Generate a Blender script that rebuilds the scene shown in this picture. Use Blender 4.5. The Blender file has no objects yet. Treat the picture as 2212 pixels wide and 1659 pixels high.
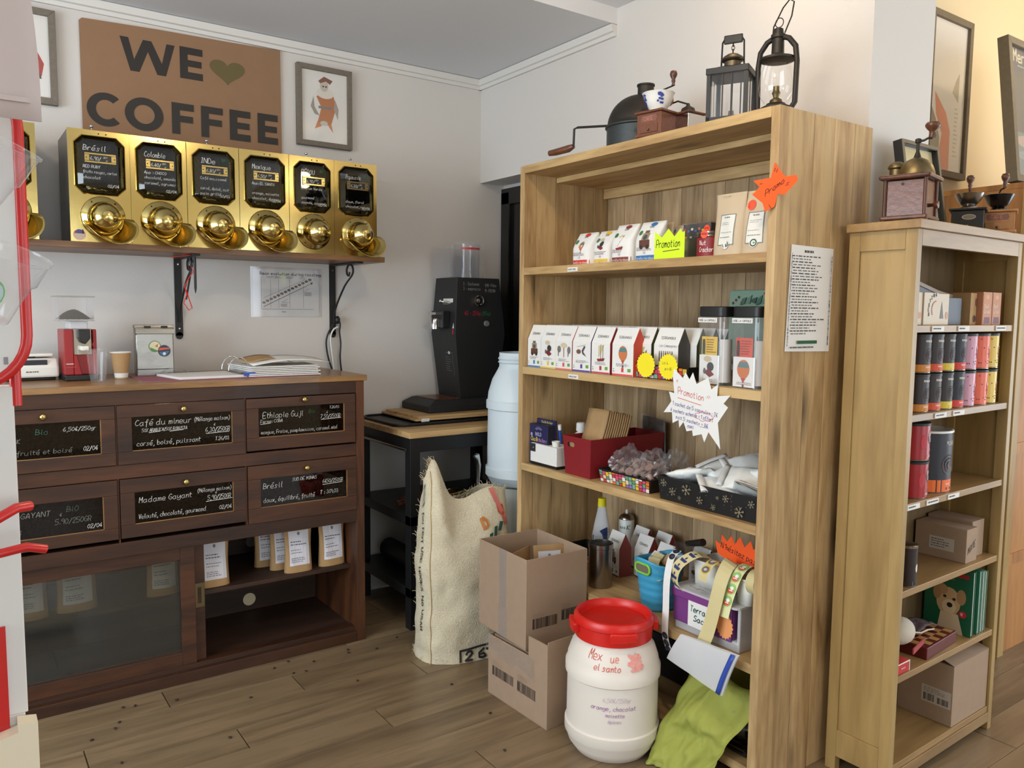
import bpy, math, random
from mathutils import Vector, Matrix, noise
random.seed(7)
C = bpy.context.scene.collection
PI = math.pi
sc = bpy.context.scene

# ---------------------------------------------------------------- camera
def cam_basis(yaw, pitch, roll):
    f = Vector((math.sin(yaw)*math.cos(pitch), math.cos(yaw)*math.cos(pitch), math.sin(pitch)))
    r = Vector((math.cos(yaw), -math.sin(yaw), 0)); u = r.cross(f)
    cr, sr = math.cos(roll), math.sin(roll)
    return r*cr+u*sr, u*cr-r*sr, f
_r, _u, _f = cam_basis(0.6160, -0.0901, 0.0101)
cam = bpy.data.objects.new('camera', bpy.data.cameras.new('camera')); C.objects.link(cam)
cam.matrix_world = Matrix(((_r.x, _u.x, -_f.x, 0), (_r.y, _u.y, -_f.y, 0), (_r.z, _u.z, -_f.z, 1.5), (0, 0, 0, 1)))
cam.data.sensor_width = 36; cam.data.lens = 1724.5/2212*36; cam.data.clip_start = 0.05
sc.camera = cam

# ---------------------------------------------------------------- world, daylight through the windows, lamps, exposure
w = bpy.data.worlds.new('sky'); sc.world = w; w.use_nodes = True
w.node_tree.nodes['Background'].inputs[0].default_value = (0.80, 0.90, 1.0, 1)
w.node_tree.nodes['Background'].inputs[1].default_value = 2.5
def light(name, kind, loc, power, col, size=0.1, size_y=None, rot=(0,0,0), **kw):
    l = bpy.data.lights.new(name, kind); l.energy = power; l.color = col
    if kind == 'AREA':
        l.size = size
        if size_y: l.shape = 'RECTANGLE'; l.size_y = size_y
    elif kind in ('POINT', 'SPOT'): l.shadow_soft_size = size
    for k, v in kw.items(): setattr(l, k, v)
    o = bpy.data.objects.new(name, l); C.objects.link(o); o.location = loc; o.rotation_euler = rot
    return o
light('window_daylight', 'AREA', (0.3, -2.92, 1.55), 18, (0.87, 0.94, 1.0), 1.9, 1.9, (PI/2, 0, 0))
light('window_daylight', 'AREA', (3.9, -2.92, 1.45), 34, (0.83, 0.92, 1.0), 2.4, 2.1, (PI/2, 0, 0))
light('window_daylight', 'AREA', (-2.42, 1.6, 1.6), 105, (0.76, 0.89, 1.0), 2.6, 1.7, (PI/2, 0, -PI/2))
light('ceiling_spot_light', 'POINT', (1.2, 1.2, 2.75), 24, (1.0, 0.78, 0.52), 0.06)
light('ceiling_spot_light', 'POINT', (-0.4, 2.0, 2.7), 15, (1.0, 0.78, 0.52), 0.06)
light('ceiling_spot_light', 'POINT', (2.16, 1.80, 2.74), 2.0, (1.0, 0.70, 0.42), 0.05)
light('ceiling_spot_light', 'POINT', (4.7, 1.0, 2.95), 24, (1.0, 0.74, 0.42), 0.06)
light('ceiling_spot_light', 'POINT', (3.0, -0.9, 2.8), 9, (1.0, 0.82, 0.6), 0.08)
light('window_daylight', 'AREA', (5.9, -0.6, 1.3), 45, (0.80, 0.90, 1.0), 2.2, 1.9, (PI/2, 0, PI/2))
sc.view_settings.view_transform = 'Standard'; sc.view_settings.look = 'None'
sc.view_settings.gamma = 1; sc.view_settings.use_curve_mapping = False
sc.view_settings.exposure = -0.06

# ---------------------------------------------------------------- mesh helpers
class G:
    """collects shapes for ONE mesh object"""
    def __init__(s, M=None): s.v = []; s.f = []; s.m = []; s.M = M or Matrix()
    def add(s, vs, fs, mi=0):
        b = len(s.v); s.v += [tuple(s.M @ Vector(p)) for p in vs]
        s.f += [tuple(b+i for i in f) for f in fs]; s.m += [mi]*len(fs); return s
    def box(s, x0, y0, z0, x1, y1, z1, mi=0):
        return s.add([(x0,y0,z0),(x1,y0,z0),(x1,y1,z0),(x0,y1,z0),(x0,y0,z1),(x1,y0,z1),(x1,y1,z1),(x0,y1,z1)],
                     [(3,2,1,0),(4,5,6,7),(0,1,5,4),(1,2,6,5),(2,3,7,6),(3,0,4,7)], mi)
    def prism(s, pts, a0, a1, axis='y', mi=0):
        n = len(pts)
        mk = {'y': lambda p, a: (p[0], a, p[1]), 'x': lambda p, a: (a, p[0], p[1]), 'z': lambda p, a: (p[0], p[1], a)}[axis]
        vs = [mk(p, a0) for p in pts]+[mk(p, a1) for p in pts]
        return s.add(vs, [tuple(range(n-1, -1, -1)), tuple(range(n, 2*n))]+[(i, (i+1) % n, n+(i+1) % n, n+i) for i in range(n)], mi)
    def lathe(s, prof, n=24, c=(0,0,0), axis='z', a0=0, a1=2*PI, mi=0, cap=True, sx=1, sy=1):
        full = abs(a1-a0-2*PI) < 1e-6; m = n if full else n+1; vs = []
        for r, z in prof:
            for i in range(m):
                a = a0+(a1-a0)*i/n; x, y = r*math.cos(a)*sx, r*math.sin(a)*sy
                p = {'z': (x, y, z), 'y': (x, z, y), 'x': (z, x, y)}[axis]
                vs.append((p[0]+c[0], p[1]+c[1], p[2]+c[2]))
        fs = []
        for j in range(len(prof)-1):
            for i in range(n if full else n):
                k = (i+1) % m; fs.append((j*m+i, j*m+k, (j+1)*m+k, (j+1)*m+i))
        if cap and full:
            if prof[0][0] > 1e-5: fs.append(tuple(range(m-1, -1, -1)))
            if prof[-1][0] > 1e-5: fs.append(tuple((len(prof)-1)*m+i for i in range(m)))
        return s.add(vs, fs, mi)
    def tube(s, pts, r, n=8, mi=0, closed=False):
        pts = [Vector(p) for p in pts]; N = len(pts); vs = []; fs = []; up = None
        for i, p in enumerate(pts):
            a = pts[(i-1) % N] if (i > 0 or closed) else p; b = pts[(i+1) % N] if (i < N-1 or closed) else p
            t = (b-a).normalized()
            if up is None: up = t.orthogonal().normalized()
            up = (up-t*up.dot(t)).normalized(); q = t.cross(up)
            rr = r[i] if isinstance(r, (list, tuple)) else r
            for k in range(n):
                an = 2*PI*k/n; vs.append(tuple(p+up*rr*math.cos(an)+q*rr*math.sin(an)))
        for i in range(N if closed else N-1):
            j = (i+1) % N
            for k in range(n): fs.append((i*n+k, i*n+(k+1) % n, j*n+(k+1) % n, j*n+k))
        if not closed: fs += [tuple(range(n-1, -1, -1)), tuple((N-1)*n+k for k in range(n))]
        return s.add(vs, fs, mi)
    def ball(s, c, r, n=14, mi=0, sx=1, sy=1, sz=1):
        m = max(6, n//2); pr = [(r*math.sin(PI*j/m), -r*math.cos(PI*j/m)*sz) for j in range(m+1)]
        return s.lathe(pr, n, c, 'z', mi=mi, cap=False, sx=sx, sy=sy)
    def grid(s, fn, nu, nv, mi=0, wrap=False):
        vs = [fn(i/nu, j/nv) for j in range(nv+1) for i in range(nu+(0 if wrap else 1))]; m = nu if wrap else nu+1
        return s.add(vs, [(j*m+i, j*m+(i+1) % m, (j+1)*m+(i+1) % m, (j+1)*m+i) for j in range(nv) for i in range(nu)], mi)
def obj(name, g, mats, parent=None, smooth=None, bevel=0, loc=None, rot=None, solid=0, sub=0):
    me = bpy.data.meshes.new(name); me.from_pydata(g.v, [], g.f); me.update()
    for m in (mats if isinstance(mats, (list, tuple)) else [mats]): me.materials.append(m)
    if any(g.m): me.polygons.foreach_set('material_index', g.m)
    if smooth:
        me.polygons.foreach_set('use_smooth', [True]*len(me.polygons)); me.set_sharp_from_angle(angle=math.radians(smooth))
    o = bpy.data.objects.new(name, me); C.objects.link(o)
    if parent: o.parent = parent
    if loc: o.location = loc
    if rot: o.rotation_euler = rot
    if solid: md = o.modifiers.new('solid', 'SOLIDIFY'); md.thickness = solid; md.offset = 0
    if sub: md = o.modifiers.new('sub', 'SUBSURF'); md.levels = md.render_levels = sub
    if bevel: md = o.modifiers.new('bevel', 'BEVEL'); md.width = bevel; md.segments = 2; md.limit_method = 'ANGLE'
    return o
def tag(o, label, cat, group=None):
    o['label'] = label; o['category'] = cat
    if group: o['group'] = group
    return o
def thing(name, label, cat, loc=(0,0,0), rz=0, group=None):
    o = bpy.data.objects.new(name, None); C.objects.link(o); o.empty_display_size = 0.02
    o.location = loc; o.rotation_euler = (0, 0, rz)
    return tag(o, label, cat, group)
def struct(name, g, m, parent=None, **k):
    o = obj(name, g, m, parent, **k)
    if not parent: o['kind'] = 'structure'
    return o
def arc(cx, cy, r, a0, a1, n=10, ry=None):
    return [(cx+r*math.cos(a0+(a1-a0)*i/n), cy+(ry or r)*math.sin(a0+(a1-a0)*i/n)) for i in range(n+1)]
def rrect(x0, y0, x1, y1, r, n=4):
    return arc(x1-r, y1-r, r, 0, PI/2, n)+arc(x0+r, y1-r, r, PI/2, PI, n)+arc(x0+r, y0+r, r, PI, 1.5*PI, n)+arc(x1-r, y0+r, r, 1.5*PI, 2*PI, n)

# ---------------------------------------------------------------- materials
def lin(c): return tuple((x/255/12.92 if x/255 <= 0.04045 else ((x/255+0.055)/1.055)**2.4) for x in c)
def mat(name, rgb, rough=0.5, metal=0, bump=0, bscale=60, var=0, **k):
    m = bpy.data.materials.new(name); m.use_nodes = True; nt = m.node_tree; b = nt.nodes['Principled BSDF']
    c = lin(rgb)+(1,); b.inputs['Base Color'].default_value = c
    b.inputs['Roughness'].default_value = rough; b.inputs['Metallic'].default_value = metal
    for kk, v in k.items(): b.inputs[kk].default_value = v
    if bump or var:
        tc = nt.nodes.new('ShaderNodeTexCoord'); n = nt.nodes.new('ShaderNodeTexNoise'); n.inputs['Scale'].default_value = bscale; n.inputs['Detail'].default_value = 5
        nt.links.new(tc.outputs['Object'], n.inputs['Vector'])
        if bump:
            bp = nt.nodes.new('ShaderNodeBump'); bp.inputs['Strength'].default_value = bump; bp.inputs['Distance'].default_value = 0.004
            nt.links.new(n.outputs['Fac'], bp.inputs['Height']); nt.links.new(bp.outputs['Normal'], b.inputs['Normal'])
        if var:
            r = nt.nodes.new('ShaderNodeValToRGB'); r.color_ramp.elements[0].position = 0.3; r.color_ramp.elements[1].position = 0.7
            r.color_ramp.elements[0].color = tuple(x*(1-var) for x in c[:3])+(1,); r.color_ramp.elements[1].color = c
            nt.links.new(n.outputs['Fac'], r.inputs['Fac']); nt.links.new(r.outputs['Color'], b.inputs['Base Color'])
    return m
def wood(name, a, b2, axis='z', rough=0.45, dens=9, knots=0.0, spread=0.25, dark=None, coat=0.0):
    """grain runs along AXIS; every object gets its own offset and tone"""
    m = bpy.data.materials.new(name); m.use_nodes = True; nt = m.node_tree; L = nt.links.new; N = nt.nodes.new
    b = nt.nodes['Principled BSDF']; b.inputs['Roughness'].default_value = rough; b.inputs['Coat Weight'].default_value = coat
    tc = N('ShaderNodeTexCoord'); oi = N('ShaderNodeObjectInfo'); mp = N('ShaderNodeMapping'); mul = N('ShaderNodeMath'); mul.operation = 'MULTIPLY'; mul.inputs[1].default_value = 37.0
    mp.inputs['Scale'].default_value = {'x': (0.12, 1, 1), 'y': (1, 0.12, 1), 'z': (1, 1, 0.12)}[axis]
    L(oi.outputs['Random'], mul.inputs[0]); L(tc.outputs['Object'], mp.inputs['Vector']); L(mul.outputs[0], mp.inputs['Location'])
    n1 = N('ShaderNodeTexNoise'); n1.inputs['Scale'].default_value = dens; n1.inputs['Detail'].default_value = 4; n1.inputs['Distortion'].default_value = 1.6
    n2 = N('ShaderNodeTexNoise'); n2.inputs['Scale'].default_value = dens*9; n2.inputs['Detail'].default_value = 6
    L(mp.outputs[0], n1.inputs['Vector']); L(mp.outputs[0], n2.inputs['Vector'])
    mx = N('ShaderNodeMath'); mx.operation = 'MULTIPLY_ADD'; mx.inputs[1].default_value = 0.45; L(n2.outputs['Fac'], mx.inputs[0]); L(n1.outputs['Fac'], mx.inputs[2])
    r = N('ShaderNodeValToRGB'); e = r.color_ramp.elements; e[0].position = 0.5; e[1].position = 0.86
    e[0].color = lin(b2)+(1,); e[1].color = lin(a)+(1,)
    if dark: x = e.new(0.42); x.color = lin(dark)+(1,)
    L(mx.outputs[0], r.inputs['Fac'])
    hsv = N('ShaderNodeHueSaturation'); mr = N('ShaderNodeMapRange'); mr.inputs['To Min'].default_value = 1-spread; mr.inputs['To Max'].default_value = 1+spread*0.6
    L(oi.outputs['Random'], mr.inputs['Value']); L(mr.outputs[0], hsv.inputs['Value']); L(r.outputs['Color'], hsv.inputs['Color'])
    last = hsv.outputs['Color']
    if knots:
        v = N('ShaderNodeTexVoronoi'); v.inputs['Scale'].default_value = 3.2; mp2 = N('ShaderNodeMapping')
        mp2.inputs['Scale'].default_value = {'x': (0.5, 1.6, 1.6), 'y': (1.6, 0.5, 1.6), 'z': (1.6, 1.6, 0.5)}[axis]
        L(tc.outputs['Object'], mp2.inputs['Vector']); L(mul.outputs[0], mp2.inputs['Location']); L(mp2.outputs[0], v.inputs['Vector'])
        kr = N('ShaderNodeMapRange'); kr.inputs['From Min'].default_value = 0.02; kr.inputs['From Max'].default_value = 0.19; kr.inputs['To Min'].default_value = 1-knots; L(v.outputs['Distance'], kr.inputs['Value'])
        mm = N('ShaderNodeMix'); mm.data_type = 'RGBA'; mm.blend_type = 'MULTIPLY'; mm.inputs[0].default_value = 1; L(last, mm.inputs[6]); L(kr.outputs[0], mm.inputs[7]); last = mm.outputs[2]
    L(last, b.inputs['Base Color'])
    bp = N('ShaderNodeBump'); bp.inputs['Strength'].default_value = 0.25; bp.inputs['Distance'].default_value = 0.002; L(mx.outputs[0], bp.inputs['Height']); L(bp.outputs[0], b.inputs['Normal'])
    return m
def clear(name, tint=(1,1,1), refl=0.9, rough=0.03, haze=0.0, ior=1.45):
    """thin clear plastic or glass: lets light through, mirrors at grazing angles"""
    m = bpy.data.materials.new(name); m.use_nodes = True; nt = m.node_tree; nt.nodes.clear(); L = nt.links.new; N = nt.nodes.new
    o = N('ShaderNodeOutputMaterial'); t = N('ShaderNodeBsdfTransparent'); t.inputs[0].default_value = tint+(1,)
    g = N('ShaderNodeBsdfGlossy'); g.inputs['Roughness'].default_value = rough; g.inputs[0].default_value = (refl,)*3+(1,)
    fr = N('ShaderNodeLayerWeight'); fr.inputs[0].default_value = 0.5; pw = N('ShaderNodeMath'); pw.operation = 'POWER'; pw.inputs[1].default_value = 4.0; L(fr.outputs['Facing'], pw.inputs[0])
    ma = N('ShaderNodeMath'); ma.operation = 'MULTIPLY_ADD'; ma.inputs[1].default_value = 0.55; ma.inputs[2].default_value = 0.03*ior; L(pw.outputs[0], ma.inputs[0])
    mx = N('ShaderNodeMixShader'); L(ma.outputs[0], mx.inputs[0]); L(t.outputs[0], mx.inputs[1]); L(g.outputs[0], mx.inputs[2])
    last = mx.outputs[0]
    if haze:
        d = N('ShaderNodeBsdfDiffuse'); d.inputs[0].default_value = (0.85, 0.85, 0.86, 1); m2 = N('ShaderNodeMixShader'); m2.inputs[0].default_value = haze; L(last, m2.inputs[1]); L(d.outputs[0], m2.inputs[2]); last = m2.outputs[0]
    L(last, o.inputs[0]); return m
def speckle(name, a, b2, scale, rough=0.5):
    m = bpy.data.materials.new(name); m.use_nodes = True; nt = m.node_tree; L = nt.links.new; N = nt.nodes.new; b = nt.nodes['Principled BSDF']; b.inputs['Roughness'].default_value = rough
    tc = N('ShaderNodeTexCoord'); v = N('ShaderNodeTexVoronoi'); v.inputs['Scale'].default_value = scale; L(tc.outputs['Object'], v.inputs['Vector'])
    r = N('ShaderNodeValToRGB'); r.color_ramp.elements[0].color = lin(a)+(1,); r.color_ramp.elements[1].color = lin(b2)+(1,); r.color_ramp.elements[1].position = 0.6; b.inputs['Specular IOR Level'].default_value = 0.15
    L(v.outputs['Distance'], r.inputs['Fac']); L(r.outputs[0], b.inputs['Base Color'])
    bp = N('ShaderNodeBump'); bp.inputs['Strength'].default_value = 0.8; bp.inputs['Distance'].default_value = 0.004; bp.invert = True; L(v.outputs['Distance'], bp.inputs['Height']); L(bp.outputs[0], b.inputs['Normal'])
    return m
def ink():
    m = bpy.data.materials.new('printed_ink'); m.use_nodes = True; nt = m.node_tree; a = nt.nodes.new('ShaderNodeVertexColor'); a.layer_name = 'print'
    nt.links.new(a.outputs[0], nt.nodes['Principled BSDF'].inputs['Base Color']); nt.nodes['Principled BSDF'].inputs['Roughness'].default_value = 0.55; return m
INK = ink()

# ---------------------------------------------------------------- flat print and handwriting (strokes on a 5 x 9 grid, baseline at 2)
_F = dict(zip('abcdefghijklmnopqrstuvwxyzABCDEFGHIJKLMNOPQRSTUVWXYZ0123456789/\\(.,:)-\'+=%!|*"', (
 '452604123245 464352;0902 042645432203;4526041242;452604123244 494352;04443616041242;48392820 0636;4526041343 46412001;0902 04263532;161322 1817;26211001 2827;0902 360432;191322;'
 '0602 04162422 24364542;0602 04263532;26041232443626;0600 052644322203;4526041242 4640;0602 041636;452615332202;18132232 0636;0603123245 464352;062246;0612253246;0642 4602;06032346 46412001;06460242;'
 '022942 1434;0902 09383605 05454302;482906042243;0902 092946432202;49090242 0535;490902 0535;4829060422434525;0902 4942 0545;2922 1939 1232;49433203;0902 490542;090242;'
 '0209254942;02094249;29060422444729;0902 0939463505;29060422444729 3351;0902 0939463505 2542;4829073543220203;0949 2922;0904224449;092249;0912253249;0942 4902;0925 492522;09490242;'
 '29060422444729;072922;071939470242;08293725443203;390444 3632;4909063644220203;3906032243350403;094912;250729472503224325;462607294842;'
 '0149;0941;39161430;1213;2210;1213 1516;19363410;1535;2927;2723 0545;0636 0434;0249 0809 4243;2924 2322;2901;0747 2523;1917 3937').split(';')))
def strokes(ch):
    acc = None
    if ch in 'éèêà': acc = {'é': '2849', 'è': '3819', 'ê': '182938', 'à': '3819'}[ch]; ch = {'é': 'e', 'è': 'e', 'ê': 'e', 'à': 'a'}[ch]
    if ch == 'É': ch = 'E'; acc = '2A4B'
    if ch == '€': s = '482905054322 0434 0636'; s = '482916052243 0535 0434'
    else: s = _F.get(ch, '')
    out = []
    for st in s.split():
        pts = [(int(st[i]), int(st[i+1])-2) for i in range(0, len(st)-1, 2)]
        if len(pts) > 1: out.append(pts)
    if acc: out.append([(int(acc[i], 16), int(acc[i+1], 16)-2) for i in range(0, 4, 2)])
    return out
def smooth_pts(p, k=3):
    if len(p) < 3: return p
    o = []
    for i in range(len(p)-1):
        a, b, c, d = p[max(i-1, 0)], p[i], p[i+1], p[min(i+2, len(p)-1)]
        for j in range(k):
            t = j/k; o.append(tuple(0.5*((2*b[q])+(-a[q]+c[q])*t+(2*a[q]-5*b[q]+4*c[q]-d[q])*t*t+(-a[q]+3*b[q]-3*c[q]+d[q])*t**3) for q in (0, 1)))
    return o+[p[-1]]
class D:
    """flat print: coloured shapes in (u, v), laid on a surface by build(fn)"""
    def __init__(s): s.q = []; s.layer = 0
    def poly(s, pts, c): s.q.append((list(pts), lin(c), s.layer)); s.layer += 0.25; return s
    def rect(s, x0, y0, x1, y1, c): return s.poly([(x0,y0),(x1,y0),(x1,y1),(x0,y1)], c)
    def ell(s, x, y, rx, ry, c, n=16): return s.poly([(x+rx*math.cos(2*PI*i/n), y+ry*math.sin(2*PI*i/n)) for i in range(n)], c)
    def star(s, x, y, r1, r2, n, c, sy=1): return s.poly([(x+(r1 if i % 2 else r2)*math.cos(PI*i/n), y+sy*(r1 if i % 2 else r2)*math.sin(PI*i/n)) for i in range(2*n)], c)
    def line(s, pts, wd, c):
        l = s.layer; ms = getattr(s, 'maxseg', 0)
        if ms:
            q = [pts[0]]
            for a, b in zip(pts, pts[1:]):
                n = max(1, int(math.hypot(b[0]-a[0], b[1]-a[1])/ms)+1); q += [(a[0]+(b[0]-a[0])*i/n, a[1]+(b[1]-a[1])*i/n) for i in range(1, n+1)]
            pts = q
        for i in range(len(pts)-1):
            a, b = pts[i], pts[i+1]; dx, dy = b[0]-a[0], b[1]-a[1]; L = math.hypot(dx, dy) or 1e-9
            nx, ny = -dy/L*wd/2, dx/L*wd/2; ex, ey = dx/L*wd*0.3, dy/L*wd*0.3
            s.q.append(([(a[0]-nx-ex, a[1]-ny-ey), (b[0]-nx+ex, b[1]-ny+ey), (b[0]+nx+ex, b[1]+ny+ey), (a[0]+nx-ex, a[1]+ny-ey)], lin(c), l))
        s.layer += 0.25; return s
    def text(s, x, y, t, h, c=(240,240,235), wd=None, ws=1.0, slant=0.12, rise=0.0, hand=True, jit=0.02, fw=None):
        """cap height h; x, y = start of the baseline; rise = slope of the line"""
        k = h/7; wd = wd or h*0.11; L0 = s.layer; cx = x
        if fw: ws = fw/(k*sum(3.2 if ch == ' ' else max([max(q[0] for q in st) for st in strokes(ch)] or [0])+1.5 for ch in t))
        rnd = random.Random(hash_(t))
        for ch in t:
            if ch == ' ': cx += 3.2*k*ws; continue
            mx = 0
            for st in strokes(ch):
                p = smooth_pts(st) if hand else st
                mx = max(mx, max(q[0] for q in st)); j = lambda: rnd.uniform(-jit, jit)*h
                pts = [(cx+(q[0]+q[1]*slant)*k*ws+j()*0.5, y+q[1]*k+(cx-x+q[0]*k*ws)*rise+j()*0.5) for q in p]
                s.layer = L0; s.line(pts, wd, c)
            cx += (mx+1.5)*k*ws
        s.layer = L0+0.5; return cx
    def lines(s, x0, y0, x1, y1, n, c=(90,85,85), fill=0.42, seed=1):
        """lines of print too small to read"""
        rnd = random.Random(seed); st = (y1-y0)/n; L0 = s.layer
        for i in range(n):
            y = y1-st*(i+0.7); x = x0; e = x0+(x1-x0)*rnd.uniform(0.55, 1)
            while x < e:
                l = min(rnd.uniform(0.04, 0.16)*(x1-x0), e-x); s.layer = L0; s.rect(x, y, x+l*0.9, y+st*fill, c); x += l+(x1-x0)*0.02
        return s
    def bars(s, x0, y0, x1, y1, n, c=(45,38,35), seed=2):
        rnd = random.Random(seed); x = x0; st = (x1-x0)/n
        L0 = s.layer
        for i in range(n): s.layer = L0; s.rect(x, y0, x+st*rnd.uniform(0.3, 0.8), y1, c); x += st
        return s
    def build(s, name, parent, fn, label=None, wscale=1.0):
        v = []; f = []; cols = []
        for pts, c, l in s.q:
            b = len(v); w_ = (0.0003+0.00012*l)*wscale
            v += [fn(p[0], p[1], w_) for p in pts]; f.append(tuple(range(b, b+len(pts)))); cols += [c+(1,)]*len(pts)
        me = bpy.data.meshes.new(name); me.from_pydata(v, [], f); me.update(); me.materials.append(INK)
        ca = me.color_attributes.new('print', 'FLOAT_COLOR', 'CORNER'); ca.data.foreach_set('color', [x for c in cols for x in c])
        o = bpy.data.objects.new(name, me); C.objects.link(o)
        if parent: o.parent = parent
        if label: o['label'] = label
        return o
def hash_(t): return sum((i+1)*ord(c) for i, c in enumerate(t))
def plane(o, u, v):
    o, u, v = Vector(o), Vector(u).normalized(), Vector(v).normalized(); n = u.cross(v)
    return lambda a, b, c: tuple(o+u*a+v*b+n*c)
WHITE = (240,240,236); BLK = (30,28,28)
# ---------------------------------------------------------------- the materials of the place
M = dict(
 wall=mat('painted_wall', (214,210,206), 0.75, bump=0.12, bscale=90),
 wall_warm=mat('cream_wall', (226,210,176), 0.8, bump=0.1, bscale=90),
 ceil=mat('ceiling_paint', (222,223,226), 0.85), trimw=mat('white_gloss_paint', (218,216,212), 0.45),
 tan_z=wood('acacia_upright', (202,170,122), (152,118,76), 'z', 0.5, 8, 0.75, 0.16, (122,86,48)),
 tan_y=wood('acacia_across', (204,172,120), (156,120,76), 'y', 0.5, 8, 0.7, 0.12, (126,90,50)),
 tan_x=wood('acacia_deep', (196,162,112), (150,114,72), 'x', 0.5, 8, 0.6, 0.15, (122,86,48)),
 back=wood('acacia_back_plank', (190,162,124), (140,112,78), 'z', 0.55, 8, 0.75, 0.22, (108,80,48)),
 oak_z=wood('oak_upright', (176,146,92), (146,116,68), 'z', 0.42, 5, 0.3, 0.08),
 oak_x=wood('oak_across', (168,134,86), (134,103,62), 'x', 0.38, 6, 0, 0.08),
 oakback=wood('oak_back', (120,96,62), (92,72,46), 'z', 0.6, 6, 0, 0.1),
 drk_x=wood('dark_sheesham_across', (78,44,22), (42,22,11), 'x', 0.5, 7, 0.4, 0.3, (30,16,8), 0.05),
 drk_z=wood('dark_sheesham_upright', (88,50,25), (46,24,12), 'z', 0.5, 7, 0.4, 0.25, (32,17,9), 0.05),
 slab=wood('worn_slab', (160,118,68), (112,78,42), 'x', 0.4, 7, 0.3, 0.05, (80,54,30), 0.2),
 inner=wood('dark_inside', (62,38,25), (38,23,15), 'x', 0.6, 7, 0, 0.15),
 shelfw=wood('shelf_board', (138,98,60), (92,60,36), 'x', 0.45, 8, 0.4, 0.05, (60,38,22), 0.1),
 floor=wood('laminate_plank', (138,116,88), (104,85,62), 'x', 0.36, 6, 0, 0.13, (80,64,46)),
 pine=wood('orange_pine', (184,130,76), (146,98,54), 'z', 0.5, 6, 0.3, 0.05),
 brass=mat('polished_brass', (204,182,116), 0.16, 1.0, bump=0.05, bscale=14), brassd=mat('aged_brass', (122,108,78), 0.42, 1.0, bump=0.1),
 chrome=mat('chrome', (205,205,205), 0.12, 1.0), steel=mat('brushed_steel', (150,142,134), 0.27, 1.0), iron=mat('dark_iron', (52,48,44), 0.5, 0.6, bump=0.3),
 black=mat('black_paint', (22,22,23), 0.45), blackg=mat('black_gloss', (16,16,17), 0.18), blackp=mat('black_powder_coat', (30,30,31), 0.55, bump=0.15, bscale=400),
 glass=clear('clear_glass'), plastic=clear('clear_plastic', (0.97, 0.97, 0.98), 0.95, 0.05, 0.06), film=clear('plastic_film', (0.95, 0.95, 0.96), 1.0, 0.08, 0.06), smoky=clear('smoky_glass', (0.86, 0.86, 0.83), 0.7, 0.05, 0.012),
 frost=clear('milky_plastic', (0.9, 0.9, 0.92), 0.9, 0.15, 0.55), darkglass=clear('display_glass', (0.75, 0.72, 0.7), 0.95, 0.02, 0.0, 0.7),
 pane=clear('bevelled_display_glass', (0.7, 0.68, 0.66), 0.95, 0.02, 0.0, 2.6), beans=speckle('coffee_beans', (66,46,30), (20,13,9), 110, 0.85),
 card=mat('cardboard', (166,140,116), 0.8, bump=0.1, bscale=25, var=0.06), cardd=mat('brown_cardboard_sign', (148,114,86), 0.85, bump=0.08, bscale=20, var=0.05), kraft=mat('kraft_paper', (180,144,98), 0.75, bump=0.25, bscale=30, var=0.1),
 pale=mat('pale_kraft_pouch', (196,176,148), 0.6, bump=0.25, bscale=25), paper=mat('white_paper', (232,230,226), 0.7, bump=0.1, bscale=25), paperw=mat('waxed_white_paper', (240,240,236), 0.75, bump=0.3, bscale=22),
 red=mat('red_plastic', (206,32,24), 0.35), redd=mat('dark_red_plastic', (134,26,34), 0.5, bump=0.1, bscale=200), redp=mat('red_paint', (150,20,22), 0.3), redt=mat('red_tube_paint', (196,34,32), 0.3),
 barrel=mat('white_barrel_plastic', (228,218,206), 0.5, **{'Subsurface Weight': 0.0}), barrelb=mat('bluish_white_barrel_plastic', (214,226,232), 0.45),
 jute=mat('jute_weave', (222,210,182), 0.95, bump=0.9, bscale=180, var=0.18), jutef=mat('jute_fibre', (214,196,158), 0.95),
 green=mat('lime_fabric', (156,160,72), 0.8, bump=0.3, bscale=60), blue=mat('sky_blue_plastic', (66,160,200), 0.45), lime=mat('lime_rim_plastic', (128,200,60), 0.45),
 purple=mat('purple_plastic', (120,62,128), 0.4), whitep=mat('white_plastic', (232,232,224), 0.4), greyp=mat('grey_plastic', (120,118,116), 0.5),
 yellow=mat('yellow_card', (244,226,30), 0.7), neon=mat('neon_yellow_card', (214,246,40), 0.7), orange=mat('neon_orange_card', (255,92,24), 0.7), pink=mat('pink_cover', (150,90,105), 0.6),
 cream=mat('backing_paper', (212,198,146), 0.5), grey=mat('grey_wood_frame', (122,112,100), 0.6, bump=0.4, bscale=70, var=0.2), greyl=mat('driftwood_frame', (116,104,84), 0.6, bump=0.3, bscale=50, var=0.15), dside=mat('dispenser_side_metal', (108,104,98), 0.35, 0.7),
 tarn=mat('tarnished_metal', (104,94,78), 0.45, 1.0, bump=0.2), porc=mat('porcelain', (232,232,228), 0.15), walnut=wood('turned_walnut', (104,62,40), (62,34,22), 'z', 0.3, 12, 0, 0.1), cork=mat('light_wood_ball', (170,120,70), 0.35), copper=mat('reddish_wood_panel', (120,74,54), 0.25, bump=0.15, bscale=80, var=0.25),
 capsule=mat('capsule_plastic', (168,138,126), 0.35), navy=mat('navy_card', (34,36,48), 0.45), mbox=mat('menu_black_card', (20,19,20), 0.35), cloth=mat('pale_pink_cloth', (206,190,186), 0.9), sand=mat('unbleached_cloth', (206,196,178), 0.9, bump=0.5, bscale=60),
 skirt=mat('cream_paint', (228,216,190), 0.5), bluep=mat('blue_zip', (44,76,170), 0.4), silver=mat('foil_lined_tin', (150,147,140), 0.3, 0.85, bump=0.35, bscale=18))
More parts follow.
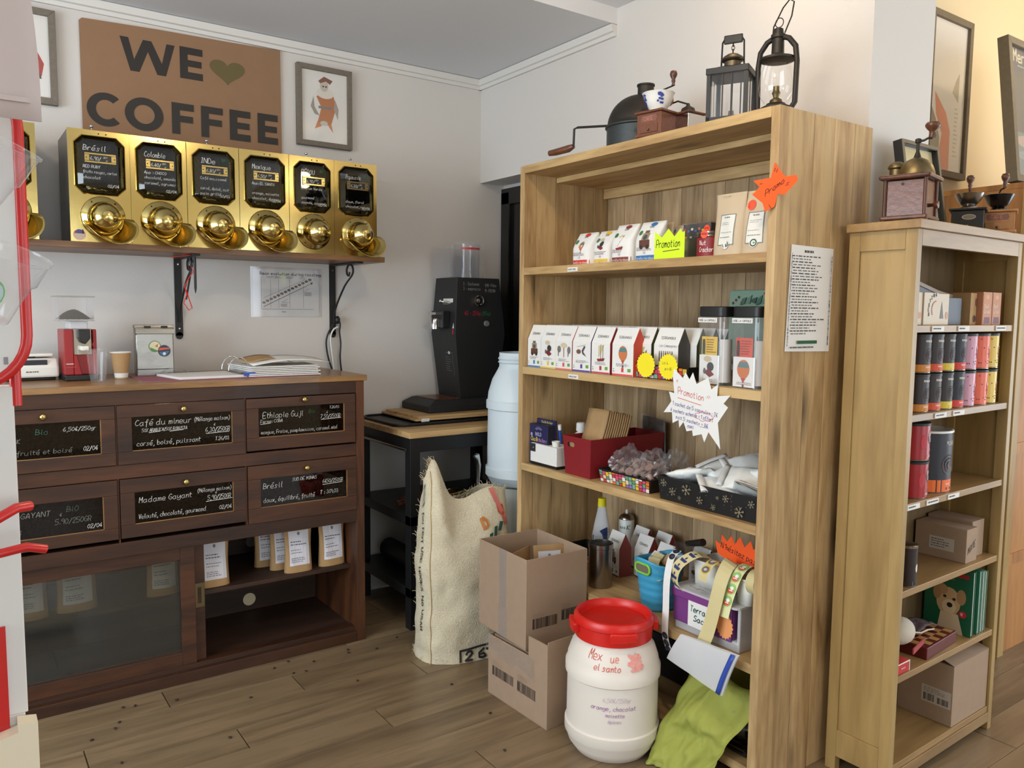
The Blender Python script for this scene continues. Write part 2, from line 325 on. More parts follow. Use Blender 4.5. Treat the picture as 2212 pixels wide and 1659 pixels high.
# ---------------------------------------------------------------- the room
XB, YA = 2.50, 3.86
g = G().box(-2.6, -3.1, -0.06, 6.1, 3.96, -0.010)
fl = struct('floor', g, M['floor'])
pg = G().box(0, 0, -0.012, 1.246, 0.1485, 0)
p0 = obj('plank', pg, M['floor'], fl, bevel=0.0012)
first = True
for r in range(46):
    y = -3.05+r*0.150; x = -2.6-((r*0.47) % 1.25)
    while x < 6:
        if x > -2.7 and not (y > 2.1 and x > 2.9):
            o = p0 if first else p0.copy()
            if not first: C.objects.link(o)
            first = False; o.location = (x, y, 0)
        x += 1.25
struct('wall_back', G().box(-2.6, YA, 0, 2.8, YA+0.1, 2.95), M['wall'])
g = G().box(XB, 1.521, 2.222, 2.8, YA, 2.95).box(XB, 1.521, 0, 2.8, 2.80, 2.222).box(2.66, 2.80, 0, 2.8, YA, 2.222)
struct('wall_right', g, M['wall'])
struct('wall_pillar', G().box(2.8, 1.521, 0, 2.88, 2.1, 3.5), M['wall'])
struct('wall_recess', G().box(2.88, 2.02, 0, 6.1, 2.12, 3.5), M['wall_warm'])
struct('wall_far_right', G().box(6.0, -3, 0, 6.1, -1.7, 3.5).box(6.0, 0.5, 0, 6.1, 2.02, 3.5).box(6.0, -1.7, 0, 6.1, 0.5, 0.35).box(6.0, -1.7, 2.25, 6.1, 0.5, 3.5), M['wall_warm'])
def wall_holes(name, fn, W, H, holes):
    xs = sorted({0, W} | {h[0] for h in holes} | {h[2] for h in holes}); g = G()
    for a, b in zip(xs, xs[1:]):
        hs = [h for h in holes if h[0] <= a and h[2] >= b]
        segs = [(0, H)] if not hs else [(0, hs[0][1]), (hs[0][3], H)]
        for z0, z1 in segs:
            if z1-z0 > 0.01: fn(g, a, z0, b, z1)
    return struct(name, g, M['wall_warm'])
wall_holes('wall_front', lambda g, a, z0, b, z1: g.box(-2.6+a, -3.1, z0, -2.6+b, -3.0, z1), 8.7, 3.5, [(1.95, 0.6, 3.85, 2.5), (5.3, 0.4, 7.7, 2.5)])
wall_holes('wall_left', lambda g, a, z0, b, z1: g.box(-2.6, -3.0+a, z0, -2.5, -3.0+b, z1), 6.86, 2.95, [(3.3, 0.75, 5.9, 2.45)])
def window(n, loc, rz, W, H):
    g = G()
    for x0, z0, x1, z1 in [(0, 0, 0.06, H), (W-0.06, 0, W, H), (0, 0, W, 0.06), (0, H-0.06, W, H), (W/2-0.03, 0, W/2+0.03, H), (0, H*0.68, W, H*0.68+0.04)]: g.box(x0, -0.03, z0, x1, 0.03, z1)
    o = struct('window_%d' % n, g, M['trimw']); o.location = loc; o.rotation_euler = (0, 0, rz)
window(1, (-0.65, -3.05, 0.6), 0, 1.9, 1.9); window(2, (2.7, -3.05, 0.4), 0, 2.4, 2.1); window(4, (6.05, -1.7, 0.35), PI/2, 2.2, 1.9); window(3, (-2.55, 0.3, 0.75), PI/2, 2.6, 1.7)
g = G().box(-2.6, 2.748, 2.780, 2.8, YA+0.1, 2.96).box(-2.6, -3.1, 2.850, 2.88, 2.748, 3.5).box(2.88, -3.1, 3.35, 6.1, 2.1, 3.5)
struct('ceiling', g, M['ceil'])
prof = [(0, 0), (0.014, 0.0), (0.018, 0.016), (0.028, 0.020), (0.034, 0.049), (0, 0.049)]
struct('trim_1', G().prism([(YA-a, 2.7285+z) for a, z in prof], -2.5, XB-0.001, 'x'), M['trimw'])
struct('trim_2', G().prism([(XB-a, 2.7285+z) for a, z in prof], 2.748, YA-0.001, 'y'), M['trimw'])
# door frame, black, in the recess under the beam
d = struct('door_1', G().box(2.62, 2.95, 0, 2.659, 3.78, 2.16).box(2.60, 3.72, 0, 2.659, 3.80, 2.17).box(2.60, 2.95, 2.10, 2.659, 3.8, 2.19), M['blackg'], bevel=0.004)
# loose beans dropped on the floor: countable dots, each a thing
bean = G().ball((0, 0, 0.003), 0.0055, 8, sx=1.3, sy=0.9, sz=0.6)
bm = None
for i, (x, y) in enumerate([(.66,3.14),(.52,3.18),(.48,3.19),(.45,3.08),(.43,3.04),(.35,3.0),(.41,2.79),(1.13,3.23),(1.22,3.17),(1.16,3.1),(1.11,3.11),(1.39,3.20),(1.5,3.14),(1.63,3.20),(1.38,3.17),(1.06,3.2),(1.60,2.66),(1.60,2.38),(1.5,2.14),(.9,3.0),(1.3,2.9),(.75,2.75)]):
    if bm is None: o = bm = obj('coffee_bean', bean, mat('dark_bean', (44,28,18), 0.5), smooth=60)
    else: o = bm.copy(); C.objects.link(o)
    o.location = (x, y, 0.0005); o.rotation_euler = (0, 0, i*1.3)
    tag(o, 'small dark coffee bean dropped on the wooden floor in front of the dresser and boxes', 'coffee bean', 'loose beans on the floor')

# ---------------------------------------------------------------- sign and pictures on the back wall
s = thing('cardboard_sign', 'large brown cardboard sign reading WE heart COFFEE above the brass dispensers', 'sign', (0.505, YA, 2.10))
obj('board', G().prism([(0,0),(0.85,0),(0.848,0.626),(0.6,0.618),(0.3,0.612),(0.01,0.600),(0.0,0.59)], -0.012, -0.001), M['cardd'], s)
d = D(); K = (34,30,28)
def L_W(x, y, w_, h, t): d.poly([(x,y+h),(x+t,y+h),(x+t*1.62,y+h*0.36),(x+w_/2-t*0.55,y+h),(x+w_/2+t*0.45,y+h),(x+w_-t*1.62,y+h*0.36),(x+w_-t,y+h),(x+w_,y+h),(x+w_-t*1.15,y),(x+w_-t*2.2,y),(x+w_/2,y+h*0.66),(x+t*2.2,y),(x+t*1.15,y)], K)
def L_E(x, y, w_, h, t, mid=True, low=True):
    d.rect(x, y, x+t, y+h, K); d.rect(x, y+h-t*0.9, x+w_, y+h, K); d.rect(x, y+h*0.5-t*0.42, x+w_*0.95, y+h*0.5+t*0.42, K)
    if low: d.rect(x, y, x+w_, y+t*0.9, K)
def L_O(cx, cy, rx, ry, t, a0=0, a1=2*PI):
    n = 28
    for i in range(n):
        a, b = a0+(a1-a0)*i/n, a0+(a1-a0)*(i+1)/n
        d.poly([(cx+rx*math.cos(a), cy+ry*math.sin(a)), (cx+rx*math.cos(b), cy+ry*math.sin(b)), (cx+(rx-t)*math.cos(b), cy+(ry-t*0.85)*math.sin(b)), (cx+(rx-t)*math.cos(a), cy+(ry-t*0.85)*math.sin(a))], K)
L_W(0.151, 0.418, 0.222, 0.138, 0.034); L_E(0.393, 0.423, 0.098, 0.137, 0.034)
hp = [(0.16*math.sin(t)**3*0.47/1.0, 0.0) for t in [0]]
hs = [(0.600+0.0050*16*math.sin(t)**3, 0.486+0.0038*(13*math.cos(t)-5*math.cos(2*t)-2*math.cos(3*t)-math.cos(4*t))) for t in [2*PI*i/36 for i in range(36)]]
d.poly(hs, (100,86,48))
L_O(0.090, 0.239, 0.074, 0.070, 0.035, 0.80, 2*PI-0.80); L_O(0.240, 0.241, 0.078, 0.071, 0.036)
L_E(0.353, 0.176, 0.094, 0.136, 0.034, low=False); L_E(0.478, 0.178, 0.096, 0.137, 0.034, low=False); L_E(0.605, 0.181, 0.095, 0.137, 0.034); L_E(0.734, 0.184, 0.096, 0.137, 0.034)
d.build('lettering', s, plane((0, -0.0125, 0), (1,0,0), (0,0,1)))

def frame(name, label, x, y, z, W, H, fw, art, fm, depth=0.03, cat='picture', lean=0, dside=None, rz=0):
    t = thing(name, label, cat, (x, y, z), rz); t.rotation_euler = (lean, 0, rz)
    g = G()
    for pts in ([(0,0),(W,0),(W-fw,fw),(fw,fw)], [(0,H),(W,H),(W-fw,H-fw),(fw,H-fw)], [(0,0),(fw,fw),(fw,H-fw),(0,H)], [(W,0),(W,H),(W-fw,H-fw),(W-fw,fw)]): g.prism(pts, -depth, 0)
    obj('frame', g, fm, t, bevel=0.0015)
    obj('print_sheet', G().box(fw-0.002, -depth*0.55, fw-0.002, W-fw+0.002, -0.004, H-fw+0.002), M['paper'], t)
    dd = D(); art(dd, W, H); dd.build('painted_figure', t, plane((0, -depth*0.55, 0), (1,0,0), (0,0,1)))
    obj('glass_pane', G().box(fw-0.002, -depth*0.8, fw-0.002, W-fw+0.002, -depth*0.76, H-fw+0.002), M['glass'], t)
    return t
def art_left(d, W, H):
    d.poly([(0.16,0.10),(0.17,0.22),(0.13,0.30),(0.09,0.24),(0.05,0.10)], (96,98,94)); d.poly([(0.17,0.10),(0.235,0.11),(0.245,0.16),(0.22,0.21),(0.17,0.235),(0.15,0.2)], (178,60,56)); d.poly([(0.19,0.10),(0.235,0.10),(0.22,0.15),(0.175,0.215),(0.16,0.21)], (60,60,58))
    d.ell(0.14, 0.262, 0.025, 0.035, (214,206,196)); d.poly([(0.11,0.285),(0.165,0.275),(0.16,0.30),(0.12,0.31)], (90,90,88)); d.ell(0.14, 0.325, 0.03, 0.022, (196,196,192))
def art_fig(d, W, H):
    d.poly([(0.10,0.10),(0.125,0.19),(0.10,0.24),(0.14,0.27),(0.19,0.25),(0.20,0.19),(0.175,0.11)], (188,120,74)); d.poly([(0.125,0.10),(0.09,0.085),(0.105,0.125)], (206,130,80)); d.poly([(0.16,0.105),(0.185,0.075),(0.175,0.12)], (206,130,80))
    d.ell(0.145, 0.26, 0.045, 0.026, (226,220,210)); d.ell(0.14, 0.295, 0.022, 0.028, (200,190,178)); d.poly([(0.11,0.315),(0.14,0.34),(0.185,0.325),(0.17,0.305),(0.15,0.318),(0.12,0.305)], (132,82,64))
    d.poly([(0.085,0.24),(0.07,0.19),(0.09,0.155),(0.115,0.15),(0.09,0.19)], (160,150,140)); d.poly([(0.195,0.24),(0.215,0.19),(0.21,0.14),(0.19,0.19)], (170,160,150)); d.ell(0.138, 0.115, 0.02, 0.012, (200,200,190)); d.rect(0.11, 0.185, 0.18, 0.197, (130,130,128)); d.ell(0.135, 0.292, 0.005, 0.004, BLK); d.ell(0.15, 0.292, 0.005, 0.004, BLK)
frame('framed_picture', 'grey framed watercolour of a small figure in orange, right of the cardboard sign', 1.429, YA-0.001, 2.302, 0.283, 0.385, 0.024, art_fig, M['grey'])
frame('framed_picture', 'grey framed drawing of a figure in a red coat at the top left corner', 0.416-0.29, YA-0.001, 2.325, 0.29, 0.375, 0.026, art_left, M['grey'])

# ---------------------------------------------------------------- shelf with brackets, roasting chart, pens, cables
sh = thing('wall_shelf', 'long dark wooden wall shelf on black iron brackets under the brass dispensers', 'shelf', (-0.5, 3.50, 1.729))
obj('board', G().box(0, 0, 0, 2.226, 0.359, 0.025), M['shelfw'], sh, bevel=0.002)
def bracket(x, name='bracket'):
    g = G().box(x-0.016, YA-3.50-0.008, -0.352, x+0.016, YA-3.50-0.001, -0.001).box(x-0.016, 0.02, -0.008, x+0.016, 0.35, -0.001)
    g.lathe([(0.016, 0), (0.016, 0.007)], 14, (x, YA-3.50-0.008, -0.352), 'y')
    q = [(0.345,-0.29),(0.335,-0.25),(0.30,-0.20),(0.20,-0.11),(0.12,-0.065),(0.10,-0.04),(0.115,-0.014),(0.15,-0.010),(0.175,-0.03),(0.17,-0.055),(0.15,-0.062),(0.142,-0.045)]
    q = smooth_pts(q, 3); g.tube([(x, a, b) for a, b in q], 0.005, 6)
    o = obj(name, g, M['blackp'], sh, smooth=40)
    for z in (-0.03, -0.32): obj('screw', G().lathe([(0.004, 0), (0.003, 0.002)], 8, (x, YA-3.50-0.0105, z), 'y'), M['chrome'], o)
bracket(0.867+0.5); bracket(1.607+0.5)
c = thing('roasting_chart', 'white paper chart of bean evolution during roasting taped under the shelf', 'poster', (1.206, YA-0.0005, 1.467))
obj('sheet', G().box(0, -0.001, 0, 0.33, 0, 0.228), M['paper'], c)
obj('plastic_sleeve', G().box(-0.012, -0.003, -0.004, 0.345, -0.0022, 0.238), M['plastic'], c)
d = D(); k = (52,50,52); x = 0.045
d.text(0.035, 0.200, 'Bean evolution during roasting', 0.014, k, 0.0026, 1.05, 0, hand=False, jit=0)
d.line([(0.04,0.19),(0.04,0.035),(0.30,0.035)], 0.0014, k)
for i, xx in enumerate((0.085, 0.125, 0.18, 0.25)): d.line([(xx,0.18),(xx,0.042)], 0.0012, (90,88,90)); d.lines(xx-0.018, 0.183, xx+0.02, 0.195, 2, seed=i)
for i in range(14): d.ell(0.052+i*0.0178, 0.066+i*0.0089, 0.009, 0.006, (150-i*9, 130-i*9, 112-i*8))
d.line([(0.05,0.046),(0.295,0.165)], 0.0026, (60,58,60)); d.poly([(0.30,0.17),(0.285,0.168),(0.292,0.155)], k); d.line([(0.05,0.088),(0.265,0.185)], 0.0012, k)
d.lines(0.135, 0.046, 0.175, 0.062, 3, seed=5); d.lines(0.255, 0.10, 0.295, 0.12, 3, seed=6); d.lines(0.14,0.018,0.17,0.026,1,seed=8); d.line([(0.18,0.068),(0.14,0.068),(0.17,0.085)],0.001,k); d.line([(0.25,0.12),(0.28,0.14)],0.001,k)
d.build('printed_chart', c, plane((0, -0.001, 0), (1,0,0), (0,0,1)))
p = thing('marker_pens', 'two black pens tied with a curly red ribbon to the left shelf bracket', 'pens', (0.853, 3.55, 1.728))
obj('pen', G().lathe([(0.0005,-0.165),(0.003,-0.155),(0.0055,-0.14),(0.0055,-0.02),(0.004,-0.01)], 10, (0.012, -0.01, 0)), M['black'], p, smooth=40)
obj('pen', G().tube([(0.0,0.0,-0.06),(-0.022,0.01,-0.19)], 0.004, 8), M['black'], p, smooth=40)
obj('cord_loop', G().tube([(0.0,0,-0.002),(-0.008,0,-0.03),(0.0,0,-0.06),(0.008,0,-0.03),(0.002,0,-0.002)], 0.002, 6), M['black'], p, smooth=60)
rb = [(0.0,0,-0.05),(0.006,-0.005,-0.075),(-0.012,0.0,-0.10),(-0.03,-0.01,-0.135),(-0.022,0.0,-0.17),(-0.035,-0.006,-0.205),(-0.014,0,-0.235),(-0.002,-0.005,-0.225),(-0.012,0,-0.19),(-0.022,0,-0.15)]
obj('ribbon', G().tube([(a, b, z) for a, b, z in rb], 0.0022, 5), M['red'], p, smooth=60)
obj('ribbon', G().tube([(0.0,0,-0.004),(-0.04,-0.002,-0.010),(-0.08,-0.004,-0.016)], 0.0022, 5), M['red'], p, smooth=60)
cb = thing('power_cables', 'black and white cables looped over the foot of the right shelf bracket', 'cable', (1.60, YA-0.02, 1.43))
def curve(pts, k=4): 
    xz = smooth_pts([(p[0], p[1]) for p in pts], k); return [(a, 0 if len(pts[0]) < 3 else pts[0][2], b) for a, b in xz]
obj('black_cable', G().tube(curve([(0.02,0.02,-0.012),(0.0,0.0),(-0.03,-0.05),(-0.04,-0.10),(-0.03,-0.17),(-0.01,-0.235),(0.0,-0.30)]), 0.0045, 8), M['black'], cb, smooth=60)
obj('black_cable', G().tube(curve([(0.02,0.03,-0.02),(0.032,0.0),(0.028,-0.04),(0.034,-0.10),(0.03,-0.17),(0.038,-0.25)]), 0.0045, 8), M['black'], cb, smooth=60)
obj('white_cable', G().tube(curve([(0.025,-0.015,-0.008),(0.0,-0.03),(-0.015,-0.07),(-0.008,-0.15),(0.01,-0.30)]), 0.0045, 8), M['whitep'], cb, smooth=60)
obj('cable_tie', G().ball((0.022, -0.01, 0.02), 0.014, 10, sz=1.5), M['black'], cb, smooth=60)
obj('plug', G().box(0.008, -0.03, -0.275, 0.062, 0.004, -0.243), M['black'], cb, bevel=0.006)
# ---------------------------------------------------------------- brass coffee dispensers on the wall shelf
OCT = lambda x0, z0, x1, z1, c: [(x0+c,z0),(x1-c,z0),(x1,z0+c),(x1,z1-c),(x1-c,z1),(x0+c,z1),(x0,z1-c),(x0,z0+c)]
def ring_faces(g, outer, inner, ya, yb):
    """outer / inner outlines with as many points; front face between them at y = ya, and a wall back to yb"""
    n = len(outer); vs = [(p[0], ya, p[1]) for p in outer]+[(p[0], yb, p[1]) for p in inner]
    g.add(vs, [(i, (i+1) % n, n+(i+1) % n, n+i) for i in range(n)])
def dispenser(x, name, lines, W=0.212, scoop=True, screw=False, sticker=False, bio=False, h=0.427, plate=True):
    t = thing('coffee_dispenser', name, 'dispenser', (x, 3.512, 1.7545), 0, 'brass coffee dispensers on the wall shelf'); del t['group']
    obj('body', G().box(0.001, 0.004, 0, W-0.001, 0.30, h-0.001), M['dside'], t, bevel=0.002)
    a0, c0, a1, c1, cc = 0.024, 0.188, W-0.022, h-0.026, 0.03
    # pressed brass front with an eight-sided window opening
    g = G(); n = 8; inn = OCT(a0-0.006, c0-0.006, a1+0.006, c1+0.006, cc)
    out = [(a0+cc-0.006,0),(a1-cc+0.006,0),(W,c0+cc-0.02),(W,c1-cc+0.006),(a1-cc+0.006,h),(a0+cc-0.006,h),(0,c1-cc+0.006),(0,c0+cc-0.02)]
    ring_faces(g, out, inn, 0, 0)
    for tri in ([(W,0),(W,c0+cc-0.02),(a1-cc+0.006,0)], [(W,h),(a1-cc+0.006,h),(W,c1-cc+0.006)], [(0,h),(0,c1-cc+0.006),(a0+cc-0.006,h)], [(0,0),(a0+cc-0.006,0),(0,c0+cc-0.02)]): g.add([(p[0], 0, p[1]) for p in tri], [(0,1,2)])
    o2 = inn; i2 = OCT(a0, c0, a1, c1, cc-0.002); ring_faces(g, o2, OCT(a0-0.003, c0-0.003, a1+0.003, c1+0.003, cc-0.001), 0, -0.006); 
    ring_faces(g, OCT(a0-0.003, c0-0.003, a1+0.003, c1+0.003, cc-0.001), i2, -0.006, 0.004)
    for e in [((0,0),(0,h)), ((W,0),(W,h)), ((0,h),(W,h)), ((0,0),(W,0))]: g.add([(e[0][0],0,e[0][1]),(e[1][0],0,e[1][1]),(e[1][0],0.006,e[1][1]),(e[0][0],0.006,e[0][1])], [(0,1,2,3)])
    obj('front_panel', g, M['brass'], t)
    obj('beans', G().box(a0, 0.0040, c0, a1, 0.0043, c1), M['beans'], t)
    # bevelled box-shaped window
    g = G(); A = OCT(a0+0.001, c0+0.001, a1-0.001, c1-0.001, cc-0.003); B_ = OCT(a0+0.024, c0+0.022, a1-0.022, c1-0.022, 0.010)
    ring_faces(g, A, B_, 0.002, -0.017); g.add([(p[0], -0.017, p[1]) for p in B_], [tuple(range(8))])
    obj('window_pane', g, M['pane'], t)
    g = G().box(a0+0.030, -0.021, 0.300, a1-0.030, -0.0175, 0.338); ring = G()
    for b in [(a0+0.030,0.300,a1-0.030,0.307),(a0+0.030,0.331,a1-0.030,0.338),(a0+0.030,0.307,a0+0.047,0.331),(a1-0.047,0.307,a1-0.030,0.331)]: ring.box(b[0],-0.021,b[1],b[2],-0.0172,b[3])
    pp = obj('price_plate', ring, M['brass'] if plate else M['brassd'], t, bevel=0.001)
    obj('price_card', G().box(a0+0.046, -0.0185, 0.306, a1-0.046, -0.0172, 0.332), M['black'], pp)
    for xx in (a0+0.036, a1-0.036): obj('screw', G().lathe([(0.0022,-0.0225),(0.0022,-0.0205)], 8, (xx,0,0.319), 'y'), M['iron'], pp)
    d = D(); x0 = a0+0.026
    d.text(x0, 0.347, lines[0], 0.020, wd=0.0017, fw=[0.082,0.080,0.062,0.082,0.062,0.074][min(5,['Brésil','Colombie','INDe','Mexique','PÉROU','Papouasie','Café'].index(lines[0]))] )
    if bio: d.text(a1-0.052, 0.360, 'Bio', 0.011, (50,150,80), 0.0016)
    for i, l in enumerate(lines[2:-1]):
        if l: d.text(x0-0.002, (0.281 if i == 0 else 0.283)-i*0.0215, l, 0.0105, wd=0.0012, fw=min(0.118, len(l)*0.0076))
    if lines[-1]: d.text(a1-0.062, c0+0.024, lines[-1], 0.0105, wd=0.0013)
    d.build('lettering', t, plane((0, -0.0172, 0), (1,0,0), (0,0,1)))
    d = D(); d.text(a0+0.050, 0.311, lines[1] or '6/', 0.013, wd=0.0013, fw=0.038); d.text(a1-0.074, 0.321, '250', 0.006, wd=0.001); d.text(a1-0.066, 0.310, 'gr', 0.006, wd=0.001)
    d.build('lettering', pp, plane((0, -0.0186, 0), (1,0,0), (0,0,1)))
    # round spout: flange, domed cap, scoop
    cx, cz = W*0.53, 0.098
    fl_ = obj('spout_flange', G().lathe([(0.078,0),(0.080,-0.004),(0.076,-0.010),(0.060,-0.014),(0.054,-0.022),(0.052,-0.030)], 40, (cx, 0, cz), 'y', cap=False), M['brass'], t, smooth=50)
    for an in (0.9, 2.2, -0.7, -2.3): obj('screw', G().ball((cx+0.069*math.cos(an), -0.012, cz+0.069*math.sin(an)), 0.003, 8), M['iron'], fl_, smooth=60)
    obj('spout_dome', G().lathe([(0.056,-0.018),(0.058,-0.034),(0.056,-0.050),(0.049,-0.066),(0.036,-0.080),(0.021,-0.088),(0.020,-0.091),(0.010,-0.094),(0.0005,-0.095)], 40, (cx+0.004, 0, cz-0.004), 'y', cap=False), M['brass'], t, smooth=50)
    if scoop:
        def sf(u, v):
            a = -1.35+2.9*u; r = 0.070+0.022*v; L_ = 0.120*max(0.0, math.cos((u-0.5)*PI*0.98))**0.35*v
            dx, dy, dz = 0.36, -0.66, -0.20
            return (cx+r*math.sin(a)*0.98+dx*L_, -0.008+dy*L_, cz-r*math.cos(a)+dz*L_*0.6)
        obj('scoop', G().grid(sf, 22, 8), M['brass'], t, smooth=80, solid=0.0015)
    if screw: obj('thumb_screw', G().lathe([(0.0015,0),(0.0015,0.012)], 8, (W*0.40,0.012,h)).ball((W*0.40,0.012,h+0.016), 0.0075, 12, sz=0.8), M['chrome'], t, smooth=50)
    for xx in (W*0.5, W*0.62): obj('rivet', G().ball((xx, -0.0005, h-0.012), 0.0028, 8), M['iron'], t, smooth=60)
    if sticker:
        d = D(); d.ell(0.030, 0.026, 0.022, 0.021, (196,170,160)); d.poly([(0.012,0.030),(0.048,0.030),(0.046,0.040),(0.014,0.040)], (150,70,60)); d.ell(0.03,0.038,0.012,0.008,(70,80,130)); d.rect(0.04,0.03,0.044,0.046,BLK)
        d.build('round_sticker', t, plane((0, -0.0002, 0), (1,0,0), (0,0,1)), label='round coloured picture sticker')
    return t
DD = [(0.405, 'leftmost full brass dispenser, window reading Brésil RED RUBY, sticker at its foot', ['Brésil','6.90/','RED RUBY','fruits rouges, cerise','chocolat','','02/04'], dict(screw=True, sticker=True, W=0.216)),
 (0.622, 'brass coffee dispenser with Colombie written on its window', ['Colombie','6.40/','App : CHOCO','chocolaté, amande','caramel, agrumes','','02/04'], dict(W=0.212)),
 (0.836, 'brass coffee dispenser with INDE written on its window', ['INDe','6.80/','Café moussonné','','corsé, épicé, cuir','pain grillé','30/03'], dict(screw=True, bio=True, W=0.211)),
 (1.049, 'brass coffee dispenser with Mexique written on its window', ['Mexique','6.50/','App: EL SANTO','','orange, noisette','chocolat, épices','02/04'], dict(W=0.216)),
 (1.267, 'brass coffee dispenser with Pérou on its window and no scoop under its spout', ['PÉROU','6.90/','Mission Verde','','gourmand','amande, caramel','02/04'], dict(screw=True, bio=True, scoop=False, W=0.210)),
 (1.478, 'rightmost brass coffee dispenser with Papouasie on its window and a tarnished price plate', ['Papouasie','6.30/','','','doux, floral','chocolat, raisin','02/04'], dict(screw=True, bio=True, plate=False, W=0.212)),
 (0.088, 'brass dispenser standing apart at the far left, half hidden behind the white display panel', ['Café','','','','','',''], dict(W=0.212))]
for x, nm, ln, kw in DD: dispenser(x, nm, ln, **kw)

# ---------------------------------------------------------------- dark dresser with glass-fronted drawers
YD = 3.268
ds = thing('apothecary_dresser', 'dark sheesham wood dresser with glass-fronted bean drawers and a sliding glass door', 'dresser', (0, YD, 0))
Yb = 0.53
obj('worktop', G().box(-0.06, -0.006, 1.190, 1.519, Yb+0.02, 1.2147), M['slab'], ds, bevel=0.002)
obj('side_panel', G().box(-0.03, 0.0, 0.0, 0.012, Yb, 1.19), M['drk_z'], ds, bevel=0.002)
obj('side_panel', G().box(1.467, 0.0, 0.0, 1.506, Yb, 1.19), M['drk_z'], ds, bevel=0.002)
for z0, z1, x0, x1 in [(1.137, 1.19, 0.012, 1.467), (0.857, 0.910, 0.012, 1.467), (0.557, 0.612, 0.012, 1.467), (0.0, 0.045, 0.012, 1.467)]: obj('rail', G().box(x0, 0.0, z0, x1, 0.028, z1), M['drk_x'], ds, bevel=0.0015)
for z0, z1 in [(0.91,1.137),(0.612,0.857)]:
    for x0 in (0.500, 0.978): obj('stile', G().box(x0, 0.002, z0, x0+0.005, 0.028, z1), M['drk_z'], ds)
obj('back_panel', G().box(0.012, Yb-0.02, 0.0, 1.467, Yb-0.004, 1.19), M['inner'], ds)
obj('bottom_board', G().box(0.012, 0.028, 0.035, 1.467, Yb-0.02, 0.055), M['inner'], ds)
obj('inner_shelf', G().box(0.012, 0.075, 0.322, 1.467, Yb-0.02, 0.340), M['inner'], ds, bevel=0.002)
obj('inner_top', G().box(0.012, 0.028, 0.585, 1.467, Yb-0.02, 0.600), M['inner'], ds)
obj('door_track', G().box(0.012, 0.030, 0.045, 1.467, 0.070, 0.062), M['drk_x'], ds)
obj('cable_hole', G().lathe([(0.030,-0.001),(0.030,0.001)], 24, (1.135, Yb-0.021, 0.078+0.03), 'y'), M['wall_warm'], ds)
obj('cable_hole', G().lathe([(0.026,-0.001),(0.026,0.001)], 24, (1.150, Yb-0.021, 0.39), 'y'), M['greyp'], ds)
def drawer(x0, x1, z0, z1, gx0, gx1, gz0, gz1, knob, texts):
    g = G().box(x0, -0.006, gz1, x1, 0.016, z1).box(x0, -0.006, z0, x1, 0.016, gz0).box(x0, -0.006, gz0, gx0, 0.016, gz1).box(gx1, -0.006, gz0, x1, 0.016, gz1)
    dr = obj('drawer', g, M['drk_x'], ds, bevel=0.0015)
    obj('bean_fill', G().box(gx0, 0.012, gz0, gx1, 0.016, gz1), M['beans'], dr)
    obj('glass_pane', G().box(gx0-0.001, 0.0005, gz0-0.001, gx1+0.001, 0.0025, gz1+0.001), M['darkglass'], dr)
    obj('inner_moulding', G().box(gx0, -0.004, gz0-0.001, gx1, 0.0, gz0+0.0025).box(gx1-0.0025, -0.004, gz0, gx1, 0.0, gz1), M['slab'], dr)
    if knob: obj('brass_knob', G().lathe([(0.006,-0.006),(0.005,-0.016),(0.011,-0.020),(0.0125,-0.026),(0.009,-0.032),(0.0005,-0.034)], 20, (knob[0], 0, knob[1]), 'y'), M['brass'], dr, smooth=50)
    d = D()
    for t in texts:
        x, z, s_, h_ = t[:4]; kw = t[4] if len(t) > 4 else {}
        if s_ == '_': d.line([(gx0+x, gz0+z), (gx0+h_, gz0+z+kw.get('r', 0.003))], 0.0018, (235,232,225))
        else: d.text(gx0+x, gz0+z, s_, h_, kw.get('c', (236,234,228)), kw.get('wd', 0.0021)*0.85, kw.get('ws', 1.0), 0.15, kw.get('rise', 0.0), fw=kw.get('fw'))
    d.build('handwriting', dr, plane((0, -0.0002, 0), (1,0,0), (0,0,1)))
GR = (70,120,100); GY = (150,150,142)
drawer(0.505, 0.977, 0.911, 1.136, 0.555, 0.927, 0.960, 1.089, (0.739,1.112), [(0.012,0.095,'Café du mineur',0.022,{'fw':0.205}),(0.225,0.098,'(Mélange maison)',0.016,{'fw':0.140}),(0.035,0.070,'50% ARABICA|50% ROBUSTA',0.012,{'fw':0.165,'wd':0.0016}),(0.06,0.066,'_',0.10),(0.135,0.066,'_',0.185),(0.268,0.052,'6,30/250GR',0.018,{'fw':0.096}),(0.30,0.076,'€',0.009,{'wd':0.0014}),(0.27,0.046,'_',0.36),(0.015,0.018,'corsé, boisé, puissant',0.018,{'fw':0.235}),(0.305,0.016,'T.26/03',0.014,{'fw':0.055,'wd':0.0017})])
drawer(0.984, 1.462, 0.918, 1.134, 1.034, 1.410, 0.971, 1.094, (1.225,1.122), [(0.018,0.080,'Ethiopie Guji',0.024,{'fw':0.175}),(0.215,0.090,'Bio',0.015,{'c':(40,110,60)}),(0.31,0.104,'T.26/03',0.011,{'wd':0.0016,'fw':0.045}),(0.008,0.060,'Ferme: COBA',0.013,{'fw':0.095,'wd':0.0017}),(0.008,0.055,'_',0.05),(0.268,0.064,'7,50/250GR',0.015,{'fw':0.092}),(0.295,0.084,'€',0.009,{'wd':0.0014}),(0.27,0.058,'_',0.36),(0.010,0.014,'mangue, Fraise, pamplemousse, caramel. miel',0.0145,{'fw':0.335,'wd':0.0019})])
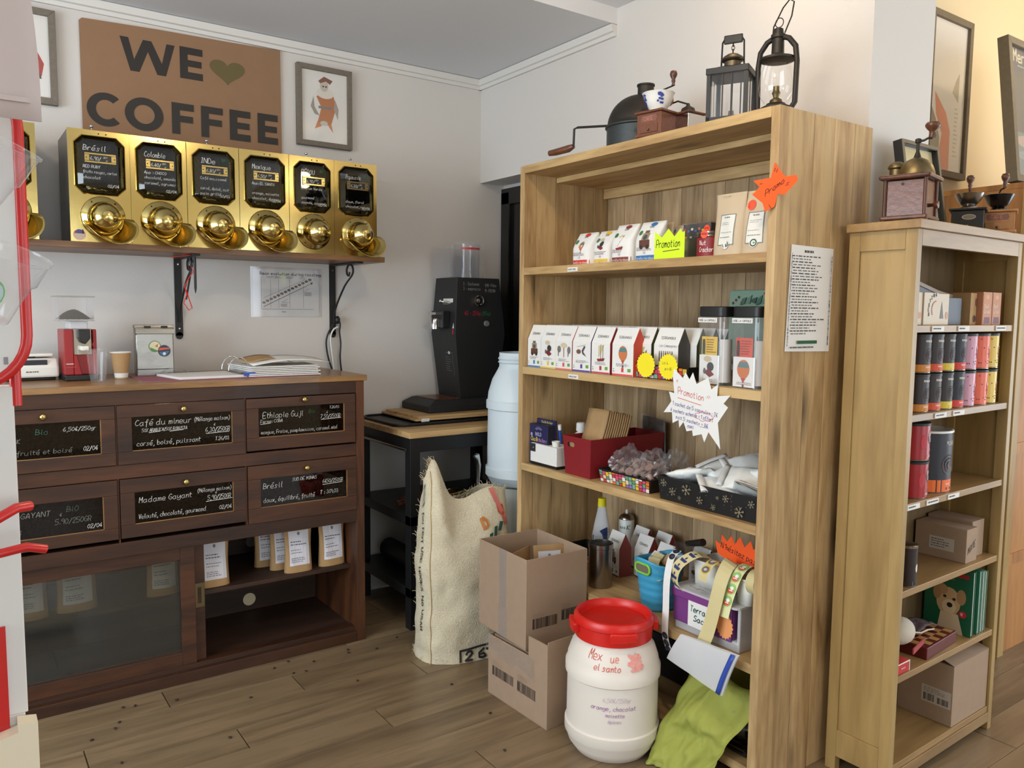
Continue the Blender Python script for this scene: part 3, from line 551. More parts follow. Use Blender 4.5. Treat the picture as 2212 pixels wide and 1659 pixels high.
drawer(0.016, 0.498, 0.912, 1.136, 0.066, 0.450, 0.959, 1.087, (0.265,1.112), [(0.085,0.090,'RA',0.019,{'c':GY}),(0.175,0.088,'Bio',0.020,{'c':GR}),(0.262,0.094,'6,50€/250gr',0.014,{'fw':0.108,'wd':0.0018}),(0.085,0.062,'TCAK',0.014,{'c':GY,'wd':0.0017}),(0.085,0.018,'é, fruité et boisé',0.016,{'c':GY,'fw':0.205,'wd':0.0018}),(0.325,0.018,'02/04',0.016,{'fw':0.048})])
drawer(0.507, 0.976, 0.628, 0.855, 0.557, 0.926, 0.678, 0.801, (0.741,0.824), [(0.015,0.080,'Madame Gayant',0.021,{'fw':0.195}),(0.228,0.094,'(Mélange maison)',0.015,{'fw':0.135,'wd':0.0018}),(0.268,0.060,'5,90/250GR',0.017,{'fw':0.092}),(0.298,0.082,'€',0.009,{'wd':0.0014}),(0.262,0.054,'_',0.365),(0.012,0.018,'Velouté, chocolaté, gourmand',0.017,{'fw':0.250}),(0.312,0.016,'02/04',0.015,{'fw':0.050})])
drawer(0.985, 1.465, 0.613, 0.855, 1.038, 1.421, 0.676, 0.798, (1.232,0.828), [(0.010,0.078,'Brésil',0.023,{'fw':0.085}),(0.135,0.098,'SUD DE MINAS',0.013,{'fw':0.110,'wd':0.0018}),(0.270,0.074,'6€50/250GR',0.015,{'fw':0.095}),(0.27,0.067,'_',0.36),(0.010,0.020,'doux, équilibré, fruité',0.018,{'fw':0.225}),(0.258,0.026,'T : 30\\03',0.016,{'fw':0.085})])
drawer(0.016, 0.498, 0.628, 0.855, 0.066, 0.450, 0.672, 0.797, None, [(0.078,0.078,'UR GAYANT',0.018,{'c':GY,'fw':0.135}),(0.262,0.085,'BiO',0.020,{'c':(90,104,86)}),(0.225,0.042,'5.90/250GR',0.019,{'c':(130,132,118),'fw':0.118}),(0.240,0.072,'€',0.010,{'c':GY}),(0.075,0.018,'oisé',0.016,{'c':GY}),(0.328,0.014,'02/04',0.015,{'wd':0.0019,'fw':0.05})])
def sliding(x0, x1, y, handle=None):
    g = G().box(x0, y, 0.062, x0+0.055, y+0.02, 0.557).box(x1-0.055, y, 0.062, x1, y+0.02, 0.557).box(x0+0.055, y, 0.500, x1-0.055, y+0.02, 0.557).box(x0+0.055, y, 0.062, x1-0.055, y+0.02, 0.117)
    o = obj('sliding_door', g, M['drk_x'], ds, bevel=0.0015)
    obj('glass_pane', G().box(x0+0.05, y+0.008, 0.112, x1-0.05, y+0.011, 0.505), M['smoky'], o)
    if handle:
        hg = G(); 
        for a in [(0,0,0.016,0.10),(0.034,0,0.05,0.10),(0.016,0,0.034,0.016),(0.016,0.084,0.034,0.10)]: hg.box(handle+a[0]*0.8, y-0.002, 0.285+a[1], handle+a[2]*0.8, y, 0.285+a[3])
        obj('recessed_handle', hg, M['brassd'], o)
sliding(0.016, 0.776, 0.030); sliding(0.070, 0.818, 0.052, handle=0.776)
# ---------------------------------------------------------------- pouches
def pouch_mesh(W, Dp, H, sag=0.0, seed=0, n=20, m=10):
    rnd = random.Random(seed); ph = rnd.random()*6
    def fn(u, v):
        a = 2*PI*u; t = v; dpt = Dp/2*(1-t**1.6)*(0.95+0.05*math.cos(3*a+ph))+0.0015; wd = W/2*(1-0.05*math.sin(PI*t))
        x = wd*math.copysign(abs(math.cos(a))**0.75, math.cos(a)); y = dpt*math.copysign(abs(math.sin(a))**0.9, math.sin(a))
        y += 0.004*math.sin(9*x/W+ph+4*t)*t*(1-t)*3*(Dp/0.06)
        return (x, y-sag*t*t, H*t)
    g = G().grid(lambda u, v: fn(u, v), n, m, wrap=True); g.f.append(tuple(range(n-1, -1, -1))); g.m.append(0); g.f.append(tuple(m*n+i for i in range(n))); g.m.append(0)
    front = lambda x, z, w_: (lambda a: (lambda q: (q[0], q[1]-0.0008-w_, q[2]))(fn(a/(2*PI), min(max(z/H, 0), 1))))(2*PI-math.acos(max(-1, min(1, math.copysign(abs(2*x/W)**(1/0.75), x)))))
    return g, front
def sub_rect(d, x0, y0, x1, y1, c, nx=6, ny=5):
    l = d.layer
    for i in range(nx):
        for j in range(ny):
            d.q.append(([(x0+(x1-x0)*i/nx, y0+(y1-y0)*j/ny), (x0+(x1-x0)*(i+1)/nx, y0+(y1-y0)*j/ny), (x0+(x1-x0)*(i+1)/nx, y0+(y1-y0)*(j+1)/ny), (x0+(x1-x0)*i/nx, y0+(y1-y0)*(j+1)/ny)], lin(c), l))
    d.layer += 0.3
def kraft_pouch(x, y, z, label, W=0.125, H=0.20, Dp=0.055, rz=0, seed=0, lb=True, m='kraft', text=True, group=None):
    t = thing('coffee_pouch', label, 'pouch', (x, y, z), rz, group)
    g, fr = pouch_mesh(W, Dp, H, 0, seed); obj('bag', g, M[m], t, smooth=60)
    if lb:
        d = D(); d.layer = 3; sub_rect(d, -W*0.36, H*0.16, W*0.38, H*0.92, (222,220,228)); d.layer = 8
        d.ell(0, H*0.86, 0.006, 0.008, (120,120,130), 8)
        for i, s_ in enumerate((0.66, 0.60, 0.48, 0.42, 0.30, 0.26, 0.22)): d.lines(-W*0.30, H*s_, W*(0.32-0.03*(i % 3)), H*(s_+0.035), 1, (86,84,96) if i < 2 else (140,138,150), 0.6, seed+i)
        d.build('paper_label', t, fr)
    return t
zs_ = 0.3402
kraft_pouch(1.235, YD+0.115, zs_, 'foremost kraft coffee pouch on the open dresser shelf, second from its right end', rz=-0.05, seed=1)
kraft_pouch(1.396, YD+0.125, zs_, 'kraft coffee pouch with white label at the right end of the dresser shelf', seed=2, rz=0.02)
kraft_pouch(1.195, YD+0.19, zs_, 'kraft coffee pouch standing behind another one on the open dresser shelf', seed=3)
kraft_pouch(1.150, YD+0.27, zs_, 'kraft coffee pouch rearmost of three standing one behind another in the dresser', seed=8)
kraft_pouch(0.875, YD+0.125, zs_, 'kraft coffee pouch just right of the sliding door stile in the dresser', seed=4)
kraft_pouch(0.675, YD+0.135, zs_, 'kraft coffee pouch behind the sliding glass at its right end', seed=5)
kraft_pouch(0.365, YD+0.135, zs_, 'kraft coffee pouch behind the middle of the sliding glass', W=0.14, seed=6)
kraft_pouch(0.205, YD+0.125, zs_, 'kraft coffee pouch behind the sliding glass at the far left by the white post', seed=7)
# ---------------------------------------------------------------- on the dresser
ZT = 1.2149
t = thing('espresso_grinder', 'small red and chrome coffee grinder with a square bean hopper on the dresser', 'coffee grinder', (0.425, 3.60, ZT), 0.05)
obj('base', G().box(-0.062, -0.09, 0, 0.055, 0.08, 0.022), M['black'], t, bevel=0.004)
obj('housing', G().box(-0.060, -0.075, 0.022, -0.028, 0.07, 0.20).box(0.040, -0.075, 0.022, 0.054, 0.07, 0.20).box(-0.028, -0.06, 0.022, 0.04, 0.07, 0.20).prism([(-0.028,0.022),(0.0,0.022),(-0.012,0.08),(-0.016,0.10),(-0.028,0.10)], -0.078, -0.06), M['redp'], t, bevel=0.003)
obj('face_plate', G().box(-0.026, -0.068, 0.10, 0.038, -0.060, 0.20), M['chrome'], t, bevel=0.002)
obj('spout', G().prism([(-0.012,0.20),(0.028,0.20),(0.028,0.165),(0.010,0.142),(-0.004,0.15),(-0.012,0.17)], -0.10, -0.068), M['black'], t, bevel=0.003)
obj('cup_rest', G().box(-0.006, -0.11, 0.118, 0.020, -0.066, 0.136), M['whitep'], t, bevel=0.003)
d = D(); d.text(-0.055, 0.062, 'GRIND', 0.005, wd=0.0012, hand=False); d.lines(-0.055,0.045,-0.015,0.055,2,(190,60,60)); 
d.q = d.q[:0]; d.rect(-0.056,0.064,-0.030,0.0675,(220,200,196)); d.rect(-0.056,0.052,-0.020,0.0545,(190,70,66)); d.build('logo_print', t, plane((0,-0.0785,0),(1,0,0),(0,0,1)))
hp_ = obj('bean_hopper', G().box(-0.075, -0.075, 0.232, 0.05, 0.07, 0.236).box(-0.075,-0.075,0.232,-0.072,0.07,0.325).box(0.047,-0.075,0.232,0.05,0.07,0.325).box(-0.075,-0.075,0.232,0.05,-0.072,0.325).box(-0.075,0.067,0.232,0.05,0.07,0.325), M['plastic'], t)
obj('lid', G().box(-0.078,-0.078,0.325,0.053,0.073,0.330), M['smoky'], hp_)
obj('beans', G().grid(lambda u,v: (-0.07+0.115*u, -0.07+0.135*v, 0.238+0.038*math.sin(PI*u)*math.sin(PI*v)**0.5+0.003*random.random()), 14, 10), M['beans'], hp_, smooth=50)['kind'] = 'stuff'
obj('collar', G().box(-0.035,-0.05,0.20,0.03,0.05,0.232), M['frost'], t, bevel=0.004)
t = thing('plastic_cup', 'clear plastic cup standing in front of the red grinder', 'cup', (0.472, 3.45, ZT))
obj('wall', G().lathe([(0.026,0.001),(0.030,0.03),(0.037,0.105),(0.0395,0.124),(0.041,0.126)], 28, cap=False), M['plastic'], t, smooth=60)
obj('bottom', G().lathe([(0.0005,0.003),(0.026,0.001)], 28, cap=False), M['plastic'], t, smooth=60)
t = thing('paper_cup', 'brown kraft paper cup between the clear cup and the silver tin', 'cup', (0.570, 3.545, ZT))
obj('wall', G().lathe([(0.024,0.0),(0.024,0.004),(0.0375,0.105)], 28, cap=False), M['kraft'], t, smooth=60)
obj('rim', G().lathe([(0.037,0.104),(0.0395,0.105),(0.0395,0.108),(0.037,0.109),(0.036,0.106),(0.0245,0.005),(0.0005,0.005)], 28, cap=False), M['paper'], t, smooth=60)
t = thing('silver_tin', 'tall silver foil tin with two round stickers, left of the shelf bracket', 'tin', (0.725, 3.67, ZT), -0.10)
obj('body', G().box(-0.078, -0.055, 0, 0.068, 0.055, 0.205), M['silver'], t, bevel=0.004)
obj('folded_lid', G().prism([(-0.058,0.20),(-0.062,0.180),(-0.060,0.176),(-0.05,0.20),(-0.045,0.216),(0.055,0.214),(0.055,0.20)], -0.08, 0.07, 'x'), M['silver'], t, bevel=0.002)
for x in (-0.045, 0.02): obj('clip', G().box(x, -0.061, 0.204, x+0.025, -0.053, 0.211), M['iron'], t)
d = D(); d.layer = 4; d.ell(-0.006, 0.125, 0.024, 0.024, (100,120,80)); d.ell(-0.006, 0.125, 0.021, 0.021, (214,206,170)); d.poly([(-0.026,0.122),(0.008,0.106),(0.0,0.102),(-0.02,0.108)], (80,140,80)); d.poly([(-0.006,0.126),(0.008,0.138),(0.004,0.122),(0.012,0.116)], (200,110,60))
d.ell(0.030, 0.106, 0.025, 0.025, (60,60,70)); d.poly([(0.008,0.108),(0.052,0.114),(0.048,0.120),(0.012,0.118)], (206,90,70)); d.poly([(0.009,0.10),(0.05,0.106),(0.035,0.085),(0.025,0.083)], (60,110,150)); d.ell(0.03,0.094,0.006,0.006,(220,220,220))
d.build('round_stickers', t, plane((0,-0.0562,0),(1,0,0),(0,0,1)))
obj('seam', G().box(-0.078,-0.0562,0.028,0.068,-0.055,0.031), M['iron'], t)
t = thing('kitchen_scale', 'white digital kitchen scale at the left end of the dresser', 'scale', (0.262, 3.68, ZT), 0.1)
obj('feet', G().box(-0.09,-0.08,0,0.075,0.08,0.012), M['black'], t, bevel=0.003)
obj('body', G().prism([(-0.10,0.012),(0.10,0.012),(0.10,0.06),(0.05,0.085),(-0.08,0.085),(-0.10,0.05)], -0.095, 0.085, 'x'), M['whitep'], t, bevel=0.008)
obj('weighing_plate', G().box(-0.085,-0.06,0.092,0.075,0.09,0.104), M['whitep'], t, bevel=0.005)
obj('stalk', G().box(-0.02,-0.01,0.08,0.02,0.03,0.095), M['black'], t)
obj('display', G().box(-0.055,-0.094,0.052,0.045,-0.082,0.080), M['navy'], t, rot=(0,0,0))
d = D(); d.lines(-0.03,0.03,0.04,0.04,1,(70,70,80)); d.build('button_print', t, plane((0,-0.1008,0),(1,0,0),(0,0,1)))
# ring binder lying open
t = thing('ring_binder', 'open ring binder with pink cover, loose papers and two metal rings on the dresser', 'binder', (0.95, 3.46, ZT), 0.0)
obj('cover', G().prism([(-0.335,-0.130),(-0.34,0.17),(0.02,0.20),(0.42,0.13),(0.38,-0.12),(-0.28,-0.135)], 0, 0.003, 'z'), M['pink'], t)
obj('paper_stack', G().prism([(-0.20,-0.115),(-0.24,0.12),(0.05,0.16),(0.07,-0.10)], 0.003, 0.012, 'z'), M['paper'], t)
for i in range(6): obj('sheet', G().prism([(0.08,-0.11),(0.07,0.16),(0.40+0.008*(i%3),0.14),(0.39-0.01*(i%2),-0.10)], 0.004+i*0.007, 0.004+i*0.007+0.0045, 'z'), M['paper'], t, rot=(0,0,0.02*(i-3)))
obj('curled_sheet', G().grid(lambda u,v: (0.10+0.34*u, -0.09+0.2*v, 0.048+0.020*math.sin(PI*u*0.9)+0.012*v), 10, 4), M['paper'], t, smooth=80, solid=0.001)
obj('kraft_divider', G().grid(lambda u,v: (0.10+0.20*u, -0.02+0.16*v, 0.052+0.018*math.sin(PI*u)+0.012*v), 10, 4), M['kraft'], t, smooth=80, solid=0.0012)
obj('ring_plate', G().box(0.045,-0.08,0.012,0.075,0.10,0.022), M['steel'], t, bevel=0.003)
for y in (-0.05, 0.05): obj('metal_ring', G().tube([(0.06+0.042*math.cos(a)-0.01, y, 0.028+0.055*math.sin(a)) for a in [PI*i/14 for i in range(15)]], 0.0022, 8), M['chrome'], t, smooth=60)
obj('blue_tab', G().box(0.055,-0.113,0.008,0.10,-0.10,0.022), M['bluep'], t)
obj('clear_pocket', G().grid(lambda u,v: (-0.22+0.10*u, 0.05+0.07*v, 0.016+0.02*math.sin(PI*u)), 8, 4), M['film'], t, smooth=80)
# ---------------------------------------------------------------- black desk with shelves, and the shop grinder
t = thing('black_shelf_desk', 'black steel side table with a pale wooden top and two lower shelves', 'table', (1.72, 3.235, 0))
obj('tabletop', G().box(-0.008,-0.008,0.914,0.76,0.60,0.942), M['tan_x'], t, bevel=0.002)
for x in (0.0, 0.70):
    for y in (0.0, 0.54): obj('leg', G().box(x, y, 0, x+0.052, y+0.052, 0.914), M['black'], t, bevel=0.002)
g = G().box(0.052,0.004,0.845,0.70,0.03,0.914).box(0.004,0.052,0.845,0.03,0.54,0.914)
obj('apron', g, M['black'], t, bevel=0.002)
obj('shelf', G().box(0.0,0.0,0.50,0.752,0.592,0.545), M['black'], t, bevel=0.002); obj('shelf', G().box(0.0,0.0,0.155,0.752,0.592,0.20), M['black'], t, bevel=0.002)
obj('towel_rail', G().tube([(-0.012,0.02,0.86),(-0.016,0.06,0.86),(-0.016,0.50,0.86),(-0.012,0.54,0.86)], 0.007, 10), M['steel'], t, smooth=60)
t = thing('rolled_mat', 'dark rolled mat lying on the lowest shelf of the black table', 'mat', (1.86, 3.32, 0.255)); obj('roll', G().lathe([(0.052,0),(0.052,0.42)], 20, axis='y'), M['black'], t, smooth=50); obj('roll_core', G().lathe([(0.030,-0.003),(0.020,-0.003),(0.020,0.0),(0.030,0.0)], 20, axis='y', cap=False), M['kraft'], t)
t = thing('pruned_twigs', 'bundle of brown twigs and green stalk on the middle shelf of the black table', 'twigs', (1.95, 3.45, 0.547), 0.2)
rnd = random.Random(4)
for i in range(9): obj('twig', G().tube([(-0.16+rnd.uniform(-.03,.03),-0.1+i*0.022,0.010+0.007*(i%3)),(0,-0.1+i*0.02,0.018+0.010*(i%3)),(0.2+rnd.uniform(-.04,.04),-0.08+i*0.02,0.012+0.012*(i%2))], [0.008,0.009,0.005], 6), M['green'] if i == 3 else M['walnut'], t, smooth=60)
t = thing('metal_scoop', 'shiny metal scoop handle sticking up beside the sack', 'scoop', (2.03, 3.12, 0.0), 0)
obj('handle', G().tube([(0,0.02,0.0),(0.0,0.02,0.70),(-0.01,0,0.78),(-0.035,-0.02,0.83),(-0.05,-0.025,0.825)], [0.008,0.010,0.013,0.015,0.008], 10), M['chrome'], t, smooth=60)
tg = thing('black_serving_tray', 'round-cornered black tray under the grinder boards on the side table', 'tray', (1.74, 3.40, 0.9425))
obj('tray_floor', G().prism(rrect(0,0,0.70,0.42,0.06), 0, 0.006, 'z'), M['black'], tg); obj('rim', G().tube([(a, b, 0.010) for a, b in rrect(0,0,0.70,0.42,0.06)], 0.006, 8, closed=True), M['black'], tg, smooth=60)
t = thing('chopping_board', 'pale wooden board with a white tag under the big black grinder', 'board', (1.86, 3.44, 0.9592), 0.0)
obj('board', G().box(0,0,0.0,0.60,0.38,0.010).box(0.02,0.01,0.010,0.58,0.37,0.022), M['tan_x'], t, bevel=0.002); obj('white_tag', G().box(0.03,-0.0015,-0.004,0.075,0.0,0.012), M['paper'], t)
t = thing('shop_coffee_grinder', 'tall black six-sided shop coffee grinder with clear hopper on the side table', 'coffee grinder', (2.00, 3.52, 0.9815))
def hexcol(zs):
    g = G(); n = 4
    vs = []; 
    for z, x0, x1, y0, y1 in zs: vs += [(x0,y0,z),(x1,y0,z),(x1,y1,z),(x0,y1,z)]
    fs = [tuple(range(3,-1,-1)), tuple(range(len(vs)-4, len(vs)))]
    for j in range(len(zs)-1): fs += [(j*4+i, j*4+(i+1)%4, (j+1)*4+(i+1)%4, (j+1)*4+i) for i in range(4)]
    return g.add(vs, fs)
obj('base', hexcol([(0,-0.02,0.44,0.0,0.30),(0.035,-0.02,0.44,0.0,0.30),(0.062,0.03,0.44,0.03,0.28)]), M['blackp'], t, bevel=0.004)
obj('catch_tray', G().box(0.04,0.045,0.062,0.19,0.26,0.066), M['walnut'], t)
obj('tower', hexcol([(0.062,0.195,0.435,0.055,0.275),(0.40,0.155,0.47,0.04,0.29),(0.695,0.175,0.44,0.055,0.275)]), M['blackp'], t, bevel=0.003)
d = D(); LG = (150,150,150)
d.text(0.21,0.655,'3 → Italienne'.replace('→','-'),0.016,LG,0.0016,0.75); d.text(0.21,0.63,'3 - expresso',0.016,LG,0.0016,0.8); d.text(0.345,0.650,'9/10 - Filtre',0.015,LG,0.0016,0.6); d.text(0.345,0.622,'11 - PISTON',0.015,LG,0.0016,0.62)
d.text(0.215,0.50,'45 - 250g',0.020,(190,40,60),0.0022,0.8); d.text(0.32,0.50,'(85g)',0.018,(40,130,80),0.002,0.9)
def gs(x, z, w_): 
    y = 0.04+0.015*abs(z-0.40)/0.32 if z < 0.40 else 0.04+0.015*(z-0.40)/0.295
    return (x, y-w_-0.0006, z)
d.build('chalk_writing', t, gs)
d = D(); d.ell(0.16,0.30,0.012,0.008,(190,190,190)); d.line([(0.12,0.30),(0.20,0.30)],0.001,LG); d.lines(0.12,0.20,0.18,0.285,7,LG,0.12); d.line([(0.195,0.29),(0.19,0.25),(0.197,0.21),(0.193,0.18)],0.0012,LG); d.poly([(0.21,0.43),(0.226,0.43),(0.218,0.46)],(220,220,220)); d.rect(0.212,0.40,0.224,0.425,(170,30,30))
d.text(0.10,0.555,'1 2 3 4 5 6 7 8',0.007,(220,220,220),0.001,1.1); d.rect(0.10,0.565,0.20,0.585,(215,215,210))
def gl(v_, z, w_): 
    x = 0.155+0.04*(0.40-z)/0.338 if z < 0.40 else 0.155+0.02*(z-0.40)/0.295
    return (x-w_-0.0006, 0.28-v_, z)
d.build('front_print', t, gl)
kn = obj('setting_dial', G().lathe([(0.030,0),(0.030,-0.012),(0.024,-0.014),(0.022,-0.008),(0.012,-0.008),(0.010,-0.02),(0.0005,-0.021)], 24, (0.30,0.048,0.575), 'y', cap=False), M['chrome'], t, smooth=40)
obj('switch', G().lathe([(0.016,0),(0.014,-0.012),(0.0005,-0.013)], 20, (0.35,0.045,0.455), 'y', cap=False), M['greyp'], t, smooth=40)
obj('spout_housing', G().box(0.115,0.10,0.43,0.16,0.22,0.52), M['black'], t, bevel=0.004)
obj('bag_clamp', G().box(0.085,0.12,0.50,0.115,0.20,0.512).lathe([(0.028,0),(0.030,0.05),(0.026,0.056)], 20, (0.105,0.16,0.425)), M['chrome'], t, smooth=40)
obj('lever', G().tube([(0.165,0.10,0.56),(0.13,0.11,0.567),(0.12,0.13,0.570)], 0.005, 8).ball((0.12,0.13,0.571),0.009,10), M['chrome'], t, smooth=60)
obj('hopper', G().lathe([(0.10,0.696),(0.104,0.70),(0.104,0.87),(0.098,0.885)], 6, (0.305,0.165,0), cap=False), M['plastic'], t)
obj('hopper', G().lathe([(0.068,0.697),(0.068,0.875)], 24, (0.30,0.16,0), cap=False), M['plastic'], t, smooth=60)
obj('splash_guard', G().box(0.150,0.06,0.697,0.1515,0.27,0.85).box(0.15,0.268,0.697,0.45,0.2695,0.86), M['plastic'], t)
obj('warning_strip', G().lathe([(0.0686,0.845),(0.0686,0.856)], 16, (0.30,0.16,0), a0=-2.6, a1=-0.6, cap=False), M['red'], t)

# ---------------------------------------------------------------- tall barrels, sack
def barrel(name, label, loc, prof, m, lid=None, bands=()):
    t = thing(name, label, 'barrel', loc)
    obj('body', G().lathe(prof, 48), m, t, smooth=35)
    return t
bp = [(0.13,0),(0.155,0.01),(0.172,0.04),(0.180,0.05),(0.180,0.085),(0.172,0.09),(0.170,0.36),(0.178,0.365),(0.178,0.40),(0.172,0.405),(0.168,0.44),(0.150,0.50),(0.125,0.545),(0.118,0.56),(0.118,0.575),(0.124,0.58),(0.118,0.588),(0.124,0.597),(0.118,0.606),(0.118,0.625),(0.112,0.625),(0.112,0.56)]
barrel('tall_open_barrel', 'open bluish-white plastic barrel without lid, between the grinder table and the bookshelf', (2.218, 3.035, 0.685), bp, M['barrelb'])
t = barrel('lower_barrel', 'white barrel hidden under the open barrel behind the coffee sack', (2.218, 3.035, 0), [(0.14,0),(0.165,0.02),(0.172,0.06),(0.172,0.62),(0.15,0.66),(0.15,0.684)], M['barrelb'])
sk = thing('coffee_sack', 'full beige jute coffee sack with printed letters standing by the black table', 'sack', (1.835, 2.93, 0.001), -0.20)
def sack(a, t, e=0.0):
    """a = angle round the sack, t = height fraction"""
    ca, sa = math.cos(a), math.sin(a)
    hx = 0.205+0.012*math.sin(3*t+1); hy = 0.135*(1-0.15*t*t)
    x = hx*math.copysign(abs(ca)**0.68, ca); y = hy*math.copysign(abs(sa)**0.72, sa)
    u = (x/0.2+1)/2
    top = 0.70+0.17*math.exp(-((u-0.12)/0.13)**2)-0.012*math.exp(-((u-0.45)/0.14)**2)+0.035*math.exp(-((u-0.8)/0.2)**2)
    z = top*t
    pinch = max(0, (t-0.72)/0.28); y *= 1-0.72*pinch**1.3; x *= 1-0.05*pinch
    b = max(0, 1-t/0.05); x *= 1+0.05*b; y *= 1+0.05*b
    k = noise.noise(Vector((x*7, y*7, z*6)))*0.018+noise.noise(Vector((x*19, y*19, z*16+3)))*0.007
    nrm = Vector((ca, sa*1.2, 0)).normalized(); x += nrm.x*(k+e); y += nrm.y*(k+e)-0.008*pinch
    x -= 0.02*t
    return (x, y, z)
obj('jute_bag', G().grid(lambda u, v: sack(2*PI*u, v), 96, 60, wrap=True), M['jute'], sk, smooth=80)
obj('seam', G().tube([sack(PI*1.20, i/30, 0.004) for i in range(30)], 0.0035, 5), M['jutef'], sk, smooth=60)
g = G(); rnd = random.Random(3)
for i in range(420):
    a = rnd.uniform(0, 2*PI); tt = rnd.choice([rnd.uniform(0.985, 1.0), rnd.uniform(0, 0.02)]) if i > 120 else rnd.uniform(0.1, 0.9)
    if i <= 120: a = rnd.uniform(PI*0.9, PI*1.1)
    p = Vector(sack(a, min(tt, 1))); q = p+Vector((rnd.uniform(-.02,.02), rnd.uniform(-.02,.02), rnd.uniform(-0.003,.02)))
    q.z = max(q.z, 0.002); g.tube([p, (p+q)/2+Vector((rnd.uniform(-.004,.004), 0, 0.003)), q], 0.0007, 3)
obj('frayed_fibres', g, M['jutef'], sk)['kind'] = 'stuff'
d = D(); d.maxseg = 0.012; BK = (48,44,42)
def sfront(x, z, w_):
    xx = max(-0.194, min(0.194, x)); a = 2*PI-math.acos(math.copysign((abs(xx)/0.205)**(1/0.68), xx))
    return sack(a, z/0.70, 0.004+w_*2)
d.text(0.058, 0.555, 'D', 0.040, (198,124,60), 0.011, 1.0, -0.2, hand=False); d.text(0.145, 0.59, 'U', 0.04, (190,84,60), 0.010, 1.0, -0.1, hand=False)
for i in range(3): d.poly([(0.062+i*0.032,0.490+i*0.018),(0.079+i*0.032,0.490+i*0.018),(0.095+i*0.032,0.527+i*0.018),(0.078+i*0.032,0.527+i*0.018)], (40,84,72))
for i in range(14): d.poly([(0.11+i*0.004,0.695-i*0.010),(0.132+i*0.004,0.698-i*0.010),(0.136+i*0.004,0.686-i*0.010),(0.114+i*0.004,0.683-i*0.010)], (214,120,110))
d.rect(0.155,0.44,0.180,0.50,(96,34,40)); d.line([(0.10,0.435),(0.18,0.47)],0.004,(150,50,50))
d.line([(-0.07,0.008),(-0.07,0.052),(0.10,0.062),(0.10,0.02)],0.009,BK); d.text(-0.05,0.010,'2 6',0.034,BK,0.009,1.4,hand=False); d.rect(0.045,0.035,0.09,0.045,BK)
d.build('printed_letters', sk, sfront)
d = D()
def sleft(u, z, w_): return sack(PI*1.08+u*3.0, z/0.70, 0.004+w_*2)
def vtext(d, z, s_, h, rs=1.0):
    tmp = D(); tmp.text(0, 0, s_, h, BK, h*0.20, 1.15*rs, 0, hand=False)
    for pts, c, l in tmp.q: d.q.append(([(p[1]*1.2-0.012, z-p[0]) for p in pts], c, l))
vtext(d, 0.575, 'DO NOT USE HOOKS', 0.022); vtext(d, 0.265, 'NO USAR', 0.022, 1.1)
d.line([(-0.03,0.60),(-0.03,0.66),(0.015,0.67),(0.02,0.61),(-0.01,0.60)],0.007,BK); d.line([(-0.01,0.62),(0.0,0.65)],0.008,BK)
d.build('printed_warning', sk, sleft)

# ---------------------------------------------------------------- cardboard boxes
def carton(name, label, loc, rz, X, Y, H, wall=0.004):
    t = thing(name, label, 'box', loc, rz)
    g = G().box(0,0,0,X,Y,wall).box(0,0,wall,wall,Y,H).box(X-wall,0,wall,X,Y,H).box(wall,0,wall,X-wall,wall,H).box(wall,Y-wall,wall,X-wall,Y,H)
    obj('carton', g, M['card'], t, bevel=0.0015); return t
t = carton('cardboard_box', 'open cardboard box with pouches inside, standing on top of the other box', (1.702, 2.300, 0.2465), -0.03, 0.286, 0.335, 0.345)
d = D(); d.bars(0.030,0.075,0.145,0.115,28); d.lines(0.03,0.118,0.10,0.135,3,(150,124,100)); d.bars(0.165,0.088,0.245,0.122,15); d.line([(0.165,0.124),(0.245,0.124)],0.002,BK); d.line([(0.165,0.086),(0.245,0.086)],0.002,BK); d.lines(0.165,0.127,0.22,0.15,4,(150,124,100)); d.build('barcode_print', t, plane((0,-0.0002,0),(1,0,0),(0,0,1)))
obj('tape', G().box(-0.0006,0.13,0.0,-0.0001,0.19,0.12).box(-0.0006,0.135,0.12,-0.0001,0.185,0.345), M['plastic'], t)
t2 = carton('cardboard_box', 'lower cardboard box on the floor carrying the open box, its torn tape curling', (1.700, 2.165, 0.0), 0.03, 0.275, 0.365, 0.240)
obj('raised_flap', G().box(0.0,0.0,0.24,0.004,0.11,0.315).box(0.004,0.0,0.24,0.275,0.004,0.325), M['card'], t2)
obj('inner_filler', G().box(0.02,0.05,0.21,0.26,0.35,0.2395), M['card'], t2)
d = D(); d.bars(0.03,0.085,0.165,0.122,26); d.lines(0.03,0.125,0.1,0.145,3,(150,124,100)); d.bars(0.19,0.085,0.30,0.118,15); d.line([(0.19,0.12),(0.30,0.12)],0.002,BK); d.line([(0.19,0.083),(0.30,0.083)],0.002,BK); d.lines(0.19,0.122,0.26,0.15,4,(150,124,100))
d.build('barcode_print', t2, plane((-0.0002,0.365,0),(0,-1,0),(0,0,1)))
rnd = random.Random(9)
obj('torn_tape', G().grid(lambda u,v: (-0.004-0.012*abs(math.sin(7*u+3*v)), 0.37-0.30*u, 0.245-0.055*v-0.03*u*v+0.008*math.sin(11*u)), 20, 5), M['film'], t2, smooth=60)
kraft_pouch(1.93, 2.46, 0.275, 'kraft pouch with white label standing in the open cardboard box', W=0.13, H=0.30, Dp=0.06, rz=-0.35, seed=31)
kraft_pouch(1.82, 2.50, 0.262, 'unlabelled brown pouch at the back of the open cardboard box', W=0.15, H=0.30, Dp=0.07, rz=0.4, seed=32, lb=False)
kraft_pouch(1.90, 2.38, 0.262, 'brown pouch lying low between the others inside the open cardboard box', W=0.15, H=0.27, Dp=0.05, rz=0.15, seed=33, lb=False)

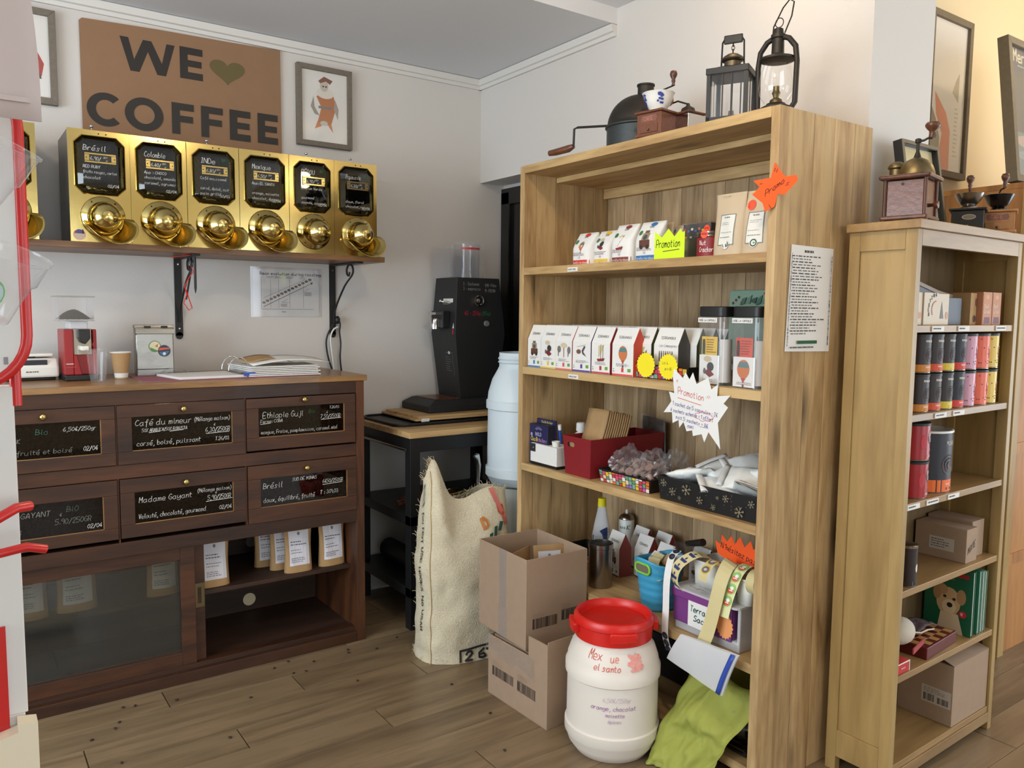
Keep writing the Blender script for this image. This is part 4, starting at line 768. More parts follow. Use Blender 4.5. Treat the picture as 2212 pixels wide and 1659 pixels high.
# ---------------------------------------------------------------- white barrel with red lid
bx, by = 1.832, 1.968
t = thing('lidded_barrel', 'white plastic barrel with red screw lid and red handwriting, in front of the bookshelf', 'barrel', (bx, by, 0))
prof = [(0.0005,0.004),(0.11,0.004),(0.120,0.0),(0.128,0.004),(0.150,0.035),(0.158,0.060),(0.163,0.068),(0.163,0.100),(0.157,0.104),(0.1555,0.270),(0.163,0.276),(0.163,0.308),(0.158,0.314),(0.155,0.335),(0.142,0.372),(0.122,0.398),(0.116,0.41),(0.116,0.44)]
obj('body', G().lathe(prof, 56), M['barrel'], t, smooth=40)
lid = G().lathe([(0.122,0.400),(0.132,0.402),(0.133,0.448),(0.137,0.452),(0.137,0.468),(0.131,0.478),(0.124,0.480),(0.119,0.474),(0.116,0.458),(0.112,0.455),(0.0005,0.455)], 56, cap=False)
for a0 in (0.75, 0.75+PI/2, 0.75+PI, 0.75+1.5*PI):
    for k in range(1):
        lid.lathe([(0.130,0.428),(0.152,0.430),(0.154,0.440),(0.152,0.452),(0.130,0.454)], 7, a0=a0, a1=a0+0.62, cap=False); 
obj('screw_lid', lid, M['red'], t, smooth=35)
for a0 in (0.75, 0.75+PI/2, 0.75+PI, 0.75+1.5*PI):
    pts = [(r*math.cos(a), r*math.sin(a)) for r, aa in ((0.131, [a0+0.62*i/6 for i in range(7)]), (0.153, [a0+0.62-0.62*i/6 for i in range(7)])) for a in aa]
    obj('lid_lug', G().prism(pts, 0.424, 0.456, 'z'), M['red'], t, bevel=0.004, smooth=50)
d = D(); d.maxseg = 0.004; RD = (206,76,60); PU = (168,120,170)
ang0 = math.atan2(-by, -bx)
def wrapb(R, tilt=0.0):
    def f(u, v, w_):
        r = R(v)+w_+0.0010; a = ang0+u/0.16
        return (r*math.cos(a), r*math.sin(a), v)
    return f
def RR(v):
    for (r0, z0), (r1, z1) in zip(prof, prof[1:]):
        if z0 <= v <= z1 and z1 > z0: return r0+(r1-r0)*(v-z0)/(z1-z0)
    return 0.156
d.text(-0.092,0.362,'Mex',0.028,RD,0.0022,fw=0.055); d.text(-0.008,0.360,'ue',0.024,(226,120,100),0.0022,fw=0.032); d.text(-0.065,0.332,'el santo',0.020,(220,90,76),0.0020,fw=0.095)
rnd = random.Random(2)
sub = [(0.062+0.045*i/6, 0.335+0.04*j/5) for i in range(7) for j in range(6)]
for (x, z) in sub:
    if rnd.random() < 0.9: d.layer = 2; d.ell(x+rnd.uniform(-.003,.003), z+rnd.uniform(-.003,.003), 0.0065, 0.006, (236,172-rnd.randint(0,24),158-rnd.randint(0,20)), 8)
d.text(-0.030,0.228,'6,50€/250gr',0.014,(206,190,204),0.0013,0.85); d.text(-0.072,0.200,'orange, chocolat',0.015,PU,0.0015,0.92); d.text(-0.02,0.178,'noisette',0.013,PU,0.0014,0.9); d.text(-0.012,0.157,'épices',0.013,(190,160,190),0.0013,0.8)
d.build('handwriting', t, wrapb(RR))
# ---------------------------------------------------------------- the tall bookshelf
bs = thing('plank_bookshelf', 'tall open acacia plank bookshelf full of coffee goods, its side towards the viewer', 'bookshelf', (2.0, 1.494, 0))
Dd, Wd, Hh = 0.485, 1.285, 2.108; SZ = [1.6855, 1.2677, 0.8526, 0.4111]
def side(y0, y1):
    sp = obj('side_board', G().box(0, y0, 0, 0.062, y1, Hh-0.001), M['tan_z'], bs, bevel=0.0015)
    xs = [0.062, 0.170, 0.275, 0.385, Dd]
    for a, b in zip(xs, xs[1:]): obj('plank', G().box(a+0.0008, y0+0.0015, 0.0, b-0.0008, y1-0.0015, Hh-0.002), M['tan_z'], sp, bevel=0.0015)
side(0, 0.030); side(Wd-0.030, Wd)
obj('top_board', G().box(-0.001, 0.030, Hh-0.032, Dd, Wd-0.030, Hh), M['tan_y'], bs, bevel=0.0015); obj('top_board', G().box(0.17, 0.030, Hh-0.055, Dd-0.02, Wd-0.03, Hh-0.033), M['tan_y'], bs, bevel=0.0015)
bk = obj('back_rail', G().box(Dd-0.045, 0.030, Hh-0.10, Dd-0.018, Wd-0.03, Hh-0.056), M['tan_y'], bs, bevel=0.0015)
bp_ = obj('back_panel', G().box(Dd-0.006, 0.03, 0.02, Dd, Wd-0.03, Hh-0.06), M['back'], bs)
ys = [0.03+i*(Wd-0.06)/11 for i in range(12)]
for a, b in zip(ys, ys[1:]): obj('plank', G().box(Dd-0.018, a+0.0008, 0.03, Dd-0.006, b-0.0008, Hh-0.06), M['back'], bp_, bevel=0.0015)
for z in SZ+[0.075]:
    sb = obj('shelf', G().box(0, 0.030, z-0.030, 0.16, Wd-0.030, z), M['tan_y'], bs, bevel=0.0015)
    for a, b in ((0.16, 0.31), (0.31, Dd-0.019)): obj('plank', G().box(a+0.0008, 0.030, z-0.030, b-0.0008, Wd-0.030, z), M['tan_y'], sb, bevel=0.0015)
for z, y, s_ in ((SZ[0], 0.90, 'SACHETS 125GR'), (SZ[1], 0.885, 'CAPSULES DOUX')):
    o = obj('price_strip', G().box(-0.0015, y, z-0.026, 0, y+0.06, z-0.010), M['paper'], bs)
    d = D(); d.text(0.004, 0.005, s_, 0.005, (50,50,50), 0.0009, 0.95, 0, hand=False, jit=0); d.build('print', o, plane((-0.0017, y+0.06, z-0.026), (0,-1,0), (0,0,1)))
def P(y, z=0, x=2.0): return (x, y, z)
FX = -PI/2   # a thing built facing -y is turned by this to face -x
# --- shelf 1: filter coffee bags, signs, tin, kraft bags
z1 = SZ[0]+0.0005
def coffee_bag(y, label, W, H, band, motif, x=2.085, lean=0.0, seed=0):
    t = thing('coffee_bag', label, 'bag', (x, y, z1), FX)
    def fn(u, v):
        a = 2*PI*u; ca, sa = math.cos(a), math.sin(a); dd = 0.036*(1-0.75*max(0, v-0.55)/0.45)
        return (W/2*math.copysign(abs(ca)**0.45, ca), dd*math.copysign(abs(sa)**0.6, sa)+0.03*max(0, v-0.5)**1.4*1.5, H*v)
    g = G().grid(fn, 28, 12, wrap=True); g.f.append(tuple(12*28+i for i in range(28))); g.m.append(0); g.f.append(tuple(range(27,-1,-1))); g.m.append(0)
    obj('bag', g, M['paper'], t, smooth=60)
    obj('kraft_back', G().grid(lambda u, v: (W/2*(2*u-1)*1.03, 0.040+0.004*math.sin(PI*u)+0.02*max(0,v-0.5), H*v*0.98), 6, 6), M['pale'], t, solid=0.003)
    def fr(x_, z_, w_):
        v = min(1, max(0, z_/H)); q = math.copysign(min(1, abs(2*x_/W))**(1/0.45), x_); a = 2*PI-math.acos(max(-1, min(1, q))); p = fn(a/(2*PI), v); return (p[0], p[1]-0.001-w_, p[2])
    d = D(); d.layer = 2; sub_rect(d, -W*0.47, 0.001, W*0.47, 0.020, band, 8, 1); d.layer = 4
    d.text(-W*0.36, 0.006, "Torréfaction douce", 0.008, (236,232,226), 0.001, fw=W*0.8)
    d.ell(0, 0.030, 0.006, 0.005, (190,190,190), 10); d.lines(-W*0.34, 0.036, W*0.36, 0.050, 3, (120,90,90), 0.4, seed); d.ell(-W*0.28, H*0.72, 0.009, 0.009, (60,120,70), 12); d.ell(W*0.12, H*0.93, 0.016, 0.007, band if band != (222,180,30) else (196,190,60), 12); d.text(-W*0.02, H*0.84, 'TERRA', 0.006, (80,80,84), 0.0009, 1.0, 0, hand=False)
    motif(d, W, H); d.build('bag_print', t, fr)
    return t
def balloon(d, x, z, s): 
    d.ell(x, z, 0.5*s, 0.6*s, (206,120,70), 14); d.poly([(x-0.45*s,z+0.1*s),(x+0.45*s,z+0.1*s),(x+0.3*s,z+0.45*s),(x-0.3*s,z+0.45*s)], (90,130,130)); d.poly([(x-0.2*s,z-0.55*s),(x+0.2*s,z-0.55*s),(x,z-0.9*s)], (190,80,60)); d.rect(x-0.08*s, z-1.15*s, x+0.08*s, z-0.95*s, (120,80,50))
def train(d, x, z, s):
    d.rect(x-0.5*s, z-0.6*s, x+0.5*s, z-0.1*s, (96,58,44)); d.rect(x-0.35*s, z-0.1*s, x+0.35*s, z+0.4*s, (156,136,112)); d.ell(x, z+0.1*s, 0.2*s, 0.2*s, (70,80,84), 10); d.rect(x-0.2*s, z+0.4*s, x+0.2*s, z+0.6*s, (110,96,80)); d.ell(x-0.3*s, z-0.6*s, 0.16*s, 0.16*s, (60,40,34), 10); d.ell(x+0.3*s, z-0.6*s, 0.16*s, 0.16*s, (60,40,34), 10)
def loco(d, x, z, s):
    d.ell(x+0.15*s, z, 0.3*s, 0.3*s, (52,52,56), 12); d.poly([(x-0.4*s,z-0.4*s),(x,z-0.1*s),(x+0.5*s,z-0.5*s),(x+0.1*s,z-0.7*s)], (120,40,40)); d.ell(x-0.1*s, z+0.5*s, 0.35*s, 0.2*s, (206,190,160), 12); d.ell(x-0.35*s, z-0.3*s, 0.12*s, 0.2*s, (90,90,92), 10)
def beasts(d, x, z, s):
    d.poly([(x-0.02*s,z-0.7*s),(x+0.04*s,z-0.7*s),(x+0.05*s,z+0.2*s),(x-0.05*s,z+0.2*s)], (150,70,50)); d.ell(x, z+0.35*s, 0.45*s, 0.22*s, (210,196,164), 12); d.ell(x-0.65*s, z, 0.25*s, 0.3*s, (120,116,114), 12); d.ell(x+0.7*s, z-0.05*s, 0.22*s, 0.32*s, (120,116,114), 12); d.rect(x-0.8*s,z-0.6*s,x-0.7*s,z,(110,106,104)); d.rect(x+0.55*s,z-0.6*s,x+0.65*s,z,(110,106,104))
def oxen(d, x, z, s):
    d.ell(x-0.4*s, z-0.1*s, 0.3*s, 0.2*s, (120,84,60), 12); d.poly([(x,z),(x+0.3*s,z+0.4*s),(x+0.5*s,z+0.35*s),(x+0.2*s,z-0.1*s),(x+0.6*s,z-0.5*s),(x+0.1*s,z-0.3*s)], (90,76,90)); d.line([(x-0.6*s,z+0.3*s),(x+0.5*s,z+0.5*s)], 0.002, (180,160,120))
def ship(d, x, z, s):
    d.poly([(x-0.5*s,z-0.6*s),(x+0.5*s,z-0.5*s),(x+0.35*s,z-0.75*s),(x-0.35*s,z-0.8*s)], (140,50,44)); d.poly([(x-0.3*s,z-0.5*s),(x-0.3*s,z+0.5*s),(x+0.4*s,z+0.6*s),(x+0.1*s,z)], (206,190,150)); d.line([(x,z-0.6*s),(x,z+0.6*s)], 0.002, (90,60,40)); d.line([(x+0.25*s,z-0.6*s),(x+0.25*s,z+0.5*s)], 0.002, (90,60,40))
def plane_(d, x, z, s): d.poly([(x-0.6*s,z),(x+0.5*s,z+0.1*s),(x+0.7*s,z+0.3*s),(x+0.6*s,z-0.1*s),(x-0.4*s,z-0.15*s)], (90,100,100)); d.poly([(x-0.1*s,z),(x+0.3*s,z+0.5*s),(x+0.45*s,z+0.5*s),(x+0.2*s,z)], (170,190,70)); d.ell(x,z-0.9*s,0.6*s,0.2*s,(214,196,164),12)
def people(d, x, z, s):
    for i in range(7): d.rect(x-0.75*s+i*0.22*s, z-0.5*s, x-0.63*s+i*0.22*s, z+0.15*s, [(96,60,60),(70,70,76),(150,120,100)][i % 3]); d.ell(x-0.69*s+i*0.22*s, z+0.22*s, 0.06*s, 0.07*s, (150,116,96), 8)
    d.text(x-0.7*s, z+0.6*s, 'Les Compagnies', 0.010, (150,150,160), 0.0008, 0.8)
coffee_bag(2.445, 'small white coffee bag with red stripe and balloon, far left of the top shelf', 0.108, 0.128, (206,60,50), lambda d, W, H: balloon(d, 0.008, H*0.60, 0.026), seed=1)
coffee_bag(2.345, 'white coffee bag with yellow stripe, second from left on the top shelf', 0.098, 0.130, (230,186,40), lambda d, W, H: loco(d, 0.0, H*0.60, 0.034), x=2.105, seed=2)
coffee_bag(2.215, 'white coffee bag with dark red stripe on the top shelf', 0.112, 0.142, (134,58,52), lambda d, W, H: ship(d, 0.0, H*0.55, 0.040), seed=3)
coffee_bag(2.085, 'white coffee bag with blue stripe and train picture beside the yellow-green Promotion card', 0.118, 0.142, (50,116,176), lambda d, W, H: train(d, 0.0, H*0.56, 0.050), seed=4)
kraft_pouch(2.18, 2.165, z1, 'folded pale bag leaning behind the Promotion card', W=0.10, H=0.13, Dp=0.05, rz=FX, seed=41, lb=False, m='pale')
kraft_pouch(2.18, 2.055, z1, 'flat grey-labelled bag behind the right half of the Promotion card', W=0.09, H=0.13, Dp=0.05, rz=FX, seed=42, m='pale')
t = thing('promotion_card', 'neon yellow-green crown-shaped card reading Promotion on the top shelf', 'sign', (2.025, 1.940, z1), FX)
obj('card', G().prism([(-0.072,0),(0.068,0),(0.068,0.089),(0.058,0.085),(0.048,0.098),(0.022,0.074),(-0.006,0.102),(-0.036,0.074),(-0.070,0.095)], 0, 0.0012), M['neon'], t)
d = D(); d.text(-0.062,0.040,'Promotion',0.026,(40,50,30),0.0024,fw=0.112); d.line([(-0.03,0.026),(0.045,0.030)],0.0025,(40,50,30)); d.build('handwriting', t, plane((0,0,0),(1,0,0),(0,0,1)))
t = thing('nut_cracker_tin', 'round dark red tin with silver lid reading Nut Cracker', 'tin', (2.075, 1.800, z1), FX+0.65)
obj('tin_body', G().lathe([(0.045,0),(0.047,0.002),(0.047,0.062),(0.045,0.064)], 36), M['redd'], t, smooth=40)
obj('tin_lid', G().lathe([(0.046,0.064),(0.048,0.066),(0.048,0.070),(0.046,0.072),(0.048,0.075),(0.048,0.082),(0.044,0.084)], 36), M['steel'], t, smooth=40)
cyl = lambda R, k=1.0: (lambda u, v, w_: ((R+w_)*math.sin(u/R), -(R+w_)*math.cos(u/R), v))
d = D(); d.text(-0.040,0.038,'Nut',0.015,(240,226,220),0.0016,fw=0.026); d.text(-0.040,0.016,'Cracker',0.015,(240,226,220),0.0016,fw=0.05); d.rect(0.024,0.014,0.036,0.05,(226,216,206)); d.ell(0.030,0.053,0.006,0.005,(226,216,206)); d.rect(0.026,0.028,0.034,0.034,(60,30,30)); d.build('tin_print', t, cyl(0.0472))
d = D(); d.ell(-0.022,0.072,0.013,0.013,(255,84,50)); d.text(-0.031,0.070,'OFFRE',0.006,(150,30,20),0.0012,slant=0,hand=False,fw=0.02); d.build('round_sticker', t, cyl(0.0490), label='neon orange offer sticker')
t = thing('black_gift_box', 'black patterned box under clear plastic behind the dark red tin', 'box', (2.150, 1.905, z1), FX)
obj('carton', G().box(-0.062,-0.03,0,0.062,0.03,0.122), M['mbox'], t, bevel=0.001); obj('plastic_cover', G().box(-0.064,-0.033,0,0.064,0.031,0.126), M['plastic'], t)
d = D()
for i in range(7): d.rect(-0.055+i*0.016, 0.10-(i%2)*0.006, -0.045+i*0.016, 0.108-(i%2)*0.006, [(190,60,70),(90,110,170),(210,200,190),(60,90,150),(200,90,80),(190,170,60),(230,220,210)][i]); 
for i in range(5): d.rect(-0.05+i*0.022, 0.074, -0.04+i*0.022, 0.080, [(200,150,50),(180,190,190),(90,60,110),(60,120,90),(200,200,200)][i])
d.ell(0.048,0.10,0.014,0.014,(255,84,50)); d.text(0.038,0.100,'OFFRE',0.006,(150,30,20),0.0012,slant=0,hand=False,fw=0.02); d.build('box_print', t, plane((0,-0.0335,0),(1,0,0),(0,0,1)))
def big_pouch(y, x, label, sticker, seed):
    t = thing('pale_kraft_pouch', label, 'pouch', (x, y, z1), FX); W, H = 0.118, 0.192
    g, fr = pouch_mesh(W, 0.06, H, 0, seed); obj('bag', g, M['pale'], t, smooth=60)
    d = D(); d.layer = 3; sub_rect(d, -0.028, 0.030, 0.034, 0.125, (222,220,212)); d.layer = 8; [d.line([(x0_,0.030+0.095*i/8),(x0_,0.030+0.095*(i+1)/8)],0.0014,(60,84,84)) for x0_ in (-0.027,0.033) for i in range(8)]; [d.line([(-0.028+0.062*i/5,z0_),(-0.028+0.062*(i+1)/5,z0_)],0.0014,(60,84,84)) for z0_ in (0.0307,0.1243) for i in range(5)]; d.layer = 12
    d.text(-0.012, 0.114, 'THE BEAN', 0.0035, (70,80,80), 0.0007, slant=0, hand=False, fw=0.026); d.lines(-0.02,0.092,0.026,0.103,2,(120,126,122),0.22,seed); d.lines(-0.022,0.067,0.026,0.072,1,(150,150,146),0.3,seed+1); d.lines(-0.022,0.052,0.026,0.056,1,(100,106,106),0.5,seed+2)
    d.ell(0.003,0.031,0.014,0.014,(226,224,216)); d.ell(0.003,0.031,0.012,0.012,(48,66,62)); d.ell(0.003,0.031,0.008,0.008,(216,220,208)); d.ell(0.005,0.031,0.004,0.003,(80,150,90))
    d.lines(-0.03,0.180,0.02,0.186,1,(150,140,126),0.3,seed)
    if sticker: d.ell(-0.022, 0.148, 0.016, 0.016, (255,84,50)); d.text(-0.033,0.149,'OFFRE',0.007,(150,30,20),0.0013,slant=0,hand=False,fw=0.023); d.text(-0.033,0.140,'SPÉCIALE',0.005,(150,30,20),0.001,slant=0,hand=False,fw=0.023)
    d.build('pouch_print', t, fr)
big_pouch(1.688, 2.035, 'left of two pale kraft pouches with framed labels on the top shelf', False, 51)
big_pouch(1.587, 2.045, 'right pale kraft pouch with a neon orange offer sticker on the top shelf', True, 52)
t = thing('promo_star', 'neon orange cut-out reading Promo clipped to the top front corner of the bookshelf', 'sign', (1.992, 1.500, 1.86), FX+0.75)
obj('card', G().prism([(-0.058,0.030),(-0.010,0.038),(0.0,0.082),(0.030,0.040),(0.062,0.045),(0.066,0.028),(0.030,-0.012),(0.012,-0.008),(0.004,-0.045),(-0.022,-0.060),(-0.030,-0.035),(-0.060,-0.010),(-0.040,0.012)], 0, 0.001), M['orange'], t)
d = D(); d.text(-0.024,-0.016,'Promo',0.018,(90,30,20),0.0018,0.8,0.1,rise=0.75); d.line([(0.0,0.055),(0.002,0.065)],0.0016,BLK); d.line([(0.006,0.053),(0.008,0.063)],0.0016,BLK); d.line([(0.035,0.02),(0.042,0.024)],0.0016,BLK); d.line([(0.032,0.014),(0.04,0.018)],0.0016,BLK); d.line([(-0.04,0.02),(-0.033,0.021)],0.0016,BLK); d.line([(-0.012,-0.04),(-0.006,-0.05)],0.0016,BLK)
d.build('handwriting', t, plane((0,0,0),(1,0,0),(0,0,1)))
# --- shelf 2: capsule cartons
z2 = SZ[1]+0.0005
def carton_c(name, label, x, y, W, side_c, band, motif, H=0.178, group=None, cap=None, z=None, detail=True, Dp=0.062, rz=0):
    t = thing(name, label, 'carton', (x, y, z2 if z is None else z), FX+rz, group)
    prof_ = [(0,0),(Dp,0),(Dp,H*0.66),(Dp*0.5+0.002,H),(Dp*0.5-0.002,H),(0,H*0.66)]
    g = G().prism(prof_, -W/2, W/2, 'x'); obj('carton', g, M['paper'], t, bevel=0.0008)
    for s_ in (-1, 1): obj('side_flap', G().prism([(0.0006,0.0006),(Dp-0.0006,0.0006),(Dp-0.0006,H*0.66),(Dp*0.5,H-0.001),(0.0006,H*0.66)], s_*(W/2+0.0004)-0.0003, s_*(W/2+0.0004)+0.0003, 'x'), side_c, t)
    if detail:
        def fr(u, v, w_):
            if v <= H*0.66: return (u, -w_-0.0006, v)
            k = (v-H*0.66)/(H*0.34); return (u, Dp*0.5*k-w_-0.0006, v)
        d = D(); d.rect(-W/2+0.001, 0.001, W/2-0.001, 0.007, band); c2 = cap or band
        d.rect(-0.005, 0.014, 0.007, 0.030, c2); d.rect(W*0.25, 0.016, W*0.40, 0.028, (110,160,70)); d.lines(-W*0.3, 0.034, W*0.42, 0.046, 3, (110,104,104), 0.4, hash_(label)); d.lines(-W*0.44, 0.012, -W*0.36, 0.028, 2, (90,90,90))
        d.text(-W*0.30, H*0.775, 'TERRAMOKA', 0.0085, (70,66,68), 0.0014, slant=0, hand=False, fw=W*0.62); d.rect(-0.003, H*0.86, 0.006, H*0.97, c2); d.ell(0.0015, H*0.90, 0.008, 0.006, c2, 8)
        motif(d, 0.002, H*0.47, 0.046); d.build('box_print', t, fr)
    return t
cm = dict(blue=mat('blue_box_side', (60,110,170), 0.6), yellow=mat('yellow_box_side', (226,186,60), 0.6), coral=mat('coral_box_side', (214,90,76), 0.6), violet=mat('violet_box_side', (84,60,120), 0.6), dred=mat('dark_red_box_side', (150,50,56), 0.6), red=mat('orange_red_box_side', (210,74,52), 0.6), grey=mat('grey_box_side', (84,80,76), 0.6), olive=mat('olive_box_side', (84,92,56), 0.6), brick=mat('brick_box_side', (140,56,48), 0.6), purple=mat('purple_box_side', (74,44,120), 0.6))
cols = [(2.700, 0.090, 'blue', (70,130,190), train, None, 'white capsule carton with blue base stripe, leftmost of the front row'), (2.606, 0.098, 'yellow', (230,196,80), loco, None, 'white capsule carton with yellow base stripe, front row'), (2.505, 0.103, 'coral', (226,120,100), beasts, (214,90,80), 'white capsule carton with elephants and coral stripe, front row'), (2.395, 0.108, 'violet', (90,70,150), oxen, None, 'white capsule carton with violet stripe, front row'), (2.284, 0.104, 'dred', (190,70,80), ship, (180,60,66), 'white capsule carton with a ship and dark red stripe, front row'), (2.164, 0.112, 'red', (226,80,70), balloon, (214,70,60), 'white capsule carton with a balloon and orange-red side, right end of the front row')]
for y, W_, sc_, bd, mo, cp, lb in cols:
    x0 = 2.024+(2.718-y)*0.01
    carton_c('capsule_carton', lb, x0, y, W_, cm[sc_], bd, mo, cap=cp)
    for k in range(1, 5): carton_c('capsule_carton', 'white capsule carton standing behind the front row on the second shelf, only its top showing', x0+k*0.070, y-0.004, W_, cm[sc_], bd, mo, group='capsule cartons behind the front row', detail=False)
tr = thing('patterned_tray', 'colourful patchwork-print cardboard tray holding two capsule cartons', 'tray', (2.05, 2.02, z2), FX)
def tray_mesh(W, Dp, H, fl=0.012, th=0.002):
    g = G(); b = [(-W/2,0),(W/2,0),(W/2,Dp),(-W/2,Dp)]; tp = [(-W/2-fl,-fl*0.6),(W/2+fl,-fl*0.6),(W/2+fl,Dp+fl*0.6),(-W/2-fl,Dp+fl*0.6)]
    vs = [(p[0],p[1],0) for p in b]+[(p[0],p[1],H) for p in tp]+[(p[0]*0.985,p[1]*0.98+0.002,H) for p in tp]+[(p[0]*0.97,p[1]*0.97+0.003,th) for p in b]
    fs = [(3,2,1,0)]+[(i,(i+1)%4,4+(i+1)%4,4+i) for i in range(4)]+[(4+i,4+(i+1)%4,8+(i+1)%4,8+i) for i in range(4)]+[(8+i,8+(i+1)%4,12+(i+1)%4,12+i) for i in range(4)]+[(12,13,14,15)]
    return g.add(vs, fs)
def patchwork(d, W, H, seed, n=14):
    rnd = random.Random(seed); pal = [(200,60,60),(230,120,50),(196,90,160),(110,150,120),(226,190,60),(150,110,170),(230,226,220),(226,200,170),(120,170,150),(214,80,110)]
    st = W/n
    for i in range(n):
        z = 0.002; x = -W/2+i*st
        while z < H-0.006:
            h_ = rnd.uniform(0.010, 0.022); h_ = min(h_, H-0.003-z); d.rect(x+0.0012, z, x+st-0.0012, z+h_-0.002, rnd.choice(pal)); z += h_
obj('tray_body', tray_mesh(0.31, 0.24, 0.050), M['black'], tr)
d = D(); patchwork(d, 0.31, 0.05, 3, 16); d.build('patchwork_print', tr, lambda u, v, w_: (u*(1+v*0.9), -v/0.05*0.0075-w_-0.001, v))
carton_c('capsule_carton', 'white capsule carton with a green aeroplane in the patchwork tray', 2.075, 2.118, 0.108, cm['olive'], (160,180,90), plane_, z=z2+0.003, cap=(150,150,150))
carton_c('capsule_carton', 'white capsule carton with a row of people and grey side in the patchwork tray', 2.068, 1.985, 0.116, cm['grey'], (90,86,84), people, z=z2+0.003, cap=(60,56,56))
for k in (1, 2, 3):
    carton_c('capsule_carton', ['','white capsule carton directly behind the aeroplane carton','rearmost white capsule carton behind the aeroplane carton'][min(k,2)], 2.070+k*0.068, 2.118, 0.108, cm['olive'], (160,180,90), plane_, z=z2+0.003, detail=False) if k < 3 else None
    carton_c('capsule_carton', ['','olive-sided carton directly behind the people carton','second olive-sided carton behind the people carton','rearmost olive-sided carton behind the people carton'][k], 2.062+k*0.068, 1.955, 0.112, cm['olive'], (160,180,90), plane_, z=z2+(0.003 if k < 3 else 0.0), detail=False)
for y, s_, lb in ((2.046, 0, 'plain round yellow price star on the patchwork tray, nearer the balloon carton'), (1.938, 1, 'round yellow price star with faint writing, right one on the patchwork tray')):
    t = thing('price_star', lb, 'sign', (2.032, y, z2+0.048), FX); n = 22
    obj('card', G().prism([((0.041 if i % 2 else 0.046)*math.cos(PI*i/n), (0.041 if i % 2 else 0.046)*math.sin(PI*i/n)) for i in range(2*n)], 0, 0.001), M['yellow'], t)
    if s_: d = D(); d.text(-0.028,0.008,'Lot à',0.010,(160,150,60),0.001,0.8); d.text(-0.015,-0.012,'prix 8€',0.010,(160,150,60),0.001,0.7); d.build('handwriting', t, plane((0,0,0),(1,0,0),(0,0,1)))
def canister(x, y, label, col, motif, seed):
    t = thing('capsule_canister', label, 'canister', (x, y, z2), FX-0.05)
    W = 0.112; o = rrect(-W/2, -W/2, W/2, W/2, 0.022, 5); i_ = rrect(-W/2+0.003, -W/2+0.003, W/2-0.003, W/2-0.003, 0.02, 5)
    n = len(o); g = G().add([(p[0],p[1],0) for p in o]+[(p[0],p[1],0.232) for p in o], [(i,(i+1)%n,n+(i+1)%n,n+i) for i in range(n)]+[tuple(range(n-1,-1,-1))])
    obj('clear_body', g, M['plastic'], t, smooth=50)
    obj('black_lid', G().prism(rrect(-W/2-0.002,-W/2-0.002,W/2+0.002,W/2+0.002,0.022,5), 0.222, 0.256, 'z'), M['black'], t, bevel=0.003, smooth=50)
    obj('paper_card', G().box(-0.046,-W/2+0.004,0.004,0.040,-W/2+0.005,0.098), M['paper'], t)
    obj('rolled_leaflet', G().grid(lambda u,v: (0.038+0.014*math.sin(PI*u*0.9), -W/2+0.01+0.05*u, 0.01+0.14*v), 6, 3), M['paper'], t, smooth=60)
    obj('colour_card', G().box(-0.040,-W/2+0.007,0.098,0.028,-W/2+0.008,0.158), col, t)
    d = D(); motif(d, -0.004, 0.060, 0.05); d.lines(-0.03,0.010,0.03,0.020,2,(120,100,100),0.4,seed); d.build('card_print', t, plane((0,-W/2+0.0035,0),(1,0,0),(0,0,1)))
    d = D(); d.lines(-0.018,0.104,0.024,0.152,6,(110,60,30),0.35,seed); d.rect(-0.036,0.10,-0.024,0.14,(40,60,60)); d.ell(-0.03,0.144,0.006,0.006,(70,50,40)); d.build('card_print', t, plane((0,-W/2+0.0065,0),(1,0,0),(0,0,1)))
    o = obj('name_strip', G().box(-0.052,-W/2-0.0012,0.204,0.030,-W/2-0.0004,0.219), M['paper'], t)
    d = D(); d.text(-0.049,0.208,'CODE LA CAPSULE',0.0065,(40,40,40),0.0011,slant=0,hand=False,jit=0,fw=0.076); d.build('print', o, plane((0,-W/2-0.0013,0),(1,0,0),(0,0,1)))
    rnd = random.Random(seed)
    for k in range(7):
        a = rnd.uniform(0,6); obj('capsule', G(Matrix.Translation((0.022-0.014*(k%3)+0.0*k, 0.005+0.03*(k%2), 0.018+0.020*(k//2)))@Matrix.Rotation(a,4,'Z')@Matrix.Rotation(1.2,4,'X')).lathe([(0.008,-0.012),(0.013,0.010),(0.0165,0.011),(0.0165,0.012)], 12), M['capsule'], t, smooth=40)
canister(2.085, 1.752, 'left clear canister with black lid and a yellow leaflet inside', cm['yellow'], loco, 61)
canister(2.085, 1.612, 'right clear canister with black lid and an orange-red leaflet inside', cm['red'], balloon, 62)
t = thing('green_gift_tin', 'sage green tin with leaf pattern standing behind the two canisters', 'tin', (2.26, 1.755, z2), FX)
sage = mat('sage_green_tin', (122,150,130), 0.5); obj('tin', G().prism(rrect(-0.10,-0.0+0.0,0.085,0.315,0.012), -0.02, 0.02), sage, t, bevel=0.004)
d = D()
for i in range(6): d.poly([(-0.05+i*0.022,0.262+0.006*(i%3)),(-0.03+i*0.022,0.268),(-0.022+i*0.022,0.29+0.008*(i%2)),(-0.04+i*0.022,0.285)], [(60,96,80),(92,124,104),(44,76,64)][i%3])
for i in range(4): d.ell(-0.08+0.012*i,0.27+0.01*(i%3),0.003,0.005,(110,40,50))
d.ell(0.06,0.308-0.006,0.012,0.006,(120,40,44)); d.build('leaf_print', t, plane((0,-0.0245,0),(1,0,0),(0,0,1)))
